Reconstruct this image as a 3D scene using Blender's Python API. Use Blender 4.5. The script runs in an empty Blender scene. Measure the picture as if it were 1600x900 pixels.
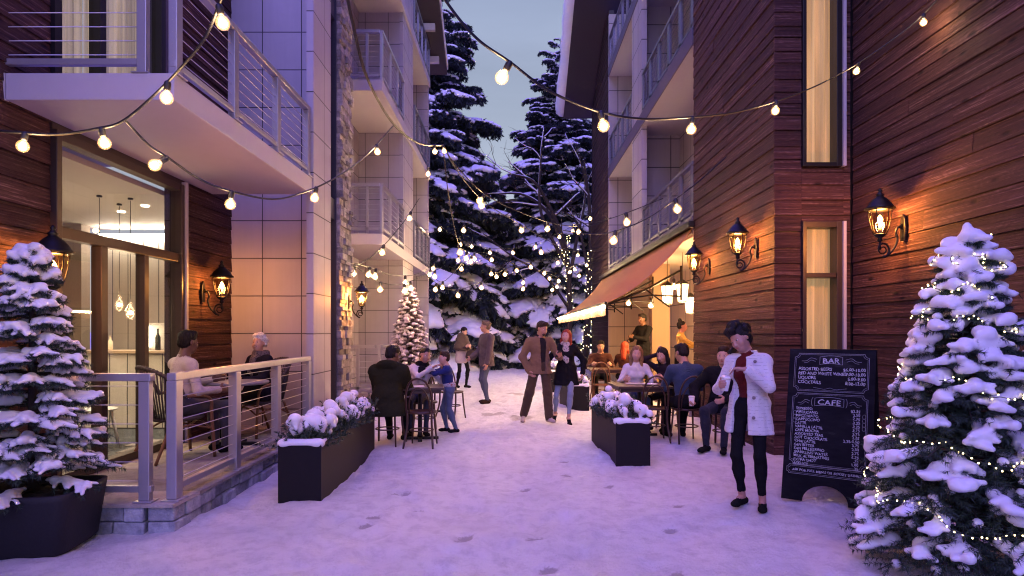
import bpy, math, random
import numpy as np
from mathutils import Vector, Matrix, Euler
random.seed(11)
RNG = np.random.default_rng(11)
SC = bpy.context.scene
COL = SC.collection
R = math.radians

# ------------------------------------------------------------------ camera, sky, sun, exposure
CAMH, FPX, HZ = 1.53, 1000.0, 517.0
cd = bpy.data.cameras.new("camera")
cam = bpy.data.objects.new("camera", cd)
COL.objects.link(cam)
cam.location = (0, 0, CAMH)
cam.rotation_euler = (R(90), 0, 0)
cd.sensor_width = 36
cd.lens = 36 * FPX / 1600
cd.shift_y = (HZ - 450) / 1600
cd.clip_start = 0.05
cd.clip_end = 2000
SC.camera = cam

wd = bpy.data.worlds.new("World")
SC.world = wd
wd.use_nodes = True
nt = wd.node_tree
nt.nodes.clear()
wo = nt.nodes.new("ShaderNodeOutputWorld")
bg = nt.nodes.new("ShaderNodeBackground")
sky = nt.nodes.new("ShaderNodeTexSky")
sky.sky_type = 'NISHITA'
sky.sun_disc = False
sky.sun_elevation = R(2.0)
sky.sun_rotation = R(180)
sky.altitude = 1500
sky.air_density = 1.0
sky.dust_density = 0.6
sky.ozone_density = 4.0
# a real dusk dome: pale grey low down, deep violet blue overhead
tc = nt.nodes.new("ShaderNodeTexCoord")
sx = nt.nodes.new("ShaderNodeSeparateXYZ")
nt.links.new(tc.outputs["Generated"], sx.inputs[0])
rp = nt.nodes.new("ShaderNodeValToRGB")
rp.color_ramp.elements[0].position = 0.0
rp.color_ramp.elements[0].color = (0.52, 0.50, 0.53, 1)
rp.color_ramp.elements[1].position = 1.0
rp.color_ramp.elements[1].color = (0.44, 0.30, 2.15, 1)
for pos_, col_ in ((0.12, (0.43, 0.45, 0.51, 1)), (0.30, (0.345, 0.39, 0.49, 1)), (0.47, (0.285, 0.335, 0.48, 1)), (0.60, (0.38, 0.32, 1.15, 1)), (0.75, (0.42, 0.29, 2.0, 1))):
    e = rp.color_ramp.elements.new(pos_)
    e.color = col_
nt.links.new(sx.outputs["Z"], rp.inputs[0])
nz = nt.nodes.new("ShaderNodeTexNoise")
nz.inputs["Scale"].default_value = 2.2
nz.inputs["Detail"].default_value = 5
mp = nt.nodes.new("ShaderNodeMapping")
mp.inputs["Scale"].default_value = (1, 1, 4.5)
nt.links.new(tc.outputs["Generated"], mp.inputs[0])
nt.links.new(mp.outputs[0], nz.inputs["Vector"])
mr = nt.nodes.new("ShaderNodeMapRange")
mr.inputs[1].default_value = 0.3
mr.inputs[2].default_value = 0.7
mr.inputs[3].default_value = 0.87
mr.inputs[4].default_value = 1.11
nt.links.new(nz.outputs[0], mr.inputs[0])
cl = nt.nodes.new("ShaderNodeMix")
cl.data_type = 'RGBA'
cl.blend_type = 'MULTIPLY'
cl.inputs[0].default_value = 1
nt.links.new(rp.outputs[0], cl.inputs[6])
nt.links.new(mr.outputs[0], cl.inputs[7])
SKY_GAIN = 0.02
sc_ = nt.nodes.new("ShaderNodeMix")
sc_.data_type = 'RGBA'
sc_.blend_type = 'MULTIPLY'
sc_.inputs[0].default_value = 1
sc_.inputs[7].default_value = (SKY_GAIN, SKY_GAIN, SKY_GAIN, 1)
nt.links.new(sky.outputs[0], sc_.inputs[6])
ad = nt.nodes.new("ShaderNodeMix")
ad.data_type = 'RGBA'
ad.blend_type = 'ADD'
ad.inputs[0].default_value = 1
nt.links.new(cl.outputs[2], ad.inputs[6])
nt.links.new(sc_.outputs[2], ad.inputs[7])
nt.links.new(ad.outputs[2], bg.inputs["Color"])
bg.inputs["Strength"].default_value = 1.0
nt.links.new(bg.outputs[0], wo.inputs[0])

sl = bpy.data.lights.new("sun", 'SUN')
sl.energy = 1.2
sl.angle = R(40)
sl.color = (0.40, 0.31, 1.0)
so = bpy.data.objects.new("sun", sl)
COL.objects.link(so)
so.rotation_euler = (R(60), 0, R(-6))

SC.view_settings.view_transform = 'Standard'
SC.view_settings.look = 'None'
SC.view_settings.exposure = 0.24
SC.view_settings.gamma = 1.0
SC.view_settings.use_curve_mapping = False
cy = SC.cycles
cy.max_bounces = 7
cy.diffuse_bounces = 3
cy.glossy_bounces = 3
cy.transmission_bounces = 4
cy.transparent_max_bounces = 12
cy.sample_clamp_indirect = 3.0
cy.caustics_reflective = False
cy.caustics_refractive = False
cy.use_denoising = True
cy.denoising_prefilter = 'ACCURATE'
cy.filter_width = 1.15
cy.use_light_tree = True

# ------------------------------------------------------------------ helpers
def W(px, py, Y):
    """world point seen at photo pixel px,py at depth Y"""
    return Vector(((px - 800) * Y / FPX, Y, CAMH + (HZ - py) * Y / FPX))

def tag(o, label=None, cat=None, group=None, kind=None):
    if label: o['label'] = label
    if cat: o['category'] = cat
    if group: o['group'] = group
    if kind: o['kind'] = kind
    return o

def thing(name, label, cat, loc=(0, 0, 0), rz=0, group=None):
    o = bpy.data.objects.new(name, None)
    COL.objects.link(o)
    o.empty_display_size = 0.1
    o.location = loc
    o.rotation_euler = (0, 0, rz)
    o['rz'] = rz
    return tag(o, label, cat, group)

def wloc(p):
    v = Vector((0, 0, 0))
    while p is not None:
        v = v + p.location
        p = p.parent
    return v

def link_mesh(name, me, mats, parent=None):
    o = bpy.data.objects.new(name, me)
    COL.objects.link(o)
    for m in (mats if isinstance(mats, (list, tuple)) else [mats]):
        me.materials.append(m)
    if parent is not None:
        o.parent = parent
    return o

def np_mesh(name, V, F, mats, parent=None, smooth=True, mi=None, world=False):
    V = np.asarray(V, np.float32)
    F = np.asarray(F, np.int32)
    if world and parent is not None:
        V = V - np.array(wloc(parent), np.float32)
    me = bpy.data.meshes.new(name)
    n, k = F.shape
    me.vertices.add(len(V))
    me.vertices.foreach_set("co", V.ravel())
    me.loops.add(n * k)
    me.loops.foreach_set("vertex_index", F.ravel())
    me.polygons.add(n)
    me.polygons.foreach_set("loop_start", np.arange(0, n * k, k, dtype=np.int32))
    me.polygons.foreach_set("loop_total", np.full(n, k, np.int32))
    if smooth:
        me.polygons.foreach_set("use_smooth", np.ones(n, bool))
    if mi is not None:
        me.polygons.foreach_set("material_index", np.asarray(mi, np.int32))
    me.update(calc_edges=True)
    return link_mesh(name, me, mats, parent)

def frame_of(d):
    d = Vector(d).normalized()
    a = Vector((0, 0, 1)) if abs(d.z) < 0.9 else Vector((1, 0, 0))
    x = d.cross(a).normalized()
    y = d.cross(x).normalized()
    return x, y, d

class MB:
    def __init__(s):
        s.v, s.f, s.m, s.s = [], [], [], []
    def add(s, vs, fs, mi=0, sm=False):
        b = len(s.v)
        s.v.extend([tuple(v) for v in vs])
        for f in fs:
            s.f.append([b + i for i in f]); s.m.append(mi); s.s.append(sm)
        return s
    def box(s, x0, x1, y0, y1, z0, z1, mi=0):
        vs = [(x, y, z) for z in (z0, z1) for y in (y0, y1) for x in (x0, x1)]
        return s.add(vs, [(0, 2, 3, 1), (4, 5, 7, 6), (0, 1, 5, 4), (2, 6, 7, 3), (0, 4, 6, 2), (1, 3, 7, 5)], mi)
    def beam(s, a, b, w, h, mi=0, up=(0, 0, 1)):
        """box from a to b, w wide sideways, h tall (along up), centred"""
        a, b = Vector(a), Vector(b)
        d = (b - a).normalized()
        sd = d.cross(Vector(up)).normalized()
        u = sd.cross(d).normalized()
        vs = []
        for p in (a, b):
            for i, j in ((-1, -1), (1, -1), (1, 1), (-1, 1)):
                vs.append(p + sd * (w / 2 * i) + u * (h / 2 * j))
        return s.add(vs, [(3, 2, 1, 0), (4, 5, 6, 7), (0, 1, 5, 4), (1, 2, 6, 5), (2, 3, 7, 6), (3, 0, 4, 7)], mi)
    def tube(s, pts, r, n=8, mi=0, closed=False, sq=1.0):
        pts = [Vector(p) for p in pts]
        k = len(pts)
        rs = r if isinstance(r, (list, tuple)) else [r] * k
        vs = []
        x = None
        for i, p in enumerate(pts):
            if closed: d = pts[(i + 1) % k] - pts[i - 1]
            else: d = pts[min(i + 1, k - 1)] - pts[max(i - 1, 0)]
            if d.length < 1e-9: d = Vector((0, 0, 1))
            d.normalize()
            if x is None: x, y, _ = frame_of(d)
            else:
                x = (x - d * x.dot(d))
                x = x.normalized() if x.length > 1e-6 else frame_of(d)[0]
                y = d.cross(x)
            for j in range(n):
                a = 2 * math.pi * j / n
                vs.append(p + x * (math.cos(a) * rs[i]) + y * (math.sin(a) * rs[i] * sq))
        fs = []
        for i in range(k if closed else k - 1):
            for j in range(n):
                i2 = (i + 1) % k
                fs.append((i * n + j, i * n + (j + 1) % n, i2 * n + (j + 1) % n, i2 * n + j))
        s.add(vs, fs, mi, True)
        if not closed:
            b = len(s.v) - len(vs)
            s.f.append([b + j for j in range(n)][::-1]); s.m.append(mi); s.s.append(False)
            s.f.append([b + (k - 1) * n + j for j in range(n)]); s.m.append(mi); s.s.append(False)
        return s
    def lathe(s, prof, c=(0, 0, 0), n=16, mi=0, sm=True, rot=0):
        vs, fs = [], []
        for (r, z) in prof:
            for j in range(n):
                a = 2 * math.pi * j / n + rot
                vs.append((c[0] + r * math.cos(a), c[1] + r * math.sin(a), c[2] + z))
        for i in range(len(prof) - 1):
            for j in range(n):
                fs.append((i * n + j, i * n + (j + 1) % n, (i + 1) * n + (j + 1) % n, (i + 1) * n + j))
        fs.append(list(range(n))[::-1])
        fs.append([(len(prof) - 1) * n + j for j in range(n)])
        return s.add(vs, fs, mi, sm)
    def ball(s, c, r, n=12, mi=0, sz=1.0):
        m = max(4, n // 2)
        prof = [(max(1e-4, r * math.sin(math.pi * i / m)), -r * sz * math.cos(math.pi * i / m)) for i in range(m + 1)]
        return s.lathe(prof, c, n, mi)
    def prism(s, poly, axis, lo, hi, mi=0):
        """poly in the plane across axis: 'x' -> (y,z), 'y' -> (x,z), 'z' -> (x,y)"""
        def pt(p, t):
            return {'x': (t, p[0], p[1]), 'y': (p[0], t, p[1]), 'z': (p[0], p[1], t)}[axis]
        n = len(poly)
        vs = [pt(p, lo) for p in poly] + [pt(p, hi) for p in poly]
        fs = [list(range(n))[::-1], list(range(n, 2 * n))]
        for i in range(n):
            j = (i + 1) % n
            fs.append((i, j, n + j, n + i))
        return s.add(vs, fs, mi)
    def build(s, name, mats, parent=None, world=False, bevel=0, smooth=None):
        me = bpy.data.meshes.new(name)
        off = wloc(parent) if (world and parent is not None) else Vector((0, 0, 0))
        me.from_pydata([(v[0] - off.x, v[1] - off.y, v[2] - off.z) for v in s.v], [], s.f)
        me.polygons.foreach_set("material_index", s.m)
        me.polygons.foreach_set("use_smooth", [True] * len(s.f) if smooth else s.s)
        me.update()
        o = link_mesh(name, me, mats, parent)
        # consistent outward normals
        import bmesh
        bm = bmesh.new(); bm.from_mesh(me)
        bmesh.ops.recalc_face_normals(bm, faces=bm.faces)
        bm.to_mesh(me); bm.free()
        if bevel:
            md = o.modifiers.new("bevel", 'BEVEL')
            md.width = bevel; md.segments = 2; md.limit_method = 'ANGLE'; md.angle_limit = R(40)
        return o

def dup(root, loc, rz=None, label=None, group=None):
    r = root.copy(); COL.objects.link(r)
    r.location = loc
    if rz is not None: r.rotation_euler = (0, 0, rz)
    if label: r['label'] = label
    if group: r['group'] = group
    for ch in list(root.children):
        c = ch.copy(); COL.objects.link(c); c.parent = r
        for g in list(ch.children):
            d = g.copy(); COL.objects.link(d); d.parent = c
    return r

def smooth_path(P, n=8):
    P = [np.array(p, float) for p in P]
    Q = [2 * P[0] - P[1]] + P + [2 * P[-1] - P[-2]]
    out = []
    for i in range(1, len(Q) - 2):
        for t in np.linspace(0, 1, n, endpoint=False):
            a, b, c, d = Q[i - 1:i + 3]
            out.append(0.5 * (2 * b + (c - a) * t + (2 * a - 5 * b + 4 * c - d) * t * t + (3 * b - a - 3 * c + d) * t ** 3))
    out.append(P[-1])
    return [Vector(p) for p in out]

# ------------------------------------------------------------------ signed distance modelling
class SDF:
    def __init__(s, h=0.01):
        s.h, s.p, s.cut = h, [], []
    def cap(s, a, b, ra, rb=None, k=0.03, lab=0, sc=(1, 1, 1), M=None, op=1):
        s.p.append(('c', np.array(a, float), np.array(b, float), ra, ra if rb is None else rb, k, lab, np.array(sc, float), None if M is None else np.array(M), op))
        return s
    def ell(s, c, r, M=None, k=0.03, lab=0, op=1):
        r = np.array([r] * 3 if np.isscalar(r) else r, float)
        s.p.append(('e', np.array(c, float), r, None if M is None else np.array(M), k, lab, op))
        return s
    def plane(s, pt, n):
        s.cut.append((np.array(pt, float), np.array(n, float))); return s
    def bounds(s, q):
        if q[0] == 'c':
            m = max(q[3], q[4]) * max(1, q[7].max())
            return np.minimum(q[1], q[2]) - m, np.maximum(q[1], q[2]) + m
        m = q[2].max() if q[3] is not None else q[2]
        return q[1] - m, q[1] + m
    def mesh(s):
        h = s.h
        B = [s.bounds(q) for q in s.p]
        lo = np.min([b[0] for b, q in zip(B, s.p) if q[-1] == 1], 0) - 3 * h
        hi = np.max([b[1] for b, q in zip(B, s.p) if q[-1] == 1], 0) + 3 * h
        n = np.ceil((hi - lo) / h).astype(int) + 1
        D = np.full(n, 0.25, np.float32)
        RAW = np.full(n, 0.25, np.float32)
        L = np.zeros(n, np.uint8)
        for b, q in zip(B, s.p):
            k = q[-5 + 0] if False else (q[5] if q[0] == 'c' else q[4])
            lab = q[6] if q[0] == 'c' else q[5]
            mg = k + 3.5 * h
            i0 = np.maximum(np.floor((b[0] - mg - lo) / h).astype(int), 0)
            i1 = np.minimum(np.ceil((b[1] + mg - lo) / h).astype(int) + 1, n)
            if (i1 <= i0).any(): continue
            g = [np.arange(i0[j], i1[j]) * h + lo[j] for j in range(3)]
            P = np.stack(np.meshgrid(*g, indexing='ij'), -1).astype(np.float32)
            if q[0] == 'c':
                _, a, bb, ra, rb, _, _, sc, M, _ = q
                pa = P - a
                ba = bb - a
                if M is not None:
                    pa = pa @ M; ba = ba @ M
                pa = pa / sc; ba = ba / sc
                t = np.clip((pa @ ba) / max(ba @ ba, 1e-12), 0, 1)
                d = (np.linalg.norm(pa - t[..., None] * ba, axis=-1) - (ra + (rb - ra) * t)) * sc.min()
            else:
                _, c, r, M, _, _, _ = q
                pa = P - c
                if M is not None: pa = pa @ M
                k0 = np.linalg.norm(pa / r, axis=-1)
                k1 = np.linalg.norm(pa / (r * r), axis=-1)
                d = np.where(k1 > 1e-6, k0 * (k0 - 1) / np.maximum(k1, 1e-6), -r.min())
            sl_ = tuple(slice(i0[j], i1[j]) for j in range(3))
            A = D[sl_]
            if q[-1] == 1:
                hh = np.maximum(k - np.abs(A - d), 0) / max(k, 1e-6)
                D[sl_] = np.minimum(A, d) - hh * hh * k / 4
                up = d < RAW[sl_]
                RAW[sl_] = np.where(up, d, RAW[sl_])
                L[sl_] = np.where(up, lab, L[sl_])
            elif q[-1] == -1:
                nd = -d
                hh = np.maximum(k - np.abs(A - nd), 0) / max(k, 1e-6)
                D[sl_] = np.maximum(A, nd) + hh * hh * k / 4
            else:                      # paint only: label where inside
                L[sl_] = np.where(d < 0, lab, L[sl_])
        if s.cut:
            g = [np.arange(n[j]) * h + lo[j] for j in range(3)]
            for pt, nn in s.cut:
                dist = ((g[0][:, None, None] - pt[0]) * nn[0] + (g[1][None, :, None] - pt[1]) * nn[1] + (g[2][None, None, :] - pt[2]) * nn[2])
                D = np.maximum(D, dist.astype(np.float32))
        return surface_nets(D, L, lo, h)

def surface_nets(D, L, lo, h):
    S = D < 0
    n = D.shape
    cnt = np.zeros(tuple(x - 1 for x in n), np.uint8)
    sl2 = (slice(0, -1), slice(1, None))
    for i in (0, 1):
        for j in (0, 1):
            for k in (0, 1):
                cnt += S[sl2[i], sl2[j], sl2[k]]
    act = np.argwhere((cnt > 0) & (cnt < 8))
    idx = np.full(cnt.shape, -1, np.int32)
    idx[act[:, 0], act[:, 1], act[:, 2]] = np.arange(len(act))
    cor = np.array([(i, j, k) for i in (0, 1) for j in (0, 1) for k in (0, 1)])
    val = np.stack([D[act[:, 0] + c[0], act[:, 1] + c[1], act[:, 2] + c[2]] for c in cor], 1)
    acc = np.zeros((len(act), 3)); num = np.zeros(len(act))
    for a in range(8):
        for b in range(a + 1, 8):
            if np.abs(cor[a] - cor[b]).sum() != 1: continue
            va, vb = val[:, a], val[:, b]
            m = (va < 0) != (vb < 0)
            t = np.where(m, va / np.where(m, va - vb, 1), 0)
            p = cor[a] + t[:, None] * (cor[b] - cor[a])
            acc += np.where(m[:, None], p, 0); num += m
    V = (act + acc / np.maximum(num, 1)[:, None]) * h + lo
    lab = L[act[:, 0], act[:, 1], act[:, 2]]
    F = []
    for ax in range(3):
        s0 = [slice(None)] * 3; s1 = [slice(None)] * 3
        s0[ax] = slice(0, -1); s1[ax] = slice(1, None)
        ch = S[tuple(s0)] != S[tuple(s1)]
        e = np.argwhere(ch)
        u, v = (ax + 1) % 3, (ax + 2) % 3
        ok = (e[:, u] > 0) & (e[:, v] > 0) & (e[:, u] < n[u] - 1) & (e[:, v] < n[v] - 1)
        e = e[ok]
        if not len(e): continue
        def cell(du, dv):
            c = e.copy(); c[:, u] -= du; c[:, v] -= dv
            return idx[c[:, 0], c[:, 1], c[:, 2]]
        q = np.stack([cell(1, 1), cell(0, 1), cell(0, 0), cell(1, 0)], 1)
        fl = ~S[e[:, 0], e[:, 1], e[:, 2]]
        q[fl] = q[fl][:, ::-1]
        F.append(q)
    F = np.concatenate(F)
    F = F[(F >= 0).all(1)]
    return V, F, lab[F[:, 0]]

# ------------------------------------------------------------------ materials
class NT:
    def __init__(s, name):
        s.m = bpy.data.materials.new(name); s.m.use_nodes = True
        s.t = s.m.node_tree; s.t.nodes.clear()
        s.out = s.t.nodes.new("ShaderNodeOutputMaterial")
    def n(s, typ, ins=None, **kw):
        o = s.t.nodes.new("ShaderNode" + typ)
        for k, v in kw.items(): setattr(o, k, v)
        for k, v in (ins or {}).items():
            i = o.inputs[k]
            if isinstance(v, bpy.types.NodeSocket): s.t.links.new(v, i)
            else: i.default_value = v
        return o
    def math(s, op, a, b=0.0, c=None, clamp=False):
        ins = {0: a, 1: b}
        if c is not None: ins[2] = c
        return s.n("Math", ins, operation=op, use_clamp=clamp).outputs[0]
    def mix(s, f, a, b, typ='MIX'):
        o = s.n("Mix", {0: f, 6: a, 7: b}, data_type='RGBA', blend_type=typ)
        return o.outputs[2]
    def ramp(s, f, stops):
        o = s.n("ValToRGB", {0: f})
        cr = o.color_ramp
        cr.elements[0].position, cr.elements[0].color = stops[0][0], stops[0][1]
        cr.elements[1].position, cr.elements[1].color = stops[-1][0], stops[-1][1]
        for p, c in stops[1:-1]:
            e = cr.elements.new(p); e.color = c
        return o.outputs[0]
    def noise(s, vec, scale, detail=4, rough=0.5):
        return s.n("TexNoise", {"Vector": vec, "Scale": scale, "Detail": detail, "Roughness": rough}).outputs[0]
    def obj(s): return s.n("TexCoord").outputs["Object"]
    def bsdf(s, **kw):
        b = s.n("BsdfPrincipled", {k.replace("_", " "): v for k, v in kw.items()})
        s.t.links.new(b.outputs[0], s.out.inputs[0])
        return b
    def bump(s, h, strength=0.3, dist=0.01):
        return s.n("Bump", {"Height": h, "Strength": strength, "Distance": dist}).outputs[0]

def c4(c): return (c[0], c[1], c[2], 1)

def m_plain(name, col, rough=0.5, metal=0.0, var=0.12, scale=25, bump=0.15, spec=0.5, sheen=0.0):
    t = NT(name)
    o = t.obj()
    nz = t.noise(o, scale, 5, 0.6)
    f = t.math('MULTIPLY_ADD', nz, 2 * var, 1 - var)
    cc = t.mix(1.0, c4(col), f, 'MULTIPLY')
    kw = dict(Base_Color=cc, Roughness=rough, Metallic=metal, Normal=t.bump(nz, bump, 0.004))
    b = t.bsdf(**kw)
    b.inputs["Specular IOR Level"].default_value = spec
    if sheen:
        b.inputs["Sheen Weight"].default_value = sheen
    return t.m

def m_fabric(name, col, rough=0.9, weave=180, var=0.15):
    t = NT(name)
    o = t.obj()
    n1 = t.noise(o, 9, 4, 0.6)
    n2 = t.noise(o, weave, 2, 0.5)
    f = t.math('MULTIPLY_ADD', n1, 2 * var, 1 - var)
    f = t.math('MULTIPLY', f, t.math('MULTIPLY_ADD', n2, 0.5, 0.75))
    cc = t.mix(1.0, c4(col), f, 'MULTIPLY')
    hgt = t.math('ADD', t.math('MULTIPLY', n1, 2.0), t.math('MULTIPLY', n2, 0.25))
    b = t.bsdf(Base_Color=cc, Roughness=rough, Normal=t.bump(hgt, 0.5, 0.012))
    dk = max(col) < 0.03
    b.inputs["Specular IOR Level"].default_value = 0.05 if dk else 0.15
    b.inputs["Sheen Weight"].default_value = 0.0 if dk else 0.08
    return t.m

def m_emit(name, col, strength, sampling=None):
    t = NT(name)
    e = t.n("Emission", {"Color": c4(col), "Strength": strength})
    t.t.links.new(e.outputs[0], t.out.inputs[0])
    if sampling: t.m.cycles.emission_sampling = sampling
    return t.m

def m_glass(name, tint=(1, 1, 1), ior=1.45, rough=0.0, extra=0.0):
    t = NT(name)
    bk = t.n("NewGeometry").outputs["Backfacing"]
    fr = t.n("Fresnel", {"IOR": t.math('MULTIPLY_ADD', bk, 1.0 / ior - ior, ior)}).outputs[0]
    fr = t.math('ADD', fr, extra, clamp=True)
    tr = t.n("BsdfTransparent", {"Color": c4(tint)})
    gl = t.n("BsdfGlossy", {"Roughness": rough, "Color": (1, 1, 1, 1)})
    mx = t.n("MixShader", {0: fr, 1: tr.outputs[0], 2: gl.outputs[0]})
    t.t.links.new(mx.outputs[0], t.out.inputs[0])
    return t.m

def m_planks(name, base=(0.115, 0.05, 0.038), light=(0.24, 0.13, 0.105)):
    """weathered boards; each board is its own island of the wall mesh"""
    t = NT(name)
    o = t.obj()
    s_ = t.n("SeparateXYZ", {0: o})
    u = t.math('ADD', s_.outputs[0], s_.outputs[1])
    rnd = t.n("NewGeometry").outputs["Random Per Island"]
    off = t.math('MULTIPLY', rnd, 57.0)
    v1 = t.n("CombineXYZ", {0: t.math('MULTIPLY', u, 0.55), 1: t.math('MULTIPLY', s_.outputs[2], 30.0), 2: off}).outputs[0]
    g1 = t.noise(v1, 1.6, 8, 0.68)
    v2 = t.n("CombineXYZ", {0: t.math('MULTIPLY', u, 4.0), 1: t.math('MULTIPLY', s_.outputs[2], 120.0), 2: off}).outputs[0]
    g2 = t.noise(v2, 1.5, 4, 0.6)
    vk = t.n("CombineXYZ", {0: t.math('MULTIPLY', u, 2.3), 1: t.math('MULTIPLY', s_.outputs[2], 6.0), 2: off}).outputs[0]
    vo = t.n("TexVoronoi", {"Vector": vk, "Scale": 1.0, "Randomness": 1.0}).outputs["Distance"]
    knot = t.ramp(vo, [(0.0, (0, 0, 0, 1)), (0.075, (0.03, 0.03, 0.03, 1)), (0.15, (1, 1, 1, 1))])
    ring = t.math('SINE', t.math('MULTIPLY_ADD', vo, 42.0, t.math('MULTIPLY', g1, 9.0)))
    grain = t.math('ADD', t.math('MULTIPLY', g1, 0.75), t.math('MULTIPLY', g2, 0.25))
    grain = t.math('MULTIPLY_ADD', ring, 0.016, grain)
    cc = t.ramp(grain, [(0.30, c4([x * 0.22 for x in base])), (0.44, c4([x * 0.8 for x in base])), (0.55, c4([x * 1.25 for x in base])), (0.66, c4(light))])
    tone = t.math('MULTIPLY_ADD', rnd, 0.5, 0.72)
    cc = t.mix(1.0, cc, tone, 'MULTIPLY')
    cc = t.mix(0.85, cc, knot, 'MULTIPLY')
    hg = t.math('MULTIPLY', grain, t.math('MULTIPLY_ADD', knot, 0.4, 0.6))
    t.bsdf(Base_Color=cc, Roughness=t.math('MULTIPLY_ADD', g2, 0.25, 0.62), Normal=t.bump(hg, 1.0, 0.03), Specular_IOR_Level=0.25)
    return t.m

def m_tiles(name, col, tw, th, u0=0.0, v0=0.0, joint=0.012):
    t = NT(name)
    o = t.obj()
    s_ = t.n("SeparateXYZ", {0: o})
    g = t.n("NewGeometry")
    nx = t.math('ABSOLUTE', t.n("SeparateXYZ", {0: g.outputs["True Normal"]}).outputs[0])
    facex = t.math('GREATER_THAN', nx, 0.5)
    u = t.n("Mix", {0: facex, 2: s_.outputs[0], 3: s_.outputs[1]}, data_type='FLOAT').outputs[0]
    a = t.math('DIVIDE', t.math('ADD', u, u0 + 50 * tw), tw)
    b = t.math('DIVIDE', t.math('ADD', s_.outputs[2], v0 + 50 * th), th)
    fa = t.math('MULTIPLY', t.math('PINGPONG', a, 0.5), tw)
    fb = t.math('MULTIPLY', t.math('PINGPONG', b, 0.5), th)
    d = t.math('MINIMUM', fa, fb)
    edge = t.n("MapRange", {0: d, 1: joint * 0.3, 2: joint * 0.7, 3: 0.0, 4: 1.0}).outputs[0]
    cellv = t.n("CombineXYZ", {0: t.math('FLOOR', a), 1: t.math('FLOOR', b), 2: facex}).outputs[0]
    wn = t.n("TexWhiteNoise", {0: cellv}).outputs[0]
    n1 = t.noise(o, 3.5, 5, 0.6)
    n2 = t.noise(o, 90, 3, 0.6)
    stn = t.noise(t.n("CombineXYZ", {0: t.math('MULTIPLY', u, 14.0), 1: 0.0, 2: t.math('MULTIPLY', s_.outputs[2], 0.7)}).outputs[0], 1.0, 5, 0.6)
    tone = t.math('ADD', t.math('MULTIPLY_ADD', wn, 0.07, 0.90), t.math('MULTIPLY_ADD', n1, 0.16, -0.08))
    tone = t.math('ADD', tone, t.math('MULTIPLY_ADD', stn, 0.16, -0.08))
    cc = t.mix(1.0, c4(col), tone, 'MULTIPLY')
    cc = t.mix(edge, (0.03, 0.028, 0.035, 1), cc)
    hg = t.math('MULTIPLY_ADD', n2, 0.06, edge)
    t.bsdf(Base_Color=cc, Roughness=0.62, Normal=t.bump(hg, 0.5, 0.01))
    return t.m

def m_stone(name, c0, c1, scale=6, island=True):
    t = NT(name)
    o = t.obj()
    n1 = t.noise(o, scale, 8, 0.65)
    n2 = t.noise(o, scale * 7, 5, 0.6)
    cc = t.ramp(n1, [(0.3, c4(c0)), (0.7, c4(c1))])
    if island:
        rnd = t.n("NewGeometry").outputs["Random Per Island"]
        cc = t.mix(1.0, cc, t.math('MULTIPLY_ADD', rnd, 0.75, 0.6), 'MULTIPLY')
    t.bsdf(Base_Color=cc, Roughness=0.85, Normal=t.bump(t.math('ADD', n1, t.math('MULTIPLY', n2, 0.4)), 0.9, 0.03))
    return t.m

def m_snow(name, ground=False, tint=(0.86, 0.85, 0.87)):
    t = NT(name)
    o = t.obj()
    n1 = t.noise(o, 5.0, 6, 0.6)
    n2 = t.noise(o, 38.0, 5, 0.65)
    n3 = t.noise(o, 240.0, 3, 0.6)
    hg = t.math('ADD', t.math('MULTIPLY', n1, 1.0 if ground else 0.3), t.math('ADD', t.math('MULTIPLY', n2, 0.5 if ground else 0.3), t.math('MULTIPLY', n3, 0.12)))
    cc = t.mix(n1, c4([x * 0.93 for x in tint]), c4(tint))
    if ground:
        att = t.n("Attribute", attribute_name="bare").outputs["Fac"]
        edge = t.math('ADD', att, t.math('MULTIPLY_ADD', n2, 0.9, -0.45))
        msk = t.n("MapRange", {0: edge, 1: 0.42, 2: 0.62, 3: 0.0, 4: 1.0}).outputs[0]
        st = t.mix(n2, (0.22, 0.19, 0.19, 1), (0.46, 0.42, 0.42, 1))
        cc = t.mix(t.math('MULTIPLY', msk, 0.8), cc, st)
        pk = t.noise(o, 1.3, 5, 0.6)  # packed snow, greyed in patches that also stand in for weak relief shading
        cc = t.mix(t.n("MapRange", {0: pk, 1: 0.45, 2: 0.75, 3: 0.0, 4: 0.35}).outputs[0], cc, (0.50, 0.48, 0.53, 1))
        pk2 = t.noise(o, 8.0, 6, 0.7)
        cc = t.mix(t.n("MapRange", {0: pk2, 1: 0.46, 2: 0.70, 3: 0.0, 4: 0.5}).outputs[0], cc, (0.46, 0.43, 0.47, 1))
    b = t.bsdf(Base_Color=cc, Roughness=0.55, Normal=t.bump(hg, 1.0 if ground else 0.45, 0.075 if ground else 0.02))
    b.inputs["Specular IOR Level"].default_value = 0.35
    if not ground:
        b.inputs["Subsurface Weight"].default_value = 0.15
        b.inputs["Subsurface Radius"].default_value = (0.03, 0.04, 0.06)
        b.inputs["Subsurface Scale"].default_value = 0.3
    return t.m

def m_curtain(name, col, strength):  # pleat shading and the lit room's glow go into colour and emission
    t = NT(name)
    o = t.obj()
    s_ = t.n("SeparateXYZ", {0: o})
    u = t.math('ADD', s_.outputs[0], s_.outputs[1])
    f = t.noise(t.n("CombineXYZ", {0: t.math('MULTIPLY', u, 11), 1: 0.0, 2: t.math('MULTIPLY', s_.outputs[2], 0.25)}).outputs[0], 1.0, 4, 0.55)
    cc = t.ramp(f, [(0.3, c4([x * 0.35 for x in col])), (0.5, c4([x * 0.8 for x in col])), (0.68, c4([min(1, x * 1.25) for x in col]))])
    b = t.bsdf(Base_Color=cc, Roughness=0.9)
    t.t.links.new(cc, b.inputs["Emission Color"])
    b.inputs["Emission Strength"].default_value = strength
    return t.m

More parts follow.
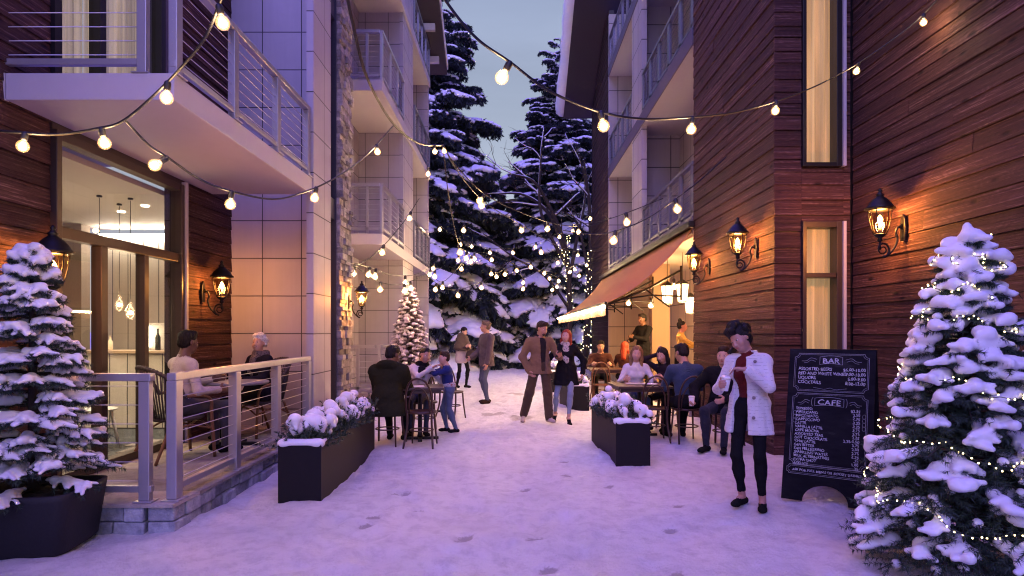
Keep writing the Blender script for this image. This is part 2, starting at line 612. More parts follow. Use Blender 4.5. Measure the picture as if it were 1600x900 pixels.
WOOD = m_planks("weathered red brown boards", (0.072, 0.030, 0.026), (0.27, 0.155, 0.14))
WOOD_DARK = m_planks("dark weathered boards", (0.045, 0.022, 0.02), (0.12, 0.07, 0.062))
TILE_L = m_tiles("pale cladding panels left", (0.46, 0.42, 0.47), 0.55, 0.53, 0.12, 0.1)
TILE_R = m_tiles("pale cladding panels right", (0.47, 0.42, 0.43), 0.62, 0.74, 0.2, 0.15, 0.02)
TILE_C = m_tiles("cream cladding panels", (0.70, 0.57, 0.44), 0.8, 0.62, 0.1, 0.2, 0.02)
PAINT = m_plain("pale painted concrete", (0.50, 0.46, 0.50), 0.6, var=0.05, scale=7, bump=0.08)
FASCIA_D = m_plain("dark painted fascia", (0.12, 0.10, 0.14), 0.6)
METAL = m_plain("satin aluminium paint", (0.50, 0.48, 0.52), 0.36, 0.65, var=0.06, scale=12, bump=0.05)
METAL_D = m_plain("dark balcony metal", (0.22, 0.22, 0.27), 0.4, 0.6, var=0.06)
STEEL = m_plain("steel cable", (0.62, 0.58, 0.56), 0.3, 0.9, var=0.05)
BRONZE = m_plain("bronze window frame", (0.060, 0.040, 0.034), 0.4, 0.35, var=0.1)
BLACKF = m_plain("black window frame", (0.018, 0.015, 0.016), 0.4, 0.3)
IRON = m_plain("black cast iron", (0.012, 0.011, 0.012), 0.42, 0.5, var=0.2, bump=0.2)
ROOFD = m_plain("dark roof boards", (0.035, 0.025, 0.04), 0.8)
LEDGE = m_stone("ledger stone", (0.15, 0.135, 0.14), (0.48, 0.43, 0.43), 9)
BLOCK = m_stone("grey stone blocks", (0.16, 0.17, 0.21), (0.46, 0.48, 0.55), 9)
PAVE = m_stone("pale paving slabs", (0.24, 0.20, 0.18), (0.42, 0.37, 0.34), 4)
SNOWG = m_snow("trodden snow", True)
SNOW = m_snow("fresh snow")
GLASS = m_glass("window glass", (0.93, 0.93, 0.92), 1.42)
BULBGLASS = m_glass("bulb glass", (1.0, 0.93, 0.82), 1.3)
def glow_glass(m, col, st):
    """glass that scatters a little of its own lamp's light"""
    t = m.node_tree
    out = next(n for n in t.nodes if n.type == 'OUTPUT_MATERIAL')
    src = out.inputs[0].links[0].from_socket
    e = t.nodes.new("ShaderNodeEmission"); e.inputs[0].default_value = c4(col); e.inputs[1].default_value = st
    a = t.nodes.new("ShaderNodeAddShader")
    t.links.new(src, a.inputs[0]); t.links.new(e.outputs[0], a.inputs[1]); t.links.new(a.outputs[0], out.inputs[0])
    m.cycles.emission_sampling = 'NONE'
glow_glass(BULBGLASS, (1.0, 0.56, 0.20), 0.5)
LANTGLASS = m_glass("lantern glass", (0.95, 0.82, 0.62), 1.35, 0.05)
CABLE = m_plain("black rubber cable", (0.010, 0.010, 0.016), 0.5)
E_BULB = m_emit("bulb filament glow", (1.0, 0.74, 0.40), 170, 'NONE')
E_LANT = m_emit("lantern flame glow", (1.0, 0.55, 0.20), 45, 'NONE')
E_FAIRY = m_emit("fairy light glow", (1.0, 0.78, 0.38), 9, 'NONE')
WARM = (1.0, 0.60, 0.28)
POINTS = []
def point(name, loc, power, radius=0.04, col=WARM, parent=None):
    l = bpy.data.lights.new(name, 'POINT')
    l.energy = power; l.shadow_soft_size = radius; l.color = col
    o = bpy.data.objects.new(name, l)
    COL.objects.link(o)
    o.location = loc
    if parent is not None: o.parent = parent
    return o

def vnoise(x, y, seed=0):
    """smooth value noise on arrays"""
    xi = np.floor(x).astype(np.int64); yi = np.floor(y).astype(np.int64)
    fx = x - xi; fy = y - yi
    fx = fx * fx * (3 - 2 * fx); fy = fy * fy * (3 - 2 * fy)
    def hsh(a, b):
        h_ = (a * 374761393 + b * 668265263 + seed * 982451653) & 0x7fffffff
        h_ = ((h_ ^ (h_ >> 13)) * 1274126177) & 0x7fffffff
        return ((h_ ^ (h_ >> 16)) & 0xffff) / 65535.0
    return (hsh(xi, yi) * (1 - fx) * (1 - fy) + hsh(xi + 1, yi) * fx * (1 - fy) + hsh(xi, yi + 1) * (1 - fx) * fy + hsh(xi + 1, yi + 1) * fx * fy)
# ------------------------------------------------------------------ ground
def ground_height(x, y):
    h = 0.10 * (vnoise(x * 0.55 + 9, y * 0.55, 1) - 0.5) + 0.07 * (vnoise(x * 1.7, y * 1.7, 2) - 0.5) + 0.05 * (vnoise(x * 4.5, y * 4.5, 3) - 0.5) + 0.040 * (vnoise(x * 11, y * 11, 4) - 0.5)
    return h
FEET = []          # flat spots: x, y, radius
def gz(x, y):
    return float(ground_height(np.array([x]), np.array([y]))[0]) * 0.45
GRID = {}
def gz(x, y):
    i = int(np.argmin(np.abs(GRID['ys'] - y))); j = int(np.argmin(np.abs(GRID['xs'] - x)))
    return float(GRID['Z'][i, j])
def make_ground():
    xs = np.concatenate([-np.geomspace(300, 6.3, 24), np.arange(-6.2, 6.21, 0.045), np.geomspace(6.3, 300, 24)])
    ys = np.concatenate([-np.geomspace(60, 2, 10), np.arange(-1.5, 3.0, 0.3), np.arange(3.0, 14, 0.045), np.arange(14, 28, 0.09), np.geomspace(28.2, 600, 40)])
    X, Y = np.meshgrid(xs, ys, indexing='xy')
    Z = ground_height(X, Y)
    near = (np.abs(X) < 6.3) & (Y > 2) & (Y < 28)
    amp = np.where(near, 0.50, 0.3)
    Z = Z * amp
    # trampled track: shallow dents of feet
    bare = np.zeros_like(X)
    dents = []
    rr = random.Random(5)
    for i in range(760):
        yy = 3.4 + 22 * rr.random() ** 1.3
        xx = -0.1 + rr.gauss(0, 1.15)
        dents.append((xx, yy, 0.05 + 0.05 * rr.random(), 0.09 + 0.07 * rr.random(), rr.gauss(0, 0.5), 0.008 + 0.018 * rr.random(), 0))
    for (px, py) in ((583, 806), (572, 818), (722, 842), (728, 836), (857, 881), (835, 838), (1048, 820), (1060, 784), (650, 793), (622, 770), (633, 768), (1055, 888), (820, 735), (885, 741), (820, 760), (935, 742), (950, 758), (880, 721)):
        yy = CAMH * FPX / (py - HZ)
        big = 1.0
        dents.append(((px - 800) * yy / FPX, yy, 0.075 * big, 0.05 * big, rr.random(), 0.03, 1))
    for (px, py) in ((805, 615), (815, 650), (770, 645)):
        yy = CAMH * FPX / (py - HZ)
        dents.append(((px - 800) * yy / FPX, yy, 0.25, 0.3, 0.3, 0.02, 1))
    for (cx, cyy, a, b, th, dp, bb) in dents:
        m = (np.abs(X - cx) < 4 * max(a, b)) & (np.abs(Y - cyy) < 4 * max(a, b))
        dx = X[m] - cx; dy = Y[m] - cyy
        u = dx * math.cos(th) + dy * math.sin(th); v = -dx * math.sin(th) + dy * math.cos(th)
        d2 = (u / a) ** 2 + (v / b) ** 2
        Z[m] -= dp * np.exp(-d2)
        Z[m] += dp * 0.35 * np.exp(-(np.sqrt(d2) - 1.9) ** 2 * 4)
        if bb: bare[m] = np.maximum(bare[m], np.exp(-d2 * 0.8))
    # drifts against planters and walls
    Z += 0.05 * np.exp(-((X - 3.1) / 0.35) ** 2) * near * (Y > 5.5) * (Y < 11)
    Z += 0.07 * np.exp(-((X - 1.05) / 0.18) ** 2 - ((Y - 7.8) / 0.5) ** 2)
    Z += 0.10 * np.exp(-((X - 0.85) / 0.3) ** 2 - ((Y - 12.6) / 0.4) ** 2)
    Z += np.where(Y > 26, np.clip((Y - 26) * 0.05, 0, 0.6) * (vnoise(X * 0.5, Y * 0.5, 8)), 0)
    Z -= 0.02
    for (cx, cyy, rx_, ry_) in ((-1.5, 9.0, 0.75, 1.0), (-1.3, 11.9, 0.6, 1.0), (2.15, 9.3, 1.0, 1.3), (2.3, 13.3, 0.9, 1.4), (2.85, 8.4, 0.5, 0.6)):
        q = ((X - cx) / rx_) ** 4 + ((Y - cyy) / ry_) ** 4
        w_ = np.clip(1.6 - q, 0, 1)
        Z = Z * (1 - w_) + (-0.004 + 0.25 * (Z + 0.02)) * w_
    nx, ny = len(xs), len(ys)
    V = np.stack([X.ravel(), Y.ravel(), Z.ravel()], 1)
    I = np.arange(nx * ny).reshape(ny, nx)
    F = np.stack([I[:-1, :-1].ravel(), I[:-1, 1:].ravel(), I[1:, 1:].ravel(), I[1:, :-1].ravel()], 1)
    o = np_mesh("snow_ground", V, F, SNOWG)
    GRID.update(xs=xs, ys=ys, Z=Z)
    at = o.data.attributes.new("bare", 'FLOAT', 'POINT')
    at.data.foreach_set("value", bare.ravel().astype(np.float32))
    tag(o, "trodden snow covering the alley floor", None, None, 'structure')
make_ground()

# ------------------------------------------------------------------ wall helpers
ROWS = [-0.45]
_r = random.Random(3)
while ROWS[-1] < 14: ROWS.append(ROWS[-1] + _r.choice((0.14, 0.155, 0.17, 0.185, 0.2)))
def planks(axis, fix, sgn, u0, u1, z0, z1, name, parent, mat=None, seed=1, back=True):
    """boards on the plane axis=fix whose outside looks along sgn"""
    m = MB(); r_ = random.Random(seed * 77 + int(u0 * 10))
    t = 0.030
    for a, b in zip(ROWS[:-1], ROWS[1:]):
        lo, hi = max(a, z0), min(b, z1) - 0.008
        if hi - lo < 0.012: continue
        u = u0
        while u < u1 - 1e-6:
            e = u + r_.uniform(1.6, 4.2)
            if u1 - e < 0.5: e = u1
            j = r_.uniform(-0.004, 0.005)
            f0, f1 = sorted((fix + sgn * j, fix - sgn * t))
            ee = e - (0.003 if e < u1 else 0)
            # lapped board: lower edge stands proud of the upper one
            lap = sgn * 0.011
            pr = [(fix + sgn * j, lo), (fix + sgn * j - lap, hi), (fix - sgn * t, hi), (fix - sgn * t, lo)]
            if axis == 'x':
                vs_ = [(p_[0], uu, p_[1]) for uu in (u, ee) for p_ in pr]
            else:
                vs_ = [(uu, p_[0], p_[1]) for uu in (u, ee) for p_ in pr]
            m.add(vs_, [(0, 1, 2, 3), (7, 6, 5, 4), (0, 4, 5, 1), (1, 5, 6, 2), (2, 6, 7, 3), (3, 7, 4, 0)])
            u = e
    o = m.build(name, mat or WOOD, parent, world=True)
    if back:
        b = MB()
        f0, f1 = sorted((fix - sgn * (t + 0.002), fix - sgn * 0.2))
        if axis == 'x': b.box(f0, f1, u0 + 0.002, u1 - 0.002, z0, z1)
        else: b.box(u0 + 0.002, u1 - 0.002, f0, f1, z0, z1)
        b.build("wall_core", BLACKF, parent, world=True)
    return o

def bx(name, x0, x1, y0, y1, z0, z1, m, parent, bevel=0.0):
    return MB().box(x0, x1, y0, y1, z0, z1).build(name, m, parent, world=True, bevel=bevel)

def railing(parent, p0, p1, zf, h, posts, pw=0.08, pd=0.06, cables=8, single=False, metal=None, pname="railing_post"):
    """cable railing from p0 to p1 (x,y) standing on zf; posts are fractions 0..1"""
    metal = metal or METAL
    a, b = Vector((p0[0], p0[1], 0)), Vector((p1[0], p1[1], 0))
    d = (b - a).normalized()
    up = Vector((0, 0, 1))
    whole = MB()
    def emit(mb, nm, mt, bev=0.0):
        if single:
            n0 = len(whole.v)
            whole.v += mb.v; whole.f += [[i + n0 for i in f] for f in mb.f]; whole.m += mb.m; whole.s += mb.s
        else: mb.build(nm, mt, parent, world=True, bevel=bev)
    emit(MB().beam(a + up * (zf + h - 0.03), b + up * (zf + h - 0.03), 0.075, 0.06), "top_rail", metal, 0.006)
    emit(MB().beam(a + up * (zf + 0.10), b + up * (zf + 0.10), 0.05, 0.05), "bottom_rail", metal, 0.005)
    for f in posts:
        c = a.lerp(b, f)
        m = MB().beam(c + up * (zf + 0.012), c + up * (zf + h - 0.062), pd, pw, up=d)
        if not single: m.beam(c + up * (zf + 0.001), c + up * (zf + 0.012), pd + 0.06, pw + 0.06, up=d)
        emit(m, pname, metal, 0.005)
    for i in range(cables):
        z = zf + 0.16 + (h - 0.26) * i / max(1, cables - 1)
        emit(MB().tube([a + up * z, b + up * z], 0.0035 if not single else 0.005, 6), "cable", STEEL)
    if single: whole.build("railing", metal, parent, world=True)

# ================================================================== LEFT BUILDING
XL = -3.94
LB = thing("apartment_building", "left apartment building with wood, pale panels, stone pillar and stacked balconies", "building", (XL, 9, 0))
planks('x', XL, 1, -1.0, 5.47, -0.1, 7.4, "wood_wall", LB, WOOD, 1)
planks('x', XL, 1, 7.62, 9.0, 0.21, 7.4, "wood_wall", LB, WOOD, 2)
# near balcony slab and rail
sl_ = bx("balcony", XL + 0.012, -2.62, 4.96, 8.39, 3.32, 3.53, PAINT, LB, 0.008)
bx("balcony_return", -7.5, XL + 0.01, 4.96, 5.0, 3.32, 3.53, PAINT, LB)
railing(sl_, (-6.5, 5.01), (-2.85, 5.01), 3.53, 0.92, (0.33, 0.66, 0.99), 0.075, 0.06, 7)
railing(sl_, (-2.665, 5.02), (-2.665, 8.36), 3.53, 0.92, (0.015, 0.33, 0.665, 0.985), 0.09, 0.07, 8)
# ground floor glazing
gl = MB().box(XL - 0.03, XL - 0.022, 5.52, 7.56, 0.24, 3.18)
win = thing("shop_window", "tall bronze framed glass shopfront beside the terrace, lit from inside", "window", (XL, 6.5, 0.2))
fr = MB()
fr.box(XL - 0.08, XL + 0.05, 5.475, 5.54, 0.2, 3.26); fr.box(XL - 0.08, XL + 0.05, 7.54, 7.61, 0.2, 3.26)
fr.box(XL - 0.08, XL + 0.04, 5.54, 7.54, 3.18, 3.26); fr.box(XL - 0.08, XL + 0.04, 5.54, 7.54, 0.2, 0.28)
fr.box(XL - 0.075, XL + 0.03, 5.54, 7.54, 2.34, 2.44)
fr.box(XL - 0.075, XL + 0.028, 6.10, 6.20, 0.28, 2.34); fr.box(XL - 0.075, XL + 0.028, 6.82, 6.90, 0.28, 2.34)
fr.build("frame", BRONZE, win, world=True, bevel=0.006)
MB().box(XL + 0.001, XL + 0.07, 7.612, 7.66, 0.2, 3.3).build("jamb", PAINT, win, world=True, bevel=0.004)
gl.build("pane", GLASS, win, world=True)
bx("lintel", XL - 0.2, XL + 0.011, 5.472, 7.618, 3.262, 3.56, BRONZE, LB)
# upper windows with curtains
uw = thing("balcony_window", "upper left balcony doors with pleated cream curtains behind the rail", "window", (XL, 6.3, 3.53))
fr = MB()
for y in (5.475, 6.08, 7.14): fr.box(XL - 0.08, XL + 0.03, y, y + 0.09, 3.56, 6.4)
fr.box(XL - 0.079, XL + 0.028, 5.565, 7.14, 3.562, 3.64)
fr.build("frame", BLACKF, uw, world=True)
MB().box(XL - 0.04, XL - 0.032, 5.56, 7.15, 3.63, 6.4).build("pane", GLASS, uw, world=True)
bx("wall_panel", XL - 0.2, XL - 0.001, 7.232, 7.618, 3.53, 7.4, FASCIA_D, LB)
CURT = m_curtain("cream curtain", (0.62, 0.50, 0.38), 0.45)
def curtain(parent, axis, fix, u0, u1, z0, z1, mat, waves=9, amp=0.035):
    n = 90
    vs, fs = [], []
    for i in range(n + 1):
        u = u0 + (u1 - u0) * i / n
        d = amp * math.sin(i / n * waves * 2 * math.pi) + 0.3 * amp * math.sin(i / n * waves * 4.7 * math.pi)
        for z in (z0, z1):
            vs.append((fix + d, u, z) if axis == 'x' else (u, fix + d, z))
    for i in range(n): fs.append((2 * i, 2 * i + 2, 2 * i + 3, 2 * i + 1))
    return MB().add(vs, fs, 0, True).build("curtain", mat, parent, world=True)
curtain(uw, 'x', XL - 0.16, 5.5, 6.1, 3.56, 6.4, CURT, 6)
curtain(uw, 'x', XL - 0.18, 6.15, 7.2, 3.56, 6.4, CURT, 10)
bx("room_floor", XL - 1.0, XL - 0.21, 5.4, 7.3, 3.4, 3.5, PAINT, LB)
# panelled return wall and fin
bx("panel_wall", XL - 0.2, -2.70, 9.0, 9.2, 0.15, 12, TILE_L, LB)
bx("panel_fin", -2.698, -2.605, 8.4, 9.198, -0.1, 12, TILE_L, LB)
# narrow dark window strip next to the stone pillar
nw = thing("strip_window", "narrow tall dark window between pale fin and stone pillar", "window", (-2.7, 9.4, 0))
MB().box(-2.80, -2.66, 9.2, 9.225, 0, 12).box(-2.80, -2.64, 9.60, 9.63, 0, 12).box(-2.79, -2.66, 9.225, 9.6, 3.2, 3.5).box(-2.79, -2.66, 9.225, 9.6, 6.2, 6.5).build("frame", m_plain("navy window frame", (0.04, 0.042, 0.07), 0.4), nw, world=True)
MB().box(-2.74, -2.732, 9.225, 9.6, 0, 12).build("pane", GLASS, nw, world=True)
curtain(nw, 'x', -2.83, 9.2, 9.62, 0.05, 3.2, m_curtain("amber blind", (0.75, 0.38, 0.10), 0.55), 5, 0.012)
bx("wall_core", -3.6, -2.87, 9.21, 9.62, 0, 12, BLACKF, LB)
# ledger stone pillar
m = MB(); r_ = random.Random(21); z = -0.1
while z < 12:
    hgt = r_.uniform(0.05, 0.12)
    y = 9.64
    while y < 10.3:
        L_ = min(r_.uniform(0.12, 0.34), 10.3 - y)
        if 10.3 - y - L_ < 0.07: L_ = 10.3 - y
        o_ = r_.uniform(-0.03, 0.035)
        m.box(-3.0, -2.575 + o_, y + 0.003, y + L_ - 0.003, z + 0.003, z + hgt - 0.003)
        y += L_
    z += hgt
m.build("stone_pillar", LEDGE, LB, world=True)
# recessed bays
bx("recess_wall", -3.87, -3.67, 9.66, 20.0, -0.1, 10.6, TILE_L, LB)
bx("panel_wall", -3.668, -2.685, 15.3, 15.5, -0.1, 10.6, TILE_L, LB)
bx("panel_column", -2.683, -2.6, 15.28, 16.8, -0.1, 10.6, TILE_L, LB)
bx("panel_wall", -3.668, -2.6, 19.8, 20.0, -0.1, 10.2, TILE_L, LB)
for zt in (3.45, 6.48, 9.36):
    b = bx("balcony", -3.66, -2.555, 12.6, 20.02, zt - 0.22, zt, PAINT, LB, 0.006)
    railing(b, (-3.62, 12.66), (-2.62, 12.66), zt, 1.0, (0.0, 0.75), 0.05, 0.05, 8, True, METAL)
    railing(b, (-2.585, 12.66), (-2.585, 15.25), zt, 1.0, (0.012, 0.34, 0.67, 0.98), 0.11, 0.05, 8, True, METAL)
    railing(b, (-2.585, 16.83), (-2.585, 19.98), zt, 1.0, (0.02, 0.25, 0.5, 0.75, 0.98), 0.11, 0.05, 8, True, METAL_D)
# roof: falls away from the camera
m = MB()
A = [(15.0, 13.0), (21.0, 9.93), (21.0, 10.1), (15.0, 13.2)]
m.prism(A, 'x', -8.0, -2.13)
rf = m.build("roof", ROOFD, LB, world=True)
for y in (17.9, 19.3, 20.35): MB().beam((-3.4, y, 13.0 - (y - 15) * 0.512 - 0.12), (-2.32, y, 13.0 - (y - 15) * 0.512 - 0.12), 0.14, 0.2).build("rafter", PAINT, rf, world=True)
sn = MB().prism([(15.0, 13.21), (21.03, 10.11), (21.05, 10.3), (15.0, 13.45)], 'x', -8.0, -2.10).build("roof_snow", SNOW, LB, world=True)

# ---- terrace
TR = thing("stone_terrace", "low paved terrace edged with grey stone blocks in front of the shop window", "terrace", (-3.3, 6.7, -0.1))
m = MB()
r_ = random.Random(8)
def blocks(axis, fix, u0, u1, sgn):
    for zi, (za, zb) in enumerate(((-0.14, 0.055), (0.06, 0.172))):
        u = u0
        while u < u1 - 1e-3:
            L_ = r_.uniform(0.16, 0.38)
            if u1 - u - L_ < 0.15: L_ = u1 - u
            j = r_.uniform(-0.02, 0.022)
            f0, f1 = sorted((fix + sgn * j, fix - sgn * 0.2))
            if axis == 'x': m.box(f0, f1, u + 0.004, u + L_ - 0.004, za, zb)
            else: m.box(u + 0.004, u + L_ - 0.004, f0, f1, za, zb)
            u += L_
blocks('y', 4.93, -6.5, -2.83, -1)
blocks('x', -2.61, 4.93, 8.95, 1)
ob = m.build("stone_edge", BLOCK, TR, world=True, bevel=0.012)
m = MB()
y = 4.9
while y < 8.98:
    w_ = 0.42
    x = -6.5 + r_.uniform(-0.3, 0)
    while x < -2.59:
        L_ = r_.uniform(0.5, 0.9)
        e = min(x + L_, -2.59)
        if e > XL + 0.02 or y < 5:
            m.box(max(x, -6.5) + 0.002, e - 0.002, y + 0.002, min(y + w_, 8.99) - 0.002, 0.174, 0.2 + r_.uniform(-0.001, 0.001))
        x = e if e < -2.59 else 99
    y += w_
m.build("paving", PAVE, TR, world=True)
RL = thing("terrace_railing", "satin metal cable railing round the stone terrace", "railing", (-2.66, 6.5, 0.2))
railing(RL, (-6.5, 4.99), (-2.80, 4.99), 0.2, 1.0, (0.5, 0.985), 0.085, 0.06, 6)
railing(RL, (-2.662, 5.0), (-2.662, 8.37), 0.2, 1.0, (0.015, 0.34, 0.66, 0.985), 0.105, 0.08, 9)
# far left little deck
DK = thing("entry_deck", "small low deck with a railing under the far left balconies", "deck", (-3.1, 14, -0.1))
MB().box(-3.665, -2.6, 12.6, 15.27, 0.22, 0.3).build("deck_floor", PAVE, DK, world=True)
MB().box(-3.6, -2.64, 12.65, 15.2, -0.15, 0.218).build("deck_base", BLOCK, DK, world=True)
MB().box(-3.6, -2.7, 12.3, 12.645, -0.15, 0.1).build("step", PAVE, DK, world=True)
railing(DK, (-3.62, 12.66), (-2.70, 12.66), 0.3, 0.95, (0.02, 0.62), 0.05, 0.05, 7, True)
railing(DK, (-2.63, 12.66), (-2.63, 15.2), 0.3, 0.95, (0.02, 0.5, 0.98), 0.1, 0.05, 7, True)

# ---- cafe room behind the shop window
CREAMW = m_plain("warm plaster", (0.62, 0.56, 0.49), 0.7, var=0.04)
BOARDW = m_tiles("white vertical boarding", (0.70, 0.64, 0.57), 0.24, 3.0, 0, 0, 0.012)
ROOM = thing("cafe_room", "warm cafe interior seen through the left shop window", "room", (-6, 7, 0.2))
bx("ceiling", -9.0, XL - 0.21, 4.7, 10.2, 3.14, 3.2, CREAMW, ROOM)
bx("floor", -9.0, XL - 0.09, 4.7, 10.2, 0.10, 0.19, m_stone("dark slate floor", (0.03, 0.035, 0.04), (0.10, 0.11, 0.12), 3, False), ROOM)
bx("back_wall", -6.45, XL - 0.21, 10.0, 10.2, 0.19, 2.98, BOARDW, ROOM)
bx("back_wall", -9.0, -6.46, 9.6, 9.8, 0.19, 3.138, m_plain("taupe plaster", (0.30, 0.24, 0.20), 0.8), ROOM)
bx("side_wall", -9.2, -9.0, 4.7, 10.2, 0.19, 3.138, CREAMW, ROOM)
bx("front_wall", -9.0, XL - 0.21, 4.5, 4.7, 0.19, 3.138, CREAMW, ROOM)
bx("side_wall", XL - 0.22, XL - 0.21, 9.25, 10.2, 0.19, 3.138, CREAMW, ROOM)
lt = thing("cove_light", "bright linear light along the top of the cafe back wall", "light", (-5.3, 9.95, 3.0))
MB().box(-6.4, XL - 0.25, 9.90, 9.985, 2.985, 3.03).build("light_strip", m_emit("cove glow", (1.0, 0.86, 0.66), 34.0), lt, world=True)
ct = thing("bar_counter", "white boarded bar counter inside the cafe", "counter", (-5.5, 9.0, 0.2))
MB().box(-6.9, -4.75, 8.75, 9.25, 0.195, 1.22).build("counter_body", BOARDW, ct, world=True)
MB().box(-6.95, -4.70, 8.70, 9.30, 1.222, 1.26).build("counter_top", m_plain("pale oak", (0.45, 0.33, 0.22), 0.5), ct, world=True, bevel=0.005)
def bottle(x, y, z, h, col, lab):
    o = MB().lathe([(0.034, 0), (0.036, 0.01), (0.036, h * 0.58), (0.013, h * 0.76), (0.012, h * 0.97), (0.015, h * 0.98), (0.015, h)], (0, 0, 0), 14).build("bottle", m_plain("bottle glass " + lab[:12], col, 0.1), None)
    o.location = (x, y, z); tag(o, lab, "bottle")
bottle(-4.98, 9.0, 1.262, 0.30, (0.02, 0.03, 0.02), "dark wine bottle standing near the end of the bar counter")
bottle(-5.62, 8.95, 1.262, 0.2, (0.8, 0.7, 0.5), "short pale bottle standing by the middle of the bar counter")
sh = thing("display_case", "small white lit display case on the bar counter", "display case", (-5.15, 9.05, 1.262))
MB().box(-5.2, -4.85, 9.16, 9.2, 1.263, 1.62).box(-5.2, -5.17, 8.95, 9.158, 1.263, 1.62).box(-5.2, -4.85, 8.95, 9.2, 1.622, 1.64).build("case_shell", m_plain("white lacquer", (0.7, 0.66, 0.6), 0.4), sh, world=True)
MB().box(-5.165, -5.15, 8.97, 9.15, 1.30, 1.60).build("lamp", m_emit("case glow", (1, 0.85, 0.6), 6), sh, world=True)
PENDGLASS = m_glass("pendant glass", (1.0, 0.93, 0.82), 1.3)
glow_glass(PENDGLASS, (1.0, 0.7, 0.4), 0.12)
PEND_POS = [(-5.95, 7.0, 1.78), (-5.35, 7.3, 1.72), (-4.97, 8.1, 1.86), (-4.9, 7.6, 1.70), (-4.62, 7.75, 1.75)]
E_PEND = m_emit("pendant glow", (1, 0.78, 0.5), 10, 'NONE')
plab = ["drop shaped glass pendant nearest the left lantern inside the cafe", "drop shaped glass pendant hanging left of the first door mullion", "upper glass pendant of the pair behind the middle door pane", "lower glass pendant of the pair behind the middle door pane", "glass pendant hanging behind the right door pane"]
for (x, y, z), lb in zip(PEND_POS, plab):
    p = thing("pendant_lamp", lb, "pendant lamp", (x, y, 3.138), 0, "glass pendants in the cafe")
    dz = z - 3.138
    MB().lathe([(0.03, -0.02), (0.03, -0.001)], (0, 0, 0), 12).tube([(0, 0, -0.03), (0, 0, dz + 0.12)], 0.0035, 6).build("flex", BLACKF, p)
    MB().lathe([(0.004, dz - 0.085), (0.04, dz - 0.07), (0.06, dz - 0.025), (0.055, dz + 0.02), (0.03, dz + 0.08), (0.014, dz + 0.13)], (0, 0, 0), 14).build("glass_drop", PENDGLASS, p)
    MB().ball((0, 0, dz), 0.028, 10).build("bulb", E_PEND, p)
    point("pendant_light", (0, 0, dz), 12, 0.06, (1, 0.78, 0.52), p)
dl = [(-5.3, 6.0), (-4.8, 6.6), (-5.7, 7.6), (-4.7, 8.2), (-5.25, 8.6), (-6.2, 6.5)]
for i, (x, y) in enumerate(dl):
    o = MB().lathe([(0.045, -0.012), (0.05, 0.0)], (0, 0, 0), 14).build("downlight", m_emit("downlight glow", (1, 0.82, 0.6), 12, 'NONE') if i == 0 else bpy.data.materials["downlight glow"], None)
    o.location = (x, y, 3.135)
    tag(o, "small round downlight set flush in the cafe ceiling", "downlight", "downlights in the cafe ceiling")
    l = bpy.data.lights.new("downlight_spot", 'SPOT'); l.energy = 110; l.color = (1, 0.80, 0.58); l.spot_size = R(110); l.spot_blend = 0.6; l.shadow_soft_size = 0.05
    lo_ = bpy.data.objects.new("downlight_spot", l); COL.objects.link(lo_); lo_.parent = o; lo_.location = (0, 0, -0.02)
# white shell chairs inside
WHITEP = m_plain("white moulded plastic", (0.75, 0.75, 0.74), 0.35, var=0.03)
def shell_chair():
    t = thing("shell_chair", "", "chair", (0, 0, 0))
    s_ = SDF(0.012)
    s_.ell((0, 0, 0.44), (0.22, 0.20, 0.022), k=0.05); s_.cap((-0.16, 0.19, 0.50), (0.16, 0.19, 0.50), 0.02, k=0.06)
    for a in range(-4, 5): s_.cap((a * 0.045, 0.16 + 0.02 * (1 - abs(a) / 5), 0.45), (a * 0.042, 0.23, 0.78), 0.016, 0.013, k=0.05)
    V, F, _ = s_.mesh(); np_mesh("shell", V, F, WHITEP, t)
    for sx_ in (-1, 1):
        for sy_ in (-1, 1): MB().tube([(sx_ * 0.13, sy_ * 0.12, 0.43), (sx_ * 0.21, sy_ * 0.20, 0)], [0.014, 0.009], 8).build("leg", WHITEP, t)
    return t
sc0 = shell_chair()
for i, (x, y, rz) in enumerate([(-5.0, 6.9, 0.6), (-4.75, 7.35, 2.2), (-5.8, 7.9, 4.0)]):
    lb = ["white shell chair inside the cafe, seen between the terrace posts", "white shell chair inside the cafe nearest the wicker chair", "white shell chair deeper in the cafe near the counter"][i]
    if i == 0: sc0.location = (x, y, 0.19); sc0.rotation_euler = (0, 0, rz); sc0['label'] = lb; sc0['group'] = "white chairs in the cafe"
    else: dup(sc0, (x, y, 0.19), rz, lb, "white chairs in the cafe")

# ================================================================== RIGHT BUILDING
RB = thing("lodge_building", "right lodge building clad in weathered boards with pale recessed balconies", "building", (3.7, 9, 0))
XR, XN = 3.2, 4.13
planks('x', XN, -1, -1.0, 7.765, -0.4, 12.2, "wood_wall", RB, WOOD, 5)
planks('x', XR, -1, 7.83, 11.3, -0.4, 12.2, "wood_wall", RB, WOOD, 6)
XW0, XW1 = 3.53, 4.045
for (u0, u1, z0, z1) in ((XR, XW0, -0.4, 12.2), (XW1, XN - 0.005, -0.4, 12.2), (XW0 + 0.001, XW1 - 0.001, 2.86, 3.53), (XW0 + 0.001, XW1 - 0.001, -0.4, 0.85), (XW0 + 0.001, XW1 - 0.001, 6.6, 12.2)):
    planks('y', 7.8, -1, u0, u1, z0, z1, "wood_wall", RB, WOOD, 7, back=False)
bx("wall_core", XR + 0.04, XW0 - 0.002, 7.84, 8.0, -0.4, 12.2, BLACKF, RB)
bx("wall_core", XW1 + 0.002, XN + 0.2, 7.84, 8.0, -0.4, 12.2, BLACKF, RB)
bx("wall_core", XW0 - 0.001, XW1 + 0.001, 7.84, 8.0, 2.862, 3.528, BLACKF, RB)
bx("wall_core", XW0 - 0.001, XW1 + 0.001, 7.84, 8.0, -0.4, 0.848, BLACKF, RB)
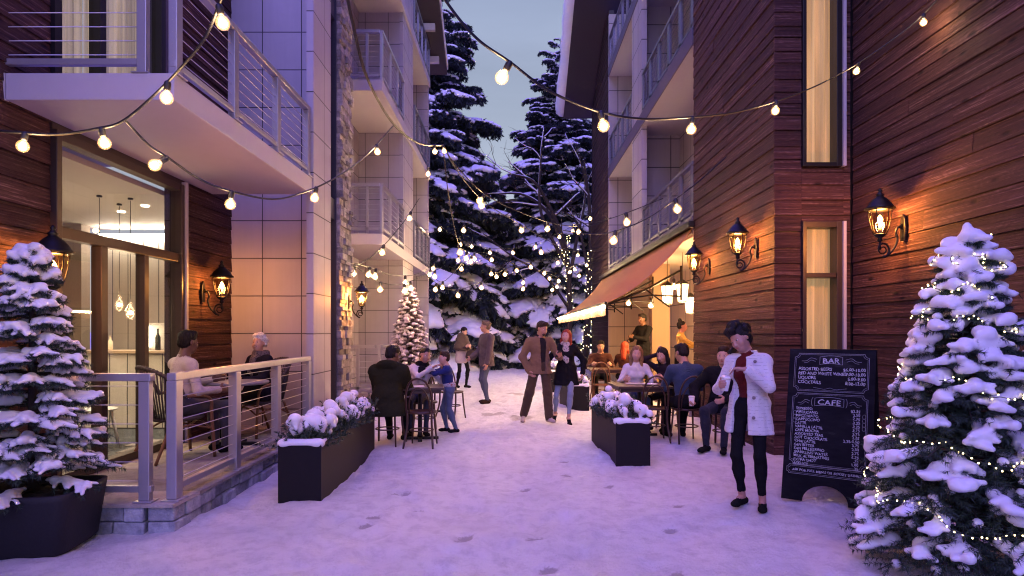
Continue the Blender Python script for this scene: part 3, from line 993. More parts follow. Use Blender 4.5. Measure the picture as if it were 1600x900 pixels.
def slot_window(z0, z1, lab, mull=None, mat=None):
    w = thing("slot_window", lab, "window", (3.79, 7.8, z0))
    f = MB()
    f.box(XW0 - 0.001, XW0 + 0.045, 7.76, 7.95, z0, z1); f.box(XW1 - 0.10, XW1 - 0.035, 7.765, 7.95, z0, z1)
    f.box(XW0 + 0.045, XW1 - 0.10, 7.77, 7.95, z0, z0 + 0.05); f.box(XW0 + 0.045, XW1 - 0.10, 7.77, 7.95, z1 - 0.07, z1)
    if mull: f.box(XW0 + 0.045, XW1 - 0.10, 7.78, 7.95, mull, mull + 0.055)
    f.build("frame", BLACKF if not mull else BRONZE, w, world=True, bevel=0.004)
    MB().box(XW1 - 0.034, XW1 + 0.002, 7.74, 7.95, z0, z1).build("outer_jamb", PAINT, w, world=True)
    MB().box(XW0 + 0.045, XW1 - 0.10, 7.85, 7.856, z0 + 0.05, z1 - 0.07).build("pane", GLASS, w, world=True)
    curtain(w, 'y', 7.99, XW0 - 0.01, XW1 - 0.02, z0, z1, mat, 4, 0.02)
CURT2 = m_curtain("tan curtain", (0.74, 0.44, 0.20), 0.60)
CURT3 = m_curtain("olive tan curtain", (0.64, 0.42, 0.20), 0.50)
slot_window(3.53, 6.6, "upper slot window with tan curtain on the right building", None, CURT2)
slot_window(0.85, 2.86, "lower slot window with crossbar above the chalkboard", 2.18, CURT3)
# recessed balconies
bx("recess_wall", 4.35, 4.5, 11.3, 21.3, 3.4, 12, TILE_R, RB)
bx("panel_wall", 3.335, 4.348, 16.6, 16.75, 3.4, 12, TILE_R, RB)
bx("panel_wall", XR + 0.005, 4.348, 21.15, 21.3, 3.4, 12, TILE_R, RB)
bx("panel_wall", XR + 0.03, 4.348, 11.302, 11.35, 3.4, 12, TILE_R, RB)
bx("panel_column", XR, 3.333, 15.8, 17.05, 3.4, 12, TILE_R, RB)
for i, zt in enumerate((3.55, 6.88, 10.22)):
    b = bx("balcony", XR + 0.004, 4.347, 11.36, 21.14, zt - 0.28, zt, PAINT, RB)
    MB().box(XR - 0.02, XR + 0.002, 11.305, 21.145, zt - 0.30, zt + 0.012).build("fascia", FASCIA_D, b, world=True)
    railing(b, (XR + 0.03, 11.36), (XR + 0.03, 15.78), zt, 1.0, (0.01, 0.2, 0.4, 0.6, 0.8, 0.99), 0.16, 0.05, 9, True, METAL_D)
    railing(b, (XR + 0.03, 17.08), (XR + 0.03, 21.12), zt, 1.0, (0.01, 0.2, 0.4, 0.6, 0.8, 0.99), 0.16, 0.05, 9, True, METAL_D)
planks('x', XR, -1, 21.3, 25.7, -0.4, 12.2, "wood_wall", RB, WOOD_DARK, 9)
m = MB()
m.prism([(19.0, 13.85), (26.2, 10.22), (26.2, 10.42), (19.0, 14.05)], 'x', 2.10, 9.0)
m.build("roof", ROOFD, RB, world=True)
s_ = SDF(0.06)
for y in np.arange(19.0, 26.3, 0.3):
    zz = 13.85 - (y - 19) * 0.504 + 0.42
    s_.ell((2.06 + random.uniform(-0.03, 0.03), y, zz), (0.26, 0.42, 0.32), k=0.15)
    s_.ell((2.5, y, zz + 0.05), (0.5, 0.42, 0.25), k=0.15)
V, F, _ = s_.mesh()
np_mesh("roof_snow", V, F, SNOW, RB, world=True)
# ground floor cafe recess
bx("recess_floor", XR - 0.06, 4.85, 11.35, 20.6, -0.1, 0.16, PAVE, RB)
bx("cafe_wall", 4.8, 5.0, 11.3, 20.6, 0.16, 3.24, TILE_C, RB)
bx("cafe_wall", XR - 0.1, 4.798, 20.5, 20.65, -0.1, 3.24, TILE_C, RB)
bx("cafe_wall", XR + 0.035, 4.798, 11.30, 11.34, 0.16, 3.24, TILE_C, RB)
bx("cafe_pier", 3.5, 3.95, 16.0, 16.4, 0.16, 3.2, m_plain("cream plaster pier", (0.27, 0.19, 0.13), 0.8, var=0.03), RB, 0.01)
bx("cafe_ceiling", XR + 0.01, 4.798, 11.345, 20.49, 3.2, 3.262, CREAMW, RB)
# ------------------------------------------------------------------ vegetation
NEEDLE = m_plain("dark fir needles", (0.022, 0.045, 0.030), 0.6, var=0.4, scale=12)
NEEDLE_B = m_plain("blue dark fir needles", (0.012, 0.022, 0.026), 0.65, var=0.4, scale=3)
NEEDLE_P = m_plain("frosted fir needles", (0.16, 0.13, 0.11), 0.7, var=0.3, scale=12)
BARK = m_plain("dark bark", (0.035, 0.024, 0.020), 0.9, var=0.4, scale=14, bump=0.6)

def unit(v):
    return v / np.maximum(np.linalg.norm(v, axis=-1, keepdims=True), 1e-9)

def needle_tris(A, B, n, length, width, fwd=0.6, rng=RNG, sag=0.0):
    """n needles round each twig A[i]->B[i]; returns triangles (m*3,3)"""
    A = np.asarray(A, float); B = np.asarray(B, float)
    m = len(A)
    t = rng.random((m, n, 1)) ** 0.9
    P = A[:, None] + (B - A)[:, None] * t
    d = unit(B - A)[:, None]
    rnd = unit(rng.normal(size=(m, n, 3)))
    perp = unit(rnd - d * (rnd * d).sum(-1, keepdims=True))
    dr = unit(perp + d * fwd - np.array((0, 0, sag)))
    L_ = length * (0.7 + 0.6 * rng.random((m, n, 1)))
    side = unit(np.cross(dr, rng.normal(size=(m, n, 3)))) * width
    T = np.stack([P - side, P + side, P + dr * L_], 2)
    return T.reshape(-1, 3)

def tri_mesh(name, T, mat, parent):
    F = np.arange(len(T), dtype=np.int32).reshape(-1, 3)
    return np_mesh(name, T, F, mat, parent, smooth=False)

def small_fir(name, label, group, loc, H, rad, nb, mode, seed, lean=0.0, mats=(NEEDLE, SNOW), z0=0.12, snowh=0.014, cat="Christmas tree"):
    """fir a person could carry: trunk, needled crown, snow lying on its boughs. returns (thing, bough list)"""
    t = thing(name, label, cat, loc, 0, group)
    rng = np.random.default_rng(seed)
    rr = random.Random(seed)
    tw = []
    MB().tube([(0, 0, 0), (lean * 0.5, 0, H * 0.5), (lean, 0, H * 0.97)], [0.045 * H / 2, 0.03 * H / 2, 0.006], 8).build("trunk", BARK, t)
    S = SDF(snowh)
    TA, TB = [], []
    boughs = []
    for i in range(nb):
        f = (i + 0.5) / nb
        zz = z0 + (H - z0) * (1 - (1 - f) ** 0.62 if mode != 'tier' else f ** 0.9 * 0.97)
        if mode == 'tier':
            zz = z0 + (H - z0) * 0.97 * (round(f * 13) / 13 + rr.uniform(-0.05, 0.05))
            zz = min(zz, H * 0.97)
        q = 1 - zz / H
        r_ = rad * (q ** 0.82) * rr.uniform(0.82, 1.10) + 0.05
        if mode == 'clump' and q > 0.9: r_ *= 0.93
        th = i * 2.39996 + rr.uniform(-0.25, 0.25)
        dx, dy = math.cos(th), math.sin(th)
        cx = lean * zz / H
        droop = (0.10 if mode == 'clump' else 0.03) * r_ / max(rad, 0.1)
        rise = 0.28 * (1 - q) * r_
        a = np.array((cx, 0, zz + (0.10 * r_ if mode == 'clump' else 0.0)))
        mid = np.array((cx + dx * r_ * 0.55, dy * r_ * 0.55, zz + 0.02 * r_ + rise * 0.6))
        tip = np.array((cx + dx * r_, dy * r_, zz - droop + rise))
        boughs.append((a, mid, tip, th, r_, zz))
        TA += [a, mid]; TB += [mid, tip]
        # side twigs
        ns = 5 if mode != 'dense' else 3
        for s_ in range(ns):
            ft = 0.35 + 0.6 * s_ / ns
            base = mid + (tip - mid) * max(0, (ft - 0.5) / 0.5) if ft > 0.5 else a + (mid - a) * (ft / 0.5)
            for sg in (-1, 1):
                an = th + sg * rr.uniform(0.6, 0.95)
                ln = r_ * (0.42 - 0.22 * ft) * rr.uniform(0.7, 1.2) + 0.03
                TA.append(base); TB.append(base + np.array((math.cos(an) * ln, math.sin(an) * ln, -0.03 + rr.uniform(-0.02, 0.02))))
                if mode == 'tier' and rr.random() < 0.9:
                    e = TB[-1]
                    S.cap(base + (0, 0, 0.02), base + (e - base) * 0.8 + (0, 0, 0.016), 0.021, 0.013, k=0.018, sc=(1, 1, 0.72))
        if mode == 'clump':
            big = 1.0 if q > 0.25 else 1.15
            if rr.random() < (0.66 if q > 0.5 else 0.85):
                k0 = rr.uniform(0.55, 0.74) if q > 0.3 else 0.25
                p0 = a + (tip - a) * k0 + np.array((0, 0, 0.035)); p1 = tip + np.array((0, 0, 0.025))
                S.cap(p0, p1, 0.036 * big, 0.028 * big, k=0.028, sc=(1, 1, 0.72))
                for s_ in range(rr.choice((3, 4, 5))):
                    b = p0 + (p1 - p0) * rr.uniform(0.15, 0.95)
                    an = th + rr.choice((-1, 1)) * rr.uniform(0.8, 1.5)
                    ln = rr.uniform(0.045, 0.10)
                    e = b + np.array((math.cos(an) * ln, math.sin(an) * ln, rr.uniform(-0.035, 0.01)))
                    S.cap(b, e, 0.031 * big, 0.022 * big, k=0.022, sc=(1, 1, 0.78))
                for s_ in range(3):
                    b = p0 + (p1 - p0) * rr.random()
                    S.ell(b + np.array((rr.gauss(0, .03), rr.gauss(0, .03), 0.01)), rr.uniform(0.022, 0.042), k=0.03)
            elif rr.random() < 0.6:
                S.ell(tip * np.array((0.8, 0.8, 1)) + np.array((0, 0, 0.03)), 0.03, k=0.02)
        elif mode == 'tier':
            p0 = a + (mid - a) * 0.45
            S.cap(p0 + (0, 0, 0.024), mid + (0, 0, 0.024), 0.020, 0.026, k=0.018, sc=(1, 1, 0.72))
            S.cap(mid + (0, 0, 0.03), tip * 0.94 + a * 0.06 + (0, 0, 0.014), 0.026, 0.012, k=0.018, sc=(1, 1, 0.72))
            for s_ in range(5):
                b = p0 + (tip - p0) * rr.uniform(0.1, 0.95)
                S.ell(b + np.array((rr.gauss(0, .02), rr.gauss(0, .02), 0.026)), rr.uniform(0.018, 0.032), k=0.02)
        else:
            p0 = a + (mid - a) * 0.6
            S.cap(mid + (0, 0, 0.02), tip + (0, 0, 0.012), 0.034, 0.022, k=0.03, sc=(1, 1, 0.75))
            for s_ in range(2):
                b = mid + (tip - mid) * rr.random()
                an = th + rr.choice((-1, 1)) * 0.9
                S.cap(b + (0, 0, 0.015), b + np.array((math.cos(an) * 0.08, math.sin(an) * 0.08, 0.0)), 0.024, 0.018, k=0.03)
    if mode == 'clump':
        for i in range(14): S.ell((lean + rr.gauss(0, 0.05), rr.gauss(0, 0.05), H - 0.04 - abs(rr.gauss(0, 0.10))), rr.uniform(0.028, 0.045), k=0.03)
        S.cap((lean, 0, H - 0.10), (lean, 0, H + 0.03), 0.045, 0.024, k=0.04)
    else:
        for i in range(6): S.ell((lean + rr.gauss(0, 0.03), rr.gauss(0, 0.03), H - 0.03 - abs(rr.gauss(0, 0.08))), 0.033, k=0.03)
    nn = {'clump': 62, 'tier': 60, 'dense': 40}[mode]
    ln = {'clump': 0.034, 'tier': 0.034, 'dense': 0.035}[mode]
    T = needle_tris(TA, TB, nn, ln, 0.0024 if mode != 'dense' else 0.004, 0.55, rng, 0.35)
    tri_mesh("crown", T, mats[0], t)
    bm_ = MB()
    for a, mid, tip, *_ in boughs: bm_.tube([a, mid, tip], [0.011, 0.007, 0.003], 5)
    bm_.build("boughs", BARK, t)
    V, F, _ = S.mesh()
    V = V + 0.005 * np.stack([vnoise(V[:, 0] * 55, V[:, 1] * 55 + V[:, 2] * 80, k) - 0.5 for k in (1, 2, 3)], 1)
    np_mesh("snow", V, F, mats[1], t)
    return t, boughs

# big snow laden tree on the right
BIGT = (2.93, 4.15, -0.02)
big_tree, big_boughs = small_fir("snowy_fir", "big fir heaped with thick snow clumps and wound with fairy lights beside the chalkboard", None, BIGT, 2.20, 0.66, 250, 'clump', 5, 0.02, snowh=0.0115, z0=0.10)
pot_tree, _ = small_fir("potted_fir", "snow covered fir standing in the dark pot in front of the terrace", None, (-3.45, 4.62, 0.37), 1.80, 0.50, 130, 'tier', 9, -0.02, z0=0.07, snowh=0.0085)
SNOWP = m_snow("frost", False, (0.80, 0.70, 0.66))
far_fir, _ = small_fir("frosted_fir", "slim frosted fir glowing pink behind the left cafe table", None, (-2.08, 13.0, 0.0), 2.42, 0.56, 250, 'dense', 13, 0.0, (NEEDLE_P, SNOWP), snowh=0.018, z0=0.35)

# pot of the left tree
pt = thing("tree_pot", "large dark rounded square pot holding the left snowy fir", "plant pot", (-3.42, 4.62, 0))
def rsq(hw, z, n=40, p=7):
    return [(hw * np.sign(math.cos(a)) * abs(math.cos(a)) ** (2 / p), hw * np.sign(math.sin(a)) * abs(math.sin(a)) ** (2 / p), z) for a in np.linspace(0, 2 * math.pi, n, endpoint=False)]
lv = [rsq(0.27, -0.03), rsq(0.30, 0.0), rsq(0.345, 0.36), rsq(0.35, 0.405), rsq(0.335, 0.41), rsq(0.32, 0.40), rsq(0.315, 0.34)]
vs = [v for l in lv for v in l]; n = 40
fs = [(i * n + j, i * n + (j + 1) % n, (i + 1) * n + (j + 1) % n, (i + 1) * n + j) for i in range(len(lv) - 1) for j in range(n)]
fs.append([(len(lv) - 1) * n + j for j in range(n)])
POTM = m_plain("dark fibre clay", (0.022, 0.021, 0.027), 0.6, var=0.25, scale=60, bump=0.35, spec=0.25)
MB().add(vs, fs, 0, True).build("pot_body", POTM, pt)
S = SDF(0.012)
for i in range(70):
    a, r_ = random.random() * 6.28, 0.28 * math.sqrt(random.random())
    S.ell((r_ * math.cos(a), r_ * math.sin(a), 0.355), (0.035, 0.035, 0.02), k=0.02)
V, F, _ = S.mesh(); np_mesh("soil", V, F, m_plain("dark soil", (0.02, 0.014, 0.010), 0.95, var=0.4), pt)
pt.rotation_euler = (0, 0, R(8))

# ---- tall conifers beyond the alley
def bough_proto(seed, snow=1.0, vox=0.024):
    rr = random.Random(seed); rng = np.random.default_rng(seed)
    def axis(t): return np.array((t, 0.05 * math.sin(t * 4 + seed), 0.10 * t - 0.34 * t * t))
    TA, TB = [], []
    S = SDF(vox)
    for i in range(8):
        TA.append(axis(i / 8)); TB.append(axis((i + 1) / 8))
    for i in range(9):
        t = 0.14 + 0.82 * i / 8
        for sg in (-1, 1):
            ln = (0.42 * (1 - t) + 0.11) * rr.uniform(0.7, 1.15)
            an = sg * rr.uniform(0.65, 1.05)
            b = axis(t)
            e = b + np.array((math.cos(an) * ln, math.sin(an) * ln, -ln * rr.uniform(0.15, 0.5)))
            TA.append(b); TB.append(e)
            # hanging sprays
            for q in (0.45, 0.8):
                c = b + (e - b) * q
                TA.append(c); TB.append(c + np.array((rr.uniform(-.03, .06), sg * 0.03, -rr.uniform(0.06, 0.15))))
            if rr.random() < 0.93 * snow:
                S.cap(b + (e - b) * rr.uniform(0, 0.25) + (0, 0, 0.045), b + (e - b) * rr.uniform(0.75, 1.0) + (0, 0, 0.035), 0.050, 0.036, k=0.03, sc=(1, 1, 0.75))
            if rr.random() < 0.5 * snow:
                S.ell(b + (e - b) * rr.uniform(0.4, 0.9) + (0, 0, 0.03), (rr.uniform(0.05, 0.075),) * 2 + (0.05,), k=0.03)
    for i in range(7):
        if rr.random() < 0.9 * snow:
            S.cap(axis(0.15 + i * 0.12) + (0, 0, 0.035), axis(0.25 + i * 0.12) + (0, 0, 0.022), rr.uniform(0.05, 0.07), k=0.03, sc=(1, 1, 0.8))
    T = needle_tris(TA, TB, 14, 0.10, 0.022, 0.7, rng, 0.5)
    V, F, _ = S.mesh()
    V = V + 0.012 * np.stack([vnoise(V[:, 0] * 22, V[:, 1] * 22 + 9 * k, k) - 0.5 for k in (1, 2, 3)], 1)
    return T, V, F
PROTO = [bough_proto(s_) for s_ in (1, 2, 3, 4, 5)]
def conifer(name, label, group, loc, H, rad, seed, nb=130, z0=0.3, pw=0.8, proto=None):
    proto = proto or PROTO
    t = thing(name, label, "tree", loc, 0, group)
    rr = random.Random(seed)
    MB().tube([(0, 0, -0.3), (0.05, 0, H * 0.5), (0, 0.03, H * 0.985)], [0.022 * H, 0.014 * H, 0.01], 9).build("trunk", BARK, t)
    TS, VS, FS = [], [], []
    nv = 0
    for i in range(nb):
        f = (i + 0.5) / nb
        zz = z0 + (H - z0) * (1 - (1 - f) ** 0.66)
        q = 1 - zz / H
        L_ = (rad * q ** pw + 0.25) * rr.uniform(0.72, 1.12)
        th = i * 2.39996 + rr.uniform(-0.4, 0.4)
        tilt = rr.uniform(-0.12, 0.12) + (0.5 * (1 - q) ** 3) - 0.10 * q
        # a long bough is a limb that carries several smaller fans
        if L_ > 1.3: fans = [(0.0, 0.0, 0.55), (0.50, 0.0, 0.50), (0.34, 0.55, 0.46), (0.30, -0.55, 0.46), (0.62, 0.42, 0.34), (0.60, -0.42, 0.34)]
        else: fans = [(0.0, 0.0, 1.0)]
        for q_, (st, yaw, sz) in enumerate(fans):
            T, V, F = proto[(i + q_) % len(proto)]
            M0 = np.array(Matrix.Rotation(th, 3, 'Z') @ Matrix.Rotation(-tilt, 3, 'Y'))
            M = np.array(Matrix.Rotation(th + yaw + rr.uniform(-0.12, 0.12), 3, 'Z') @ Matrix.Rotation(-tilt + rr.uniform(-0.1, 0.14), 3, 'Y'))
            s_ = np.array((L_ * sz, L_ * sz * rr.uniform(0.85, 1.15), L_ * sz * rr.uniform(0.85, 1.1)))
            o = np.array((0, 0, zz)) + M0 @ np.array((L_ * st, 0, -0.10 * L_ * st * st))
            TS.append((T * s_) @ M.T + o)
            if rr.random() < 0.84: VS.append((V * s_) @ M.T + o); FS.append(F + nv); nv += len(V)
    tri_mesh("crown", np.concatenate(TS), NEEDLE_B, t)
    np_mesh("snow", np.concatenate(VS), np.concatenate(FS), SNOW, t)
    return t
conifer("snowy_conifer", "tall snow laden conifer rising beside the left building's roof", "conifers at the end of the alley", (-4.7, 29.0, 0), 21.0, 6.0, 3, 290, 0.3, 0.72)
conifer("snowy_conifer", "tallest snow laden conifer, in front of the right building's eave", "conifers at the end of the alley", (2.35, 31.0, 0), 15.9, 5.4, 4, 290, 0.3, 0.80)
c3 = conifer("snowy_conifer", "shorter snowy conifer between the two tall ones", "conifers at the end of the alley", (-1.3, 35.0, 0), 9.0, 4.2, 6, 140, 0.2, 0.7)
c4_ = conifer("snowy_conifer", "low wide snowy conifer with boughs to the ground at the alley's end", "conifers at the end of the alley", (-2.4, 27.6, -0.1), 5.4, 3.2, 7, 75, 0.15, 0.7)
REST = [(0.6, 29.2, 0.78, "bushy low snowy conifer right of the alley's middle, behind the walking couple"), (3.4, 38.5, 1.25, None), (0.6, 41, 1.05, None), (-4.6, 40, 1.2, None), (-2.2, 44, 1.2, None), (2.2, 46, 1.3, None), (-7, 36, 1.4, None), (6.5, 40, 1.4, None), (-9.5, 45, 1.5, None), (9, 46, 1.5, None), (5, 52, 1.5, None), (-5.5, 54, 1.5, None)]
REST += [(-0.3, 37.5, 0.95, None), (1.2, 36.0, 0.9, None), (-3.4, 36.5, 1.1, None)]
for i, (x, y, s_, lb) in enumerate(REST):
    src = c4_ if s_ < 0.85 else c3
    o = dup(src, (x, y, -0.1), random.random() * 6.28, lb or "snowy conifer in the dim row of woodland behind the alley's end", "conifers at the end of the alley" if lb else "woodland conifers farther back")
    o.scale = (s_, s_, s_)

# ---- bare snow dusted broadleaf in front of the conifers
def bare_tree(name, label, loc, limbs, seed, group=None):
    t = thing(name, label, "tree", loc, 0, group)
    rr = random.Random(seed)
    m, s_ = MB(), MB()
    def grow(p, d, r_, L_, depth):
        pts, rad = [p], [r_]
        n = 5
        for i in range(n):
            d = (d + Vector((rr.gauss(0, 0.16), rr.gauss(0, 0.12), rr.gauss(0.02, 0.13)))).normalized()
            p = p + d * (L_ / n)
            pts.append(p); rad.append(r_ * (1 - 0.62 * (i + 1) / n))
        m.tube(pts, rad, 6 if depth else 8)
        if abs(d.z) < 0.9 and depth < 2 and rr.random() < 0.75:
            s_.tube([q + Vector((0, 0, rad[i] * 0.85 + 0.005)) for i, q in enumerate(pts)], [x * 0.95 + 0.006 for x in rad], 5)
        if depth >= 3 or r_ < 0.008: return
        for k in range(rr.choice((2, 3, 3) if depth < 3 else (2, 2))):
            i = rr.randint(2, n)
            dd = (pts[i] - pts[i - 1]).normalized()
            nd = (dd + Vector((rr.gauss(0, 0.6), rr.gauss(0, 0.5), rr.gauss(0.05, 0.45)))).normalized()
            grow(pts[i], nd, rad[i] * rr.uniform(0.6, 0.85) + 0.001, L_ * rr.uniform(0.5, 0.72), depth + 1)
    for (path, r0) in limbs:
        pts = smooth_path([Vector(q) - Vector(loc) for q in path], 6)
        k = len(pts)
        rad = [r0 * (1 - 0.7 * i / (k - 1)) for i in range(k)]
        m.tube(pts, rad, 9)
        s_.tube([q + Vector((-0.01, 0, rad[i] * 0.55)) for i, q in enumerate(pts) if i > k * 0.35], [rad[i] * 0.8 for i in range(k) if i > k * 0.35], 6)
        for i in range(int(k * 0.45), k, 4):
            d = (pts[i] - pts[i - 1]).normalized()
            nd = (d + Vector((rr.gauss(-0.2, 0.7), rr.gauss(0, 0.5), rr.gauss(0.1, 0.5)))).normalized()
            grow(pts[i], nd, rad[i] * 0.6, rr.uniform(0.9, 1.7), 1)
    m.build("trunk", BARK, t); s_.build("snow", SNOW, t)
    return t
Yb = 26.4
LIMBS_A = [([W(888, 575, Yb), W(890, 470, Yb), W(884, 390, Yb), W(862, 330, Yb), W(835, 285, Yb - 0.4), W(800, 272, Yb - 0.8)], 0.13),
           ([W(884, 395, Yb), W(858, 335, Yb + 0.3), W(820, 305, Yb + 0.5), W(775, 302, Yb + 0.4)], 0.10),
           ([W(888, 420, Yb), W(846, 215 + 120, Yb - 0.3), W(845, 250, Yb - 0.2), W(850, 200, Yb)], 0.08),
           ([W(889, 440, Yb), W(900, 380, Yb), W(915, 300, Yb + 0.3), W(905, 240, Yb)], 0.09),
           ([W(888, 480, Yb), W(850, 430, Yb - 0.3), W(800, 400, Yb - 0.6), W(755, 365, Yb - 0.6)], 0.07)]
bare_tree("bare_tree", "bare dark broadleaf tree with snow lined limbs, its trunk wound with fairy lights", W(888, 575, Yb), LIMBS_A, 4)
Yc = 25.9
LIMBS_B = [([W(914, 590, Yc), W(917, 520, Yc), W(920, 450, Yc), W(923, 390, Yc), W(921, 320, Yc), W(912, 250, Yc + 0.3)], 0.16),
           ([W(920, 430, Yc), W(908, 370, Yc + 0.2), W(893, 330, Yc + 0.4)], 0.07)]
bare_tree("bare_tree", "slender bare tree wound with fairy lights right beside the awning's far end", W(914, 590, Yc), LIMBS_B, 8)

# ---- fairy lights
bulb_me = None
def fairy_bulb(parent, p, r_, name="bulb"):
    global bulb_me
    if bulb_me is None:
        o = MB().ball((0, 0, 0), 1.0, 6).build(name, E_FAIRY, parent)
        bulb_me = o.data
    else:
        o = bpy.data.objects.new(name, bulb_me); COL.objects.link(o); o.parent = parent
    o.location = Vector(p) - wloc(parent); o.scale = (r_, r_, r_)
    return o
FWIRE = m_plain("dark green wire", (0.01, 0.018, 0.012), 0.5)
def fairy_string(label, pts, spacing, r_, group=None, jitter=0.0, wire=0.0025):
    t = thing("fairy_lights", label, "fairy lights", pts[0], 0, group)
    MB().tube([p - pts[0] for p in pts], wire, 5).build("wire", FWIRE, t)
    acc, k = 0.0, 0
    for a, b in zip(pts[:-1], pts[1:]):
        L_ = (b - a).length
        while acc < L_ and k < 98:
            p = a.lerp(b, acc / L_) + Vector((random.gauss(0, jitter), random.gauss(0, jitter), random.gauss(0, jitter)))
            fairy_bulb(t, p, r_); acc += spacing; k += 1
        acc -= L_
    return t
# on the big tree: loops that follow the bough tips and dip between them
rr = random.Random(31)
labs = ["topmost loop of fairy lights round the tip of the big snowy fir", "loop of fairy lights round the upper third of the big snowy fir", "loop of fairy lights round the middle of the big snowy fir", "loop of fairy lights below the middle of the big snowy fir", "lowest loop of fairy lights round the foot of the big snowy fir"]
for k, (za, zb, turns) in enumerate(((2.12, 1.74, 2.0), (1.70, 1.38, 1.1), (1.33, 1.0, 0.95), (0.95, 0.62, 0.85), (0.57, 0.22, 0.8))):
    pts = []
    n = int(turns * 60)
    a0 = R(95)
    for i in range(n + 1):
        f = i / n
        zz = za + (zb - za) * f + 0.035 * math.sin(i * 0.55 + k) + rr.gauss(0, 0.008)
        q = 1 - zz / 2.2
        rd = 0.66 * q ** 0.82 * 0.93 + 0.06 + 0.05 * math.sin(i * 0.8 + k * 2)
        th = a0 + turns * 2 * math.pi * f if turns < 1.5 else -0.6 + turns * 2 * math.pi * f
        pts.append(Vector((BIGT[0] + rd * math.cos(th) + 0.02, BIGT[1] + rd * math.sin(th), zz)))
    # keep the stretches that face the alley
    fairy_string(labs[k], pts, 0.042, 0.0052, "loops of fairy lights on the big fir", 0.006)
def wound(path, r0, turns, label, n=160):
    P = smooth_path(path, 20)
    out = []
    for i in range(n):
        f = i / (n - 1) * (len(P) - 1); j = min(int(f), len(P) - 2)
        p = P[j].lerp(P[j + 1], f - j)
        rr_ = r0 * (1 - 0.55 * i / n) + 0.03
        a = turns * 2 * math.pi * i / n
        out.append(p + Vector((math.cos(a) * rr_, math.sin(a) * rr_, 0.05 * math.sin(a * 2.3))))
    return fairy_string(label, out, 0.17 if n > 150 else 0.15, 0.017, "fairy lights wound on the bare trees", 0.03, 0.004)
wound(LIMBS_B[0][0][:4], 0.16, 12, "fairy lights spiralling up the slender tree by the awning", 200)
wound(LIMBS_B[0][0][:4], 0.17, -10, "second fairy light strand crossing the first on the slender tree by the awning", 200)
wound([W(890, 480, Yb), W(887, 430, Yb), W(884, 395, Yb)], 0.12, 9, "fairy lights spiralling up the trunk of the bare tree", 170)
wound([W(886, 410, Yb), W(876, 395, Yb), W(868, 378, Yb)], 0.08, 5, "short run of fairy lights on the left limb of the bare tree", 100)
wound([W(886, 405, Yb), W(887, 385, Yb), W(889, 366, Yb)], 0.06, 4, "short run of fairy lights on the upper limb of the bare tree", 100)
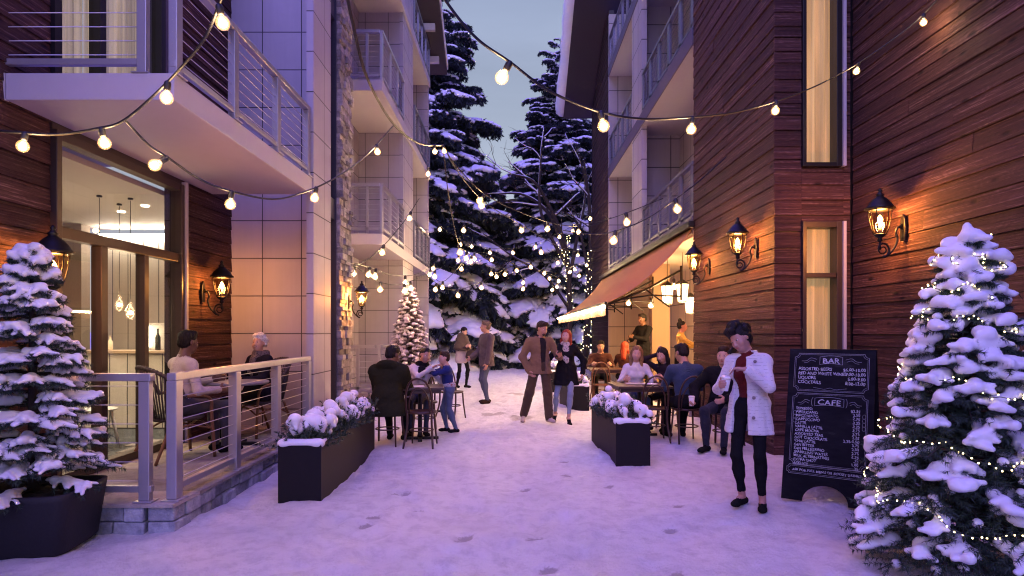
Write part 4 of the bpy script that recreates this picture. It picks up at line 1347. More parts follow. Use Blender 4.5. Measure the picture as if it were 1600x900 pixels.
# ------------------------------------------------------------------ wall lanterns
def lantern(label, base, rz, scale=1.0, power=14):
    """bracket plate at base (on the wall), lamp stands out along local -Y"""
    t = thing("wall_lantern", label, "wall lantern", base, rz, "black wall lanterns")
    dy = -0.24
    c = (0, dy, 0)
    MB().prism([(-0.035, -0.17), (0.035, -0.17), (0.045, -0.05), (0.03, 0.05), (0.0, 0.09), (-0.03, 0.05), (-0.045, -0.05)], 'y', -0.022, 0.0).build("backplate", IRON, t, bevel=0.004)
    sp = []
    for i in range(26):                      # scroll under the lamp
        a = -0.5 * math.pi + i / 25 * 3.3 * math.pi
        r_ = 0.075 * (1 - i / 34)
        sp.append((0, dy + 0.03 + r_ * math.cos(a) * 0.9, -0.255 + r_ * math.sin(a)))
    m = MB()
    m.tube(smooth_path([(0, -0.01, -0.06), (0, -0.06, -0.035), (0, -0.085, -0.09), (0, -0.07, -0.15), (0, -0.10, -0.24), (0, -0.17, -0.315), (0, dy + 0.03, -0.33)], 5), 0.0115, 8)
    m.tube(sp, [0.0115 * (1 - 0.5 * i / 25) for i in range(26)], 8)
    m.tube([(0, -0.01, -0.06), (0, -0.03, -0.01), (0, -0.06, -0.035)], 0.009, 6)
    m.tube([(0, dy, -0.17), (0, dy, -0.26)], 0.012, 8)
    m.build("bracket", IRON, t)
    z0 = -0.11
    MB().lathe([(0.012, z0 - 0.075), (0.03, z0 - 0.06), (0.018, z0 - 0.035), (0.05, z0 - 0.012), (0.058, z0), (0.05, z0 + 0.006)], c, 20).build("cup", IRON, t)
    body = [(0.052, z0 + 0.004), (0.072, z0 + 0.06), (0.088, z0 + 0.13), (0.098, z0 + 0.20), (0.102, z0 + 0.235)]
    g = MB(); vs, fs = [], []
    n = 20
    for (r_, z) in body:
        for j in range(n):
            a = 2 * math.pi * j / n; vs.append((r_ * math.cos(a), dy + r_ * math.sin(a), z))
    for i in range(len(body) - 1):
        for j in range(n): fs.append((i * n + j, i * n + (j + 1) % n, (i + 1) * n + (j + 1) % n, (i + 1) * n + j))
    g.add(vs, fs, 0, True).build("glass", LANTGLASS, t)
    m = MB()
    for k in range(6):
        a = k * math.pi / 3 + 0.26
        m.tube([((r_ + 0.004) * math.cos(a), dy + (r_ + 0.004) * math.sin(a), z) for r_, z in body], 0.0052, 6)
    m.lathe([(0.103, z0 + 0.232), (0.112, z0 + 0.238), (0.112, z0 + 0.25), (0.103, z0 + 0.256)], c, 20)
    m.build("cage", IRON, t)
    zt = z0 + 0.25
    MB().lathe([(0.135, zt - 0.006), (0.138, zt + 0.006), (0.118, zt + 0.022), (0.098, zt + 0.055), (0.062, zt + 0.095), (0.036, zt + 0.115), (0.03, zt + 0.125), (0.042, zt + 0.134), (0.022, zt + 0.15), (0.014, zt + 0.165), (0.022, zt + 0.178), (0.006, zt + 0.20)], c, 20).build("hood", IRON, t)
    MB().lathe([(0.016, z0 + 0.004), (0.014, z0 + 0.10)], c, 10).build("candle_tube", m_plain("candle tube", (0.5, 0.4, 0.28), 0.6) if "candle tube" not in bpy.data.materials else bpy.data.materials["candle tube"], t)
    MB().lathe([(0.010, z0 + 0.10), (0.024, z0 + 0.125), (0.026, z0 + 0.145), (0.014, z0 + 0.175), (0.003, z0 + 0.19)], c, 12).build("bulb", E_LANT, t)
    point("lantern_light", (0, dy, z0 + 0.14), power, 0.06, (1.0, 0.42, 0.10), t)
    t.scale = (scale,) * 3
    return t
LP = 85
lantern("black lantern on the near right board wall above the big fir", (XN - 0.008, 6.72, 2.66), R(-90), 1.08, LP * 1.3)
lantern("black lantern on the right board wall, middle one of three, near the wall's corner", (XR - 0.008, 8.35, 2.66), R(-90), 1.04, LP * 1.2)
lantern("black lantern on the right board wall nearest the awning's roller", (XR - 0.008, 10.35, 2.62), R(-90), 1.04, LP)
lantern("black lantern behind the potted fir's tip left of the shopfront", (XL + 0.008, 5.12, 2.01), R(90), 1.08, LP * 0.75)
lantern("black lantern on the left board wall between shopfront and pale panels", (XL + 0.008, 8.12, 2.07), R(90), 1.04, LP * 0.62)
lantern("black lantern on the stone pillar", (-2.55, 9.98, 2.02), R(90), 0.86, LP)

# ------------------------------------------------------------------ string lights
GLOBE_R = 0.038
def make_bulb(parent, p, tilt=(0, 0), power=3.0, big=1.0, solid=False, axis=None):
    p = Vector(p)
    if not hasattr(make_bulb, "g"):
        g = MB().lathe([(0.013, -0.052), (0.017, -0.058), (0.031, -0.070), (0.040, -0.090), (0.0395, -0.106), (0.032, -0.123), (0.018, -0.134), (0.003, -0.137)], (0, 0, 0), 18).build("bulb", BULBGLASS, None)
        s_ = MB().lathe([(0.010, 0.008), (0.018, 0.0), (0.0215, -0.012), (0.0205, -0.045), (0.0165, -0.054)], (0, 0, 0), 14).build("socket", CABLE, None)
        f_ = MB().tube([(-0.012, 0, -0.088), (-0.006, 0.004, -0.112), (0, 0, -0.09), (0.006, -0.004, -0.112), (0.012, 0, -0.088)], 0.0055, 6).ball((0, 0, -0.100), 0.024, 10).build("filament", E_BULB, None)
        k_ = MB().lathe([(0.008, -0.056), (0.03, -0.075), (0.040, -0.10), (0.036, -0.120), (0.02, -0.138), (0.003, -0.143)], (0, 0, 0), 12).build("bulb", E_BULB, None)
        make_bulb.g = (g.data, s_.data, f_.data, k_.data)
        for o in (g, s_, f_, k_): bpy.data.objects.remove(o)
    g, s_, f_, k_ = make_bulb.g
    solid = False
    o = bpy.data.objects.new("bulb", k_ if solid else g); COL.objects.link(o)
    o.parent = parent; o.location = p - wloc(parent)
    o.rotation_euler = (tilt[0], tilt[1], random.random() * 6.28)
    big = big * (0.80 if big < 1.1 else 1.15)
    o.scale = (big,) * 3
    q = bpy.data.objects.new("socket", s_); COL.objects.link(q); q.parent = o
    if not solid:
        q = bpy.data.objects.new("filament", f_); COL.objects.link(q); q.parent = o
    if power > 0:
        point("bulb_light", (0, 0, -0.10), power, 0.05, WARM, o)
    return o
def string(label, path, bulbs, r_=0.006, power=3.0, big=1.0, solid=False, n=8):
    """path: (px,py,depth) control points; bulbs: (px,py,depth[,tilt]) socket tops"""
    P = smooth_path([W(*p) for p in path], n)
    t = thing("string_lights", label, "string lights", P[0], 0, "festoon strings across the alley")
    MB().tube([p - P[0] for p in P], r_, 6).build("cable", CABLE, t)
    for b in bulbs:
        w = W(b[0], b[1], b[2])
        # hang the socket on the nearest point of the cable when it is close
        near = min(P, key=lambda q: (q - w).length)
        if (near - w).length < 0.16: w = near
        tilt = b[3] if len(b) > 3 else (random.uniform(-0.25, 0.25), random.uniform(-0.25, 0.25))
        make_bulb(t, w, tilt, power, big, solid)
    return t
def on(path, fr):
    return None
PB = 5.4
string("nearest left festoon string curving from the balcony corner down past the shopfront top", [(372, -70, 2.75), (345, 0, 2.9), (318, 62, 3.0), (262, 128, 3.2), (195, 187, 3.3), (152, 201, 3.35), (90, 210, 3.45), (33, 207, 3.5), (-20, 200, 3.6), (-160, 160, 3.9)],
       [(342, 8, 2.9, (0.05, 0.22)), (265, 128, 3.2, (0.1, 0.28)), (160, 199, 3.35, (0.1, 0.24)), (38, 207, 3.5, (0.1, 0.14))], 0.0075, PB, 1.0)
string("left festoon string branching off under the balcony and rising to the stone pillar", [(195, 187, 3.3), (232, 226, 3.42), (262, 246, 3.5), (312, 280, 3.75), (362, 299, 3.9), (425, 311, 4.3), (470, 302, 4.6), (520, 280, 5.0), (570, 245, 5.8), (617, 194, 6.6)],
       [(262, 238, 3.5, (0.1, 0.95)), (358, 293, 3.9, (0.1, 0.25)), (492, 286, 4.75, (0.1, -0.2)), (580, 222, 6.1, (0.1, -0.35))], 0.0065, PB, 1.02)
string("dark double cable swooping down the left facade to the hub in mid air", [(532, -60, 4.3), (552, 40, 4.7), (575, 125, 5.3), (615, 194, 6.5), (655, 224, 7.4), (692, 227, 8.0)],
       [(672, 238, 7.8), (692, 240, 8.0), (669, 262, 7.9)], 0.012, PB, 1.0)
string("long festoon string from the hub in mid air towards the right building", [(692, 227, 8.0), (715, 262, 8.6), (765, 308, 9.6), (830, 338, 11.0), (880, 352, 12.5), (925, 352, 14.5), (955, 340, 17.0)],
       [(762, 303, 9.5, (0, 0.7)), (857, 347, 11.8), (896, 350, 13.5)], 0.008, PB, 1.15)
string("second long string under the first, from the hub towards the alley's far right", [(692, 228, 8.02), (720, 275, 9.0), (760, 318, 10.5), (812, 350, 12.5), (850, 372, 15), (880, 388, 17), (905, 392, 19), (945, 384, 21.2)],
       [(746, 306, 10.0, (0, 0.3)), (813, 349, 12.4), (845, 386, 14.8), (907, 388, 19)], 0.007, PB * 0.9, 1.2)
string("cable dropping from the hub and running away down the alley's left side", [(692, 228, 8.0), (703, 320, 9.0), (717, 382, 11.0), (728, 392, 13.0), (737, 400, 15), (741, 396, 17), (737, 376, 20)],
       [(716, 380, 11.0), (728, 390, 13.2), (737, 399, 15), (742, 394, 17), (737, 377, 19.5), (725, 350, 14)], 0.007, PB * 0.9, 1.25)
string("festoon string sweeping across the sky from top centre to the upper right wall", [(640, -90, 2.7), (697, 2, 2.85), (745, 60, 2.95), (797, 97, 3.1), (860, 143, 3.3), (938, 175, 3.6), (1010, 186, 3.9), (1082, 183, 4.3), (1150, 175, 4.7), (1213, 158, 5.2), (1280, 132, 5.8), (1342, 98, 6.4), (1400, 58, 6.35), (1443, 22, 6.15), (1500, -40, 5.8)],
       [(797, 88, 3.1, (0.1, 0.55)), (938, 168, 3.6, (0.1, 0.2)), (1082, 176, 4.3, (0.1, 0.0)), (1213, 158, 5.2), (1342, 98, 6.4), (1443, 22, 6.15, (0, 0))], 0.0068, PB, 1.05)
string("string rising along the right wall from the awning past the lowest right balcony", [(1135, 245, 9.3), (1090, 285, 8.8), (1050, 315, 8.4), (1010, 342, 8.4), (962, 361, 8.6), (925, 366, 9.0), (880, 360, 10)],
       [(1049, 304, 8.4, (0, -0.25)), (963, 349, 8.6)], 0.0075, PB, 1.25)
string("short string in front of the right balcony above the awning", [(1036, 310, 10.2), (978, 333, 10.0), (940, 345, 10.2), (895, 352, 11)], [(978, 324, 10.0)], 0.007, PB, 1.3)
string("string dropping across the far left balcony to the stone pillar", [(655, 310, 13.5), (640, 334, 13.0), (622, 358, 12.2), (600, 383, 11.5), (575, 405, 10.8), (548, 418, 10.32)],
       [(638, 326, 13.0), (600, 377, 11.5), (556, 412, 10.45)], 0.008, PB * 0.9, 1.25)
string("shallow string along the far left facade under the balcony", [(545, 409, 10.32), (578, 418, 11), (605, 428, 11.6), (633, 431, 12.4), (652, 428, 13.4), (667, 421, 15.0)],
       [(580, 413, 11.0), (635, 427, 12.4), (678, 411, 15.5), (673, 421, 15.2)], 0.0075, PB * 0.9, 1.2)
string("lower sagging string beneath it, in front of the pink frosted fir's tip", [(553, 414, 10.32), (572, 428, 10.7), (595, 441, 11.2), (622, 445, 11.8), (645, 438, 12.4), (690, 418, 14)],
       [(588, 420, 10.9), (596, 439, 11.2), (632, 440, 12.0), (651, 444, 12.3), (685, 424, 13.6)], 0.0075, PB * 0.9, 1.2)
string("festoon string over the far middle of the alley", [(668, 425, 16), (692, 440, 16.3), (722, 412, 17), (745, 395, 17.5), (768, 398, 18), (807, 415, 18.5), (818, 434, 19), (850, 420, 19.5), (872, 428, 20), (900, 420, 20.5), (945, 405, 21.4)],
       [(691, 440, 16.3), (717, 398, 17), (722, 413, 17), (768, 400, 18), (767, 420, 18), (775, 424, 18.1), (807, 417, 18.5), (818, 436, 19), (819, 444, 19), (849, 420, 19.5)], 0.007, PB * 0.9, 1.35)
string("farthest festoon string beside the fairy lit trunks", [(840, 425, 21), (860, 428, 21.3), (872, 432, 21.6), (890, 418, 22), (917, 408, 22.6), (950, 398, 23.4)],
       [(860, 428, 21.3), (872, 432, 21.6), (871, 441, 21.6), (864, 446, 21.4), (890, 417, 22), (899, 416, 22.2), (906, 424, 22.3), (917, 407, 22.6), (896, 354, 22)], 0.007, PB * 0.8, 1.4)

string("slack festoon string low over the middle of the alley", [(665, 430, 14.5), (700, 452, 15), (740, 446, 15.6), (790, 420, 16.4), (835, 408, 17.5), (880, 402, 19), (945, 392, 21.3)],
       [(684, 442, 14.8), (712, 450, 15.2), (752, 440, 15.8), (790, 419, 16.4), (829, 409, 17.4), (868, 403, 18.8)], 0.007, PB * 0.8, 1.3)
string("high festoon string far down the alley between the two eaves", [(668, 330, 19.5), (700, 362, 19.8), (745, 384, 20.3), (800, 388, 20.8), (850, 374, 21.2), (900, 350, 21.4), (945, 318, 21.3)],
       [(688, 348, 19.7), (724, 374, 20.1), (764, 386, 20.5), (803, 387, 20.8), (838, 378, 21.1), (874, 362, 21.3), (920, 336, 21.3)], 0.007, PB * 0.8, 1.4)

# ------------------------------------------------------------------ planters
PLANT = m_plain("matt black planter", (0.010, 0.008, 0.010), 0.6, var=0.15, scale=20, spec=0.2)
LEAF = m_plain("evergreen leaves", (0.028, 0.055, 0.030), 0.5, var=0.4)
def planter(label, x0, x1, y0, y1, skew, h, seed, hs=0.012):
    cx, cyy = (x0 + x1) / 2, (y0 + y1) / 2
    t = thing("planter_box", label, "planter", (cx, cyy, 0), skew, "snow heaped black planters")
    hw, hl = (x1 - x0) / 2, (y1 - y0) / 2
    m = MB()
    m.box(-hw, hw, -hl, -hl + 0.02, -0.06, h).box(-hw, hw, hl - 0.02, hl, -0.06, h)
    m.box(-hw, -hw + 0.02, -hl + 0.0201, hl - 0.0201, -0.06, h - 0.0005).box(hw - 0.02, hw, -hl + 0.0201, hl - 0.0201, -0.06, h - 0.0005)
    m.box(-hw + 0.0201, hw - 0.0201, -hl + 0.0201, hl - 0.0201, h - 0.10, h - 0.05)
    m.build("box", PLANT, t)
    rr = random.Random(seed)
    S = SDF(hs)
    S.cap((-hw + 0.04, -hl + 0.045, h + 0.006), (hw - 0.04, -hl + 0.045, h + 0.006), 0.05, k=0.04, sc=(1, 1, 0.75))
    S.cap((-hw + 0.04, hl - 0.045, h + 0.006), (hw - 0.04, hl - 0.045, h + 0.006), 0.05, k=0.04, sc=(1, 1, 0.75))
    for sg in (-1, 1): S.cap((sg * (hw - 0.035), -hl + 0.05, h), (sg * (hw - 0.035), -hl + 0.35, h - 0.01), 0.042, 0.02, k=0.04, sc=(1, 1, 0.7))
    TA, TB = [], []
    ny = int((y1 - y0) / 0.19)
    for i in range(ny):
        yy = -hl + 0.17 + (2 * hl - 0.3) * i / max(1, ny - 1)
        for q in range(4):
            x = rr.uniform(-hw + 0.03, hw - 0.03); y = yy + rr.uniform(-0.1, 0.1)
            top = h + rr.uniform(0.07, 0.24) * (1.1 - 0.5 * abs(x) / hw)
            r_ = rr.uniform(0.045, 0.082)
            S.ell((x, y, top), (r_, r_, r_ * 0.88), k=0.012)
            S.cap((x, y, top - 0.02), (x + rr.gauss(0, 0.04), y + rr.gauss(0, 0.04), top - rr.uniform(0.05, 0.10)), r_ * 0.7, r_ * 0.3, k=0.02)
            if rr.random() < 0.5:
                S.ell((x + rr.choice((-1, 1)) * r_, y + rr.uniform(-.06, .06), top - 0.04), r_ * 0.6, k=0.012)
        for q in range(34):
            x = rr.uniform(-hw, hw); a = Vector((x, yy + rr.uniform(-.12, .12), h - 0.04))
            d = Vector((rr.gauss(0, 0.07), rr.gauss(0, 0.07), rr.uniform(0.08, 0.27)))
            if abs(x) > hw * 0.7: d += Vector((math.copysign(0.06, x), 0, -0.07))
            TA.append(tuple(a)); TB.append(tuple(a + d))
    V, F, _ = S.mesh()
    np_mesh("snow", V, F, SNOW, t)
    T = needle_tris(TA, TB, 26, 0.035, 0.0065, 0.8)
    tri_mesh("leaves", T, LEAF, t)
    return t
planter("long black planter heaped with snow beside the terrace railing", -2.146, -1.757, 5.8, 8.3, R(1.2), 0.50, 3)
planter("black planter heaped with snow in front of the right cafe table", 1.15, 1.545, 7.29, 9.0, R(2.2), 0.49, 4)
planter("black planter half buried in a drift behind the walking red haired woman", 1.05, 1.45, 12.3, 13.7, R(3), 0.47, 5, 0.018)
planter("farthest black planter with warm lit snow, right of the walking man", 0.92, 1.30, 16.2, 17.6, R(3), 0.5, 6, 0.022)

# ------------------------------------------------------------------ cafe furniture
BENT = m_plain("dark bentwood", (0.050, 0.020, 0.012), 0.35, var=0.3, scale=30)
BENT_O = m_plain("amber bentwood", (0.14, 0.05, 0.018), 0.35, var=0.3, scale=30)
def bentwood(label, loc, rz, mat=BENT, group="bentwood cafe chairs"):
    """faces local -Y: the backrest is at +Y"""
    t = thing("bentwood_chair", label, "chair", loc, rz, group)
    MB().lathe([(0.01, 0.437), (0.195, 0.44), (0.205, 0.452), (0.20, 0.466), (0.17, 0.468), (0.16, 0.460), (0.01, 0.458)], (0, 0, 0), 28).build("seat", mat, t)
    for sg in (-1, 1):
        MB().tube([(sg * 0.14, -0.13, 0.44), (sg * 0.15, -0.145, 0.25), (sg * 0.17, -0.18, 0.0)], [0.015, 0.014, 0.011], 8).build("leg", mat, t)
        MB().tube(smooth_path([(sg * 0.16, 0.15, 0.47), (sg * 0.165, 0.155, 0.25), (sg * 0.195, 0.24, 0.0)], 4), [0.015] * 8 + [0.012], 8).build("leg", mat, t)
    h = []
    for i in range(29):
        a = math.pi * i / 28
        h.append((0.205 * math.cos(a) * (0.82 + 0.18 * math.sin(a)), 0.15 + 0.115 * (math.sin(a) ** 0.8), 0.45 + 0.465 * math.sin(a) ** 0.75))
    MB().tube(h, 0.0135, 8).build("backrest", mat, t)
    h2 = [(0.135 * math.cos(math.pi * i / 20), 0.155 + 0.075 * math.sin(math.pi * i / 20) ** 0.8, 0.46 + 0.33 * math.sin(math.pi * i / 20) ** 0.7) for i in range(21)]
    MB().tube(h2, 0.0095, 7).build("inner_hoop", mat, t)
    MB().tube([(0.155 * math.cos(2 * math.pi * i / 24), 0.005 + 0.155 * math.sin(2 * math.pi * i / 24), 0.215) for i in range(24)], 0.009, 6, closed=True).build("stretcher_ring", mat, t)
    return t
def cafe_table(label, loc, rz, mat, w=0.62, h=0.75, round_=False):
    t = thing("cafe_table", label, "table", loc, rz, "cafe tables")
    if round_: MB().lathe([(0.01, h - 0.03), (w / 2 - 0.01, h - 0.03), (w / 2, h - 0.02), (w / 2, h - 0.005), (w / 2 - 0.006, h), (0.01, h)], (0, 0, 0), 32).build("tabletop", mat, t)
    else: MB().box(-w / 2, w / 2, -w / 2, w / 2, h - 0.032, h).box(-w / 2 + 0.04, w / 2 - 0.04, -w / 2 + 0.04, w / 2 - 0.04, h - 0.08, h - 0.033).build("tabletop", mat, t, bevel=0.005)
    MB().lathe([(0.045, 0.03), (0.032, 0.08), (0.03, h - 0.09), (0.06, h - 0.081 if not round_ else h - 0.031)], (0, 0, 0), 14).build("column", IRON, t)
    MB().beam((-0.26, 0, 0.018), (0.26, 0, 0.018), 0.06, 0.036).beam((0, -0.26, 0.0185), (0, 0.26, 0.0185), 0.06, 0.034).build("base", IRON, t, bevel=0.006)
    return t
TABW = m_plain("dark table wood", (0.055, 0.030, 0.022), 0.4, var=0.3, scale=8)
cafe_table("square dark cafe table between the olive coated man and the hugging pair", (-1.30, 9.05, 0), R(8), TABW, 0.66, 0.75)
cafe_table("square dark cafe table of the smiling woman on the right", (1.86, 9.35, 0), R(3), TABW, 0.78, 0.75)
cafe_table("far small cafe table behind the hugging pair", (-1.55, 12.0, 0), R(20), TABW, 0.6, 0.75)
cafe_table("far cafe table of the dark haired diner under the awning", (1.95, 13.3, 0), R(0), TABW, 0.7, 0.75)
bentwood("bentwood chair carrying the man in the olive coat", (-1.68, 8.62, 0), R(174 + 180))
bentwood("empty bentwood chair with its back to the camera at the left table", (-1.20, 8.52, 0), R(176), BENT)
bentwood("bentwood chair under the hugging woman", (-1.33, 9.68, 0), R(10))
bentwood("bentwood chair standing right behind the hugging child", (-1.06, 11.3, 0), R(35))
bentwood("bentwood chair on the far side of the small far left table", (-1.75, 12.6, 0), R(10))
bentwood("empty bentwood chair with its back to the camera at the right table", (1.98, 8.95, 0), R(180 - 4))
bentwood("bentwood chair under the man in the blue jacket", (2.42, 8.88, 0), R(180 + 6))
bentwood("bentwood chair under the smiling blond woman", (1.93, 10.0, 0), R(0), BENT)
bentwood("bentwood chair under the woman on the phone", (2.48, 10.15, 0), R(-20), BENT)
FC = [(1.78, 12.75, 170, "amber bentwood chair with its back to the camera at the far right table"), (2.28, 12.5, 200, "amber bentwood chair nearest the smiling blond woman's head"), (2.35, 13.35, -80, "amber bentwood chair in profile under the awning"), (2.75, 14.2, 150, "amber bentwood chair under the diner seen from behind"), (1.95, 14.15, 0, "amber bentwood chair under the dark haired diner"), (2.9, 12.2, 120, "amber bentwood chair behind the woman on the phone")]
for x, y, a, lb in FC: bentwood(lb, (x, y, 0.0), R(a), BENT_O)
# things on the tables
PAPER = m_plain("white paper", (0.75, 0.73, 0.72), 0.6, var=0.04)
def small(name, label, cat, m, mat, loc, rz=0):
    o = m.build(name, mat, None); o.location = loc; o.rotation_euler = (0, 0, rz); tag(o, label, cat); return o
small("menu", "open white menu lying on the left cafe table", "menu", MB().box(-0.15, -0.004, -0.1, 0.1, 0, 0.006).box(0.004, 0.15, -0.1, 0.1, 0, 0.006), PAPER, (-1.38, 8.95, 0.752), 0.2)
small("paper_sheet", "white sheet lying by the smiling blond woman on the right table", "paper", MB().box(-0.12, 0.12, -0.08, 0.08, 0, 0.003), PAPER, (1.80, 9.5, 0.752), 0.1)
small("glass_jar", "clear jar with a pale lid in the middle of the right table", "jar", MB().lathe([(0.03, 0), (0.035, 0.01), (0.035, 0.09), (0.025, 0.11), (0.027, 0.13), (0.002, 0.135)], (0, 0, 0), 14), m_plain("pale jar glass", (0.55, 0.55, 0.6), 0.12), (2.05, 9.42, 0.752))
small("plate", "white plate with food on the right table", "plate", MB().lathe([(0.05, 0), (0.10, 0.012), (0.115, 0.02), (0.10, 0.017), (0.05, 0.006), (0.002, 0.006)], (0, 0, 0), 24), PAPER, (1.98, 9.2, 0.752))

# wicker chairs and terrace table
RATTAN = m_plain("tan rattan", (0.16, 0.075, 0.035), 0.55, var=0.3, scale=40)
WICK = m_plain("dark woven wicker", (0.045, 0.035, 0.035), 0.6, var=0.3, scale=40)
def wicker(label, loc, rz):
    t = thing("wicker_chair", label, "chair", loc, rz, "wicker terrace chairs")
    MB().lathe([(0.02, 0.40), (0.24, 0.40), (0.265, 0.415), (0.255, 0.44), (0.02, 0.445)], (0, 0, 0), 26).build("seat", WICK, t)
    def arc(f, z, r_=0.29): 
        a = math.pi * (0.04 + 0.92 * f)
        return Vector((r_ * math.cos(a), 0.02 + r_ * 0.95 * math.sin(a), z))
    def topz(f): return 0.66 + 0.30 * math.sin(math.pi * f) ** 0.7
    rim = [arc(i / 28, topz(i / 28), 0.29 + 0.07 * math.sin(math.pi * i / 28)) for i in range(29)]
    m = MB().tube(rim, 0.020, 8)
    for i in range(0, 29):                                  # wrapped bumps
        m.ball(rim[i], 0.0245, 8)
    b = m.build("backrest", WICK, t)
    m = MB()
    for i in range(3, 26):
        m.tube([arc(i / 28, 0.43, 0.25), arc(i / 28, 0.43 + (topz(i / 28) - 0.43) * 0.5, 0.285 + 0.02), rim[i]], 0.0085, 5)
    m.build("slats", WICK, b)
    for sg in (-1, 1):
        MB().tube(smooth_path([(sg * 0.29, 0.03, 0.66), (sg * 0.31, -0.12, 0.655), (sg * 0.285, -0.22, 0.60), (sg * 0.26, -0.24, 0.45), (sg * 0.27, -0.27, 0.0)], 6), 0.017, 8).build("leg", RATTAN, t)
        MB().tube(smooth_path([(sg * 0.24, 0.16, 0.42), (sg * 0.25, 0.22, 0.25), (sg * 0.28, 0.33, 0.0)], 5), 0.016, 8).build("leg", RATTAN, t)
        MB().tube(smooth_path([(sg * 0.262, -0.24, 0.30), (sg * 0.262, 0.0, 0.36), (sg * 0.25, 0.2, 0.28)], 5), 0.011, 6).build("stretcher", RATTAN, t)
    MB().tube(smooth_path([(-0.262, -0.25, 0.28), (0, -0.24, 0.37), (0.262, -0.25, 0.28)], 6), 0.011, 6).build("stretcher", RATTAN, t)
    return t
wicker("wicker chair holding the man in the cream sweater", (-3.52, 6.72, 0.203), R(180 - 38))
wicker("wicker chair holding the white haired woman", (-3.22, 8.22, 0.203), R(-32))
cafe_table("round grey terrace table between the two wicker chairs", (-3.22, 7.45, 0.203), 0, m_plain("grey stone tabletop", (0.22, 0.21, 0.24), 0.4), 0.74, 0.74, True)

# ------------------------------------------------------------------ awning over the right terrace
CANV = m_fabric("rust canvas", (0.62, 0.31, 0.11), 0.85, 120, 0.12)
_t = CANV.node_tree; _o = next(n for n in _t.nodes if n.type == 'OUTPUT_MATERIAL'); _s = _o.inputs[0].links[0].from_socket
_tl = _t.nodes.new("ShaderNodeBsdfTranslucent"); _tl.inputs[0].default_value = (0.62, 0.30, 0.13, 1)
_m = _t.nodes.new("ShaderNodeMixShader"); _m.inputs[0].default_value = 0.3
_t.links.new(_s, _m.inputs[1]); _t.links.new(_tl.outputs[0], _m.inputs[2]); _t.links.new(_m.outputs[0], _o.inputs[0])
AW = thing("cafe_awning", "rust canvas awning with a lit fringe over the right cafe terrace", "awning", (3.1, 17, 2.2))
AY0, AY1 = 11.25, 22.6
prof = []
for i in range(15):
    f = i / 14
    x = 3.17 + (1.66 - 3.17) * f
    z = 3.34 + (2.02 - 3.34) * (f ** 0.88) - 0.14 * math.sin(math.pi * f)
    prof.append((x, z))
vs, fs = [], []
ny = 40
for j in range(ny + 1):
    y = AY0 + (AY1 - AY0) * j / ny
    for i, (x, z) in enumerate(prof):
        vs.append((x, y, z + 0.012 * math.sin(j * 0.9 + i * 0.3) * math.sin(math.pi * i / 14)))
k = len(prof)
for j in range(ny):
    for i in range(k - 1): fs.append((j * k + i, j * k + i + 1, (j + 1) * k + i + 1, (j + 1) * k + i))
o = MB().add(vs, fs, 0, True).build("canopy", CANV, AW, world=True)
md = o.modifiers.new("cloth", 'SOLIDIFY'); md.thickness = 0.008
MB().box(3.07, 3.18, AY0 - 0.12, AY1 + 0.05, 3.33, 3.45).build("cassette", IRON, AW, world=True, bevel=0.02)
MB().box(1.625, 1.675, AY0 - 0.02, AY1 + 0.02, 1.99, 2.045).build("front_bar", IRON, AW, world=True, bevel=0.008)
m = MB(); r_ = random.Random(6)
y = AY0
while y < AY1:                       # hanging fringe
    w_ = 0.055
    m.box(1.642, 1.648, y, y + w_ - 0.006, 1.80 + r_.uniform(-0.012, 0.012), 1.985)
    y += w_
m.build("valance", m_fabric("pale canvas fringe", (0.30, 0.18, 0.09), 0.85, 120), AW, world=True)
for y in (12.0, 14.4, 17.0, 19.8):   # folding arms
    m = MB()
    m.tube([(3.15, y, 2.66), (2.50, y - 0.05, 2.30), (1.69, y, 1.99)], 0.022, 8)
    m.tube([(3.15, y, 2.18), (2.6, y, 2.20), (2.05, y, 2.12)], 0.016, 8)
    m.tube([(2.50, y - 0.05, 2.30), (2.95, y, 1.98)], 0.016, 8)
    m.tube([(3.17, y, 2.75), (3.17, y, 2.1)], 0.02, 8)
    m.build("folding_arm", IRON, AW, world=True)
LS = thing("fringe_lights", "bright strip of warm lights running along the awning's front edge", "light strip", (1.63, 17, 1.98))
m = MB(); y = AY0 + 0.03
while y < AY1:
    m.ball((1.620, y, 1.955), 0.030, 6); y += 0.07
m.build("bulbs", m_emit("fringe glow", (1.0, 0.70, 0.36), 60, 'NONE'), LS, world=True)
MB().tube([(1.622, AY0, 1.962), (1.622, AY1, 1.962)], 0.008, 6).build("cable", CABLE, LS, world=True)
for i in range(8):
    point("fringe_light", (1.56 - 1.63, AY0 + 0.5 + i * 1.45 - 17, 1.93 - 1.98), 18, 0.08, (1, 0.58, 0.25), LS)
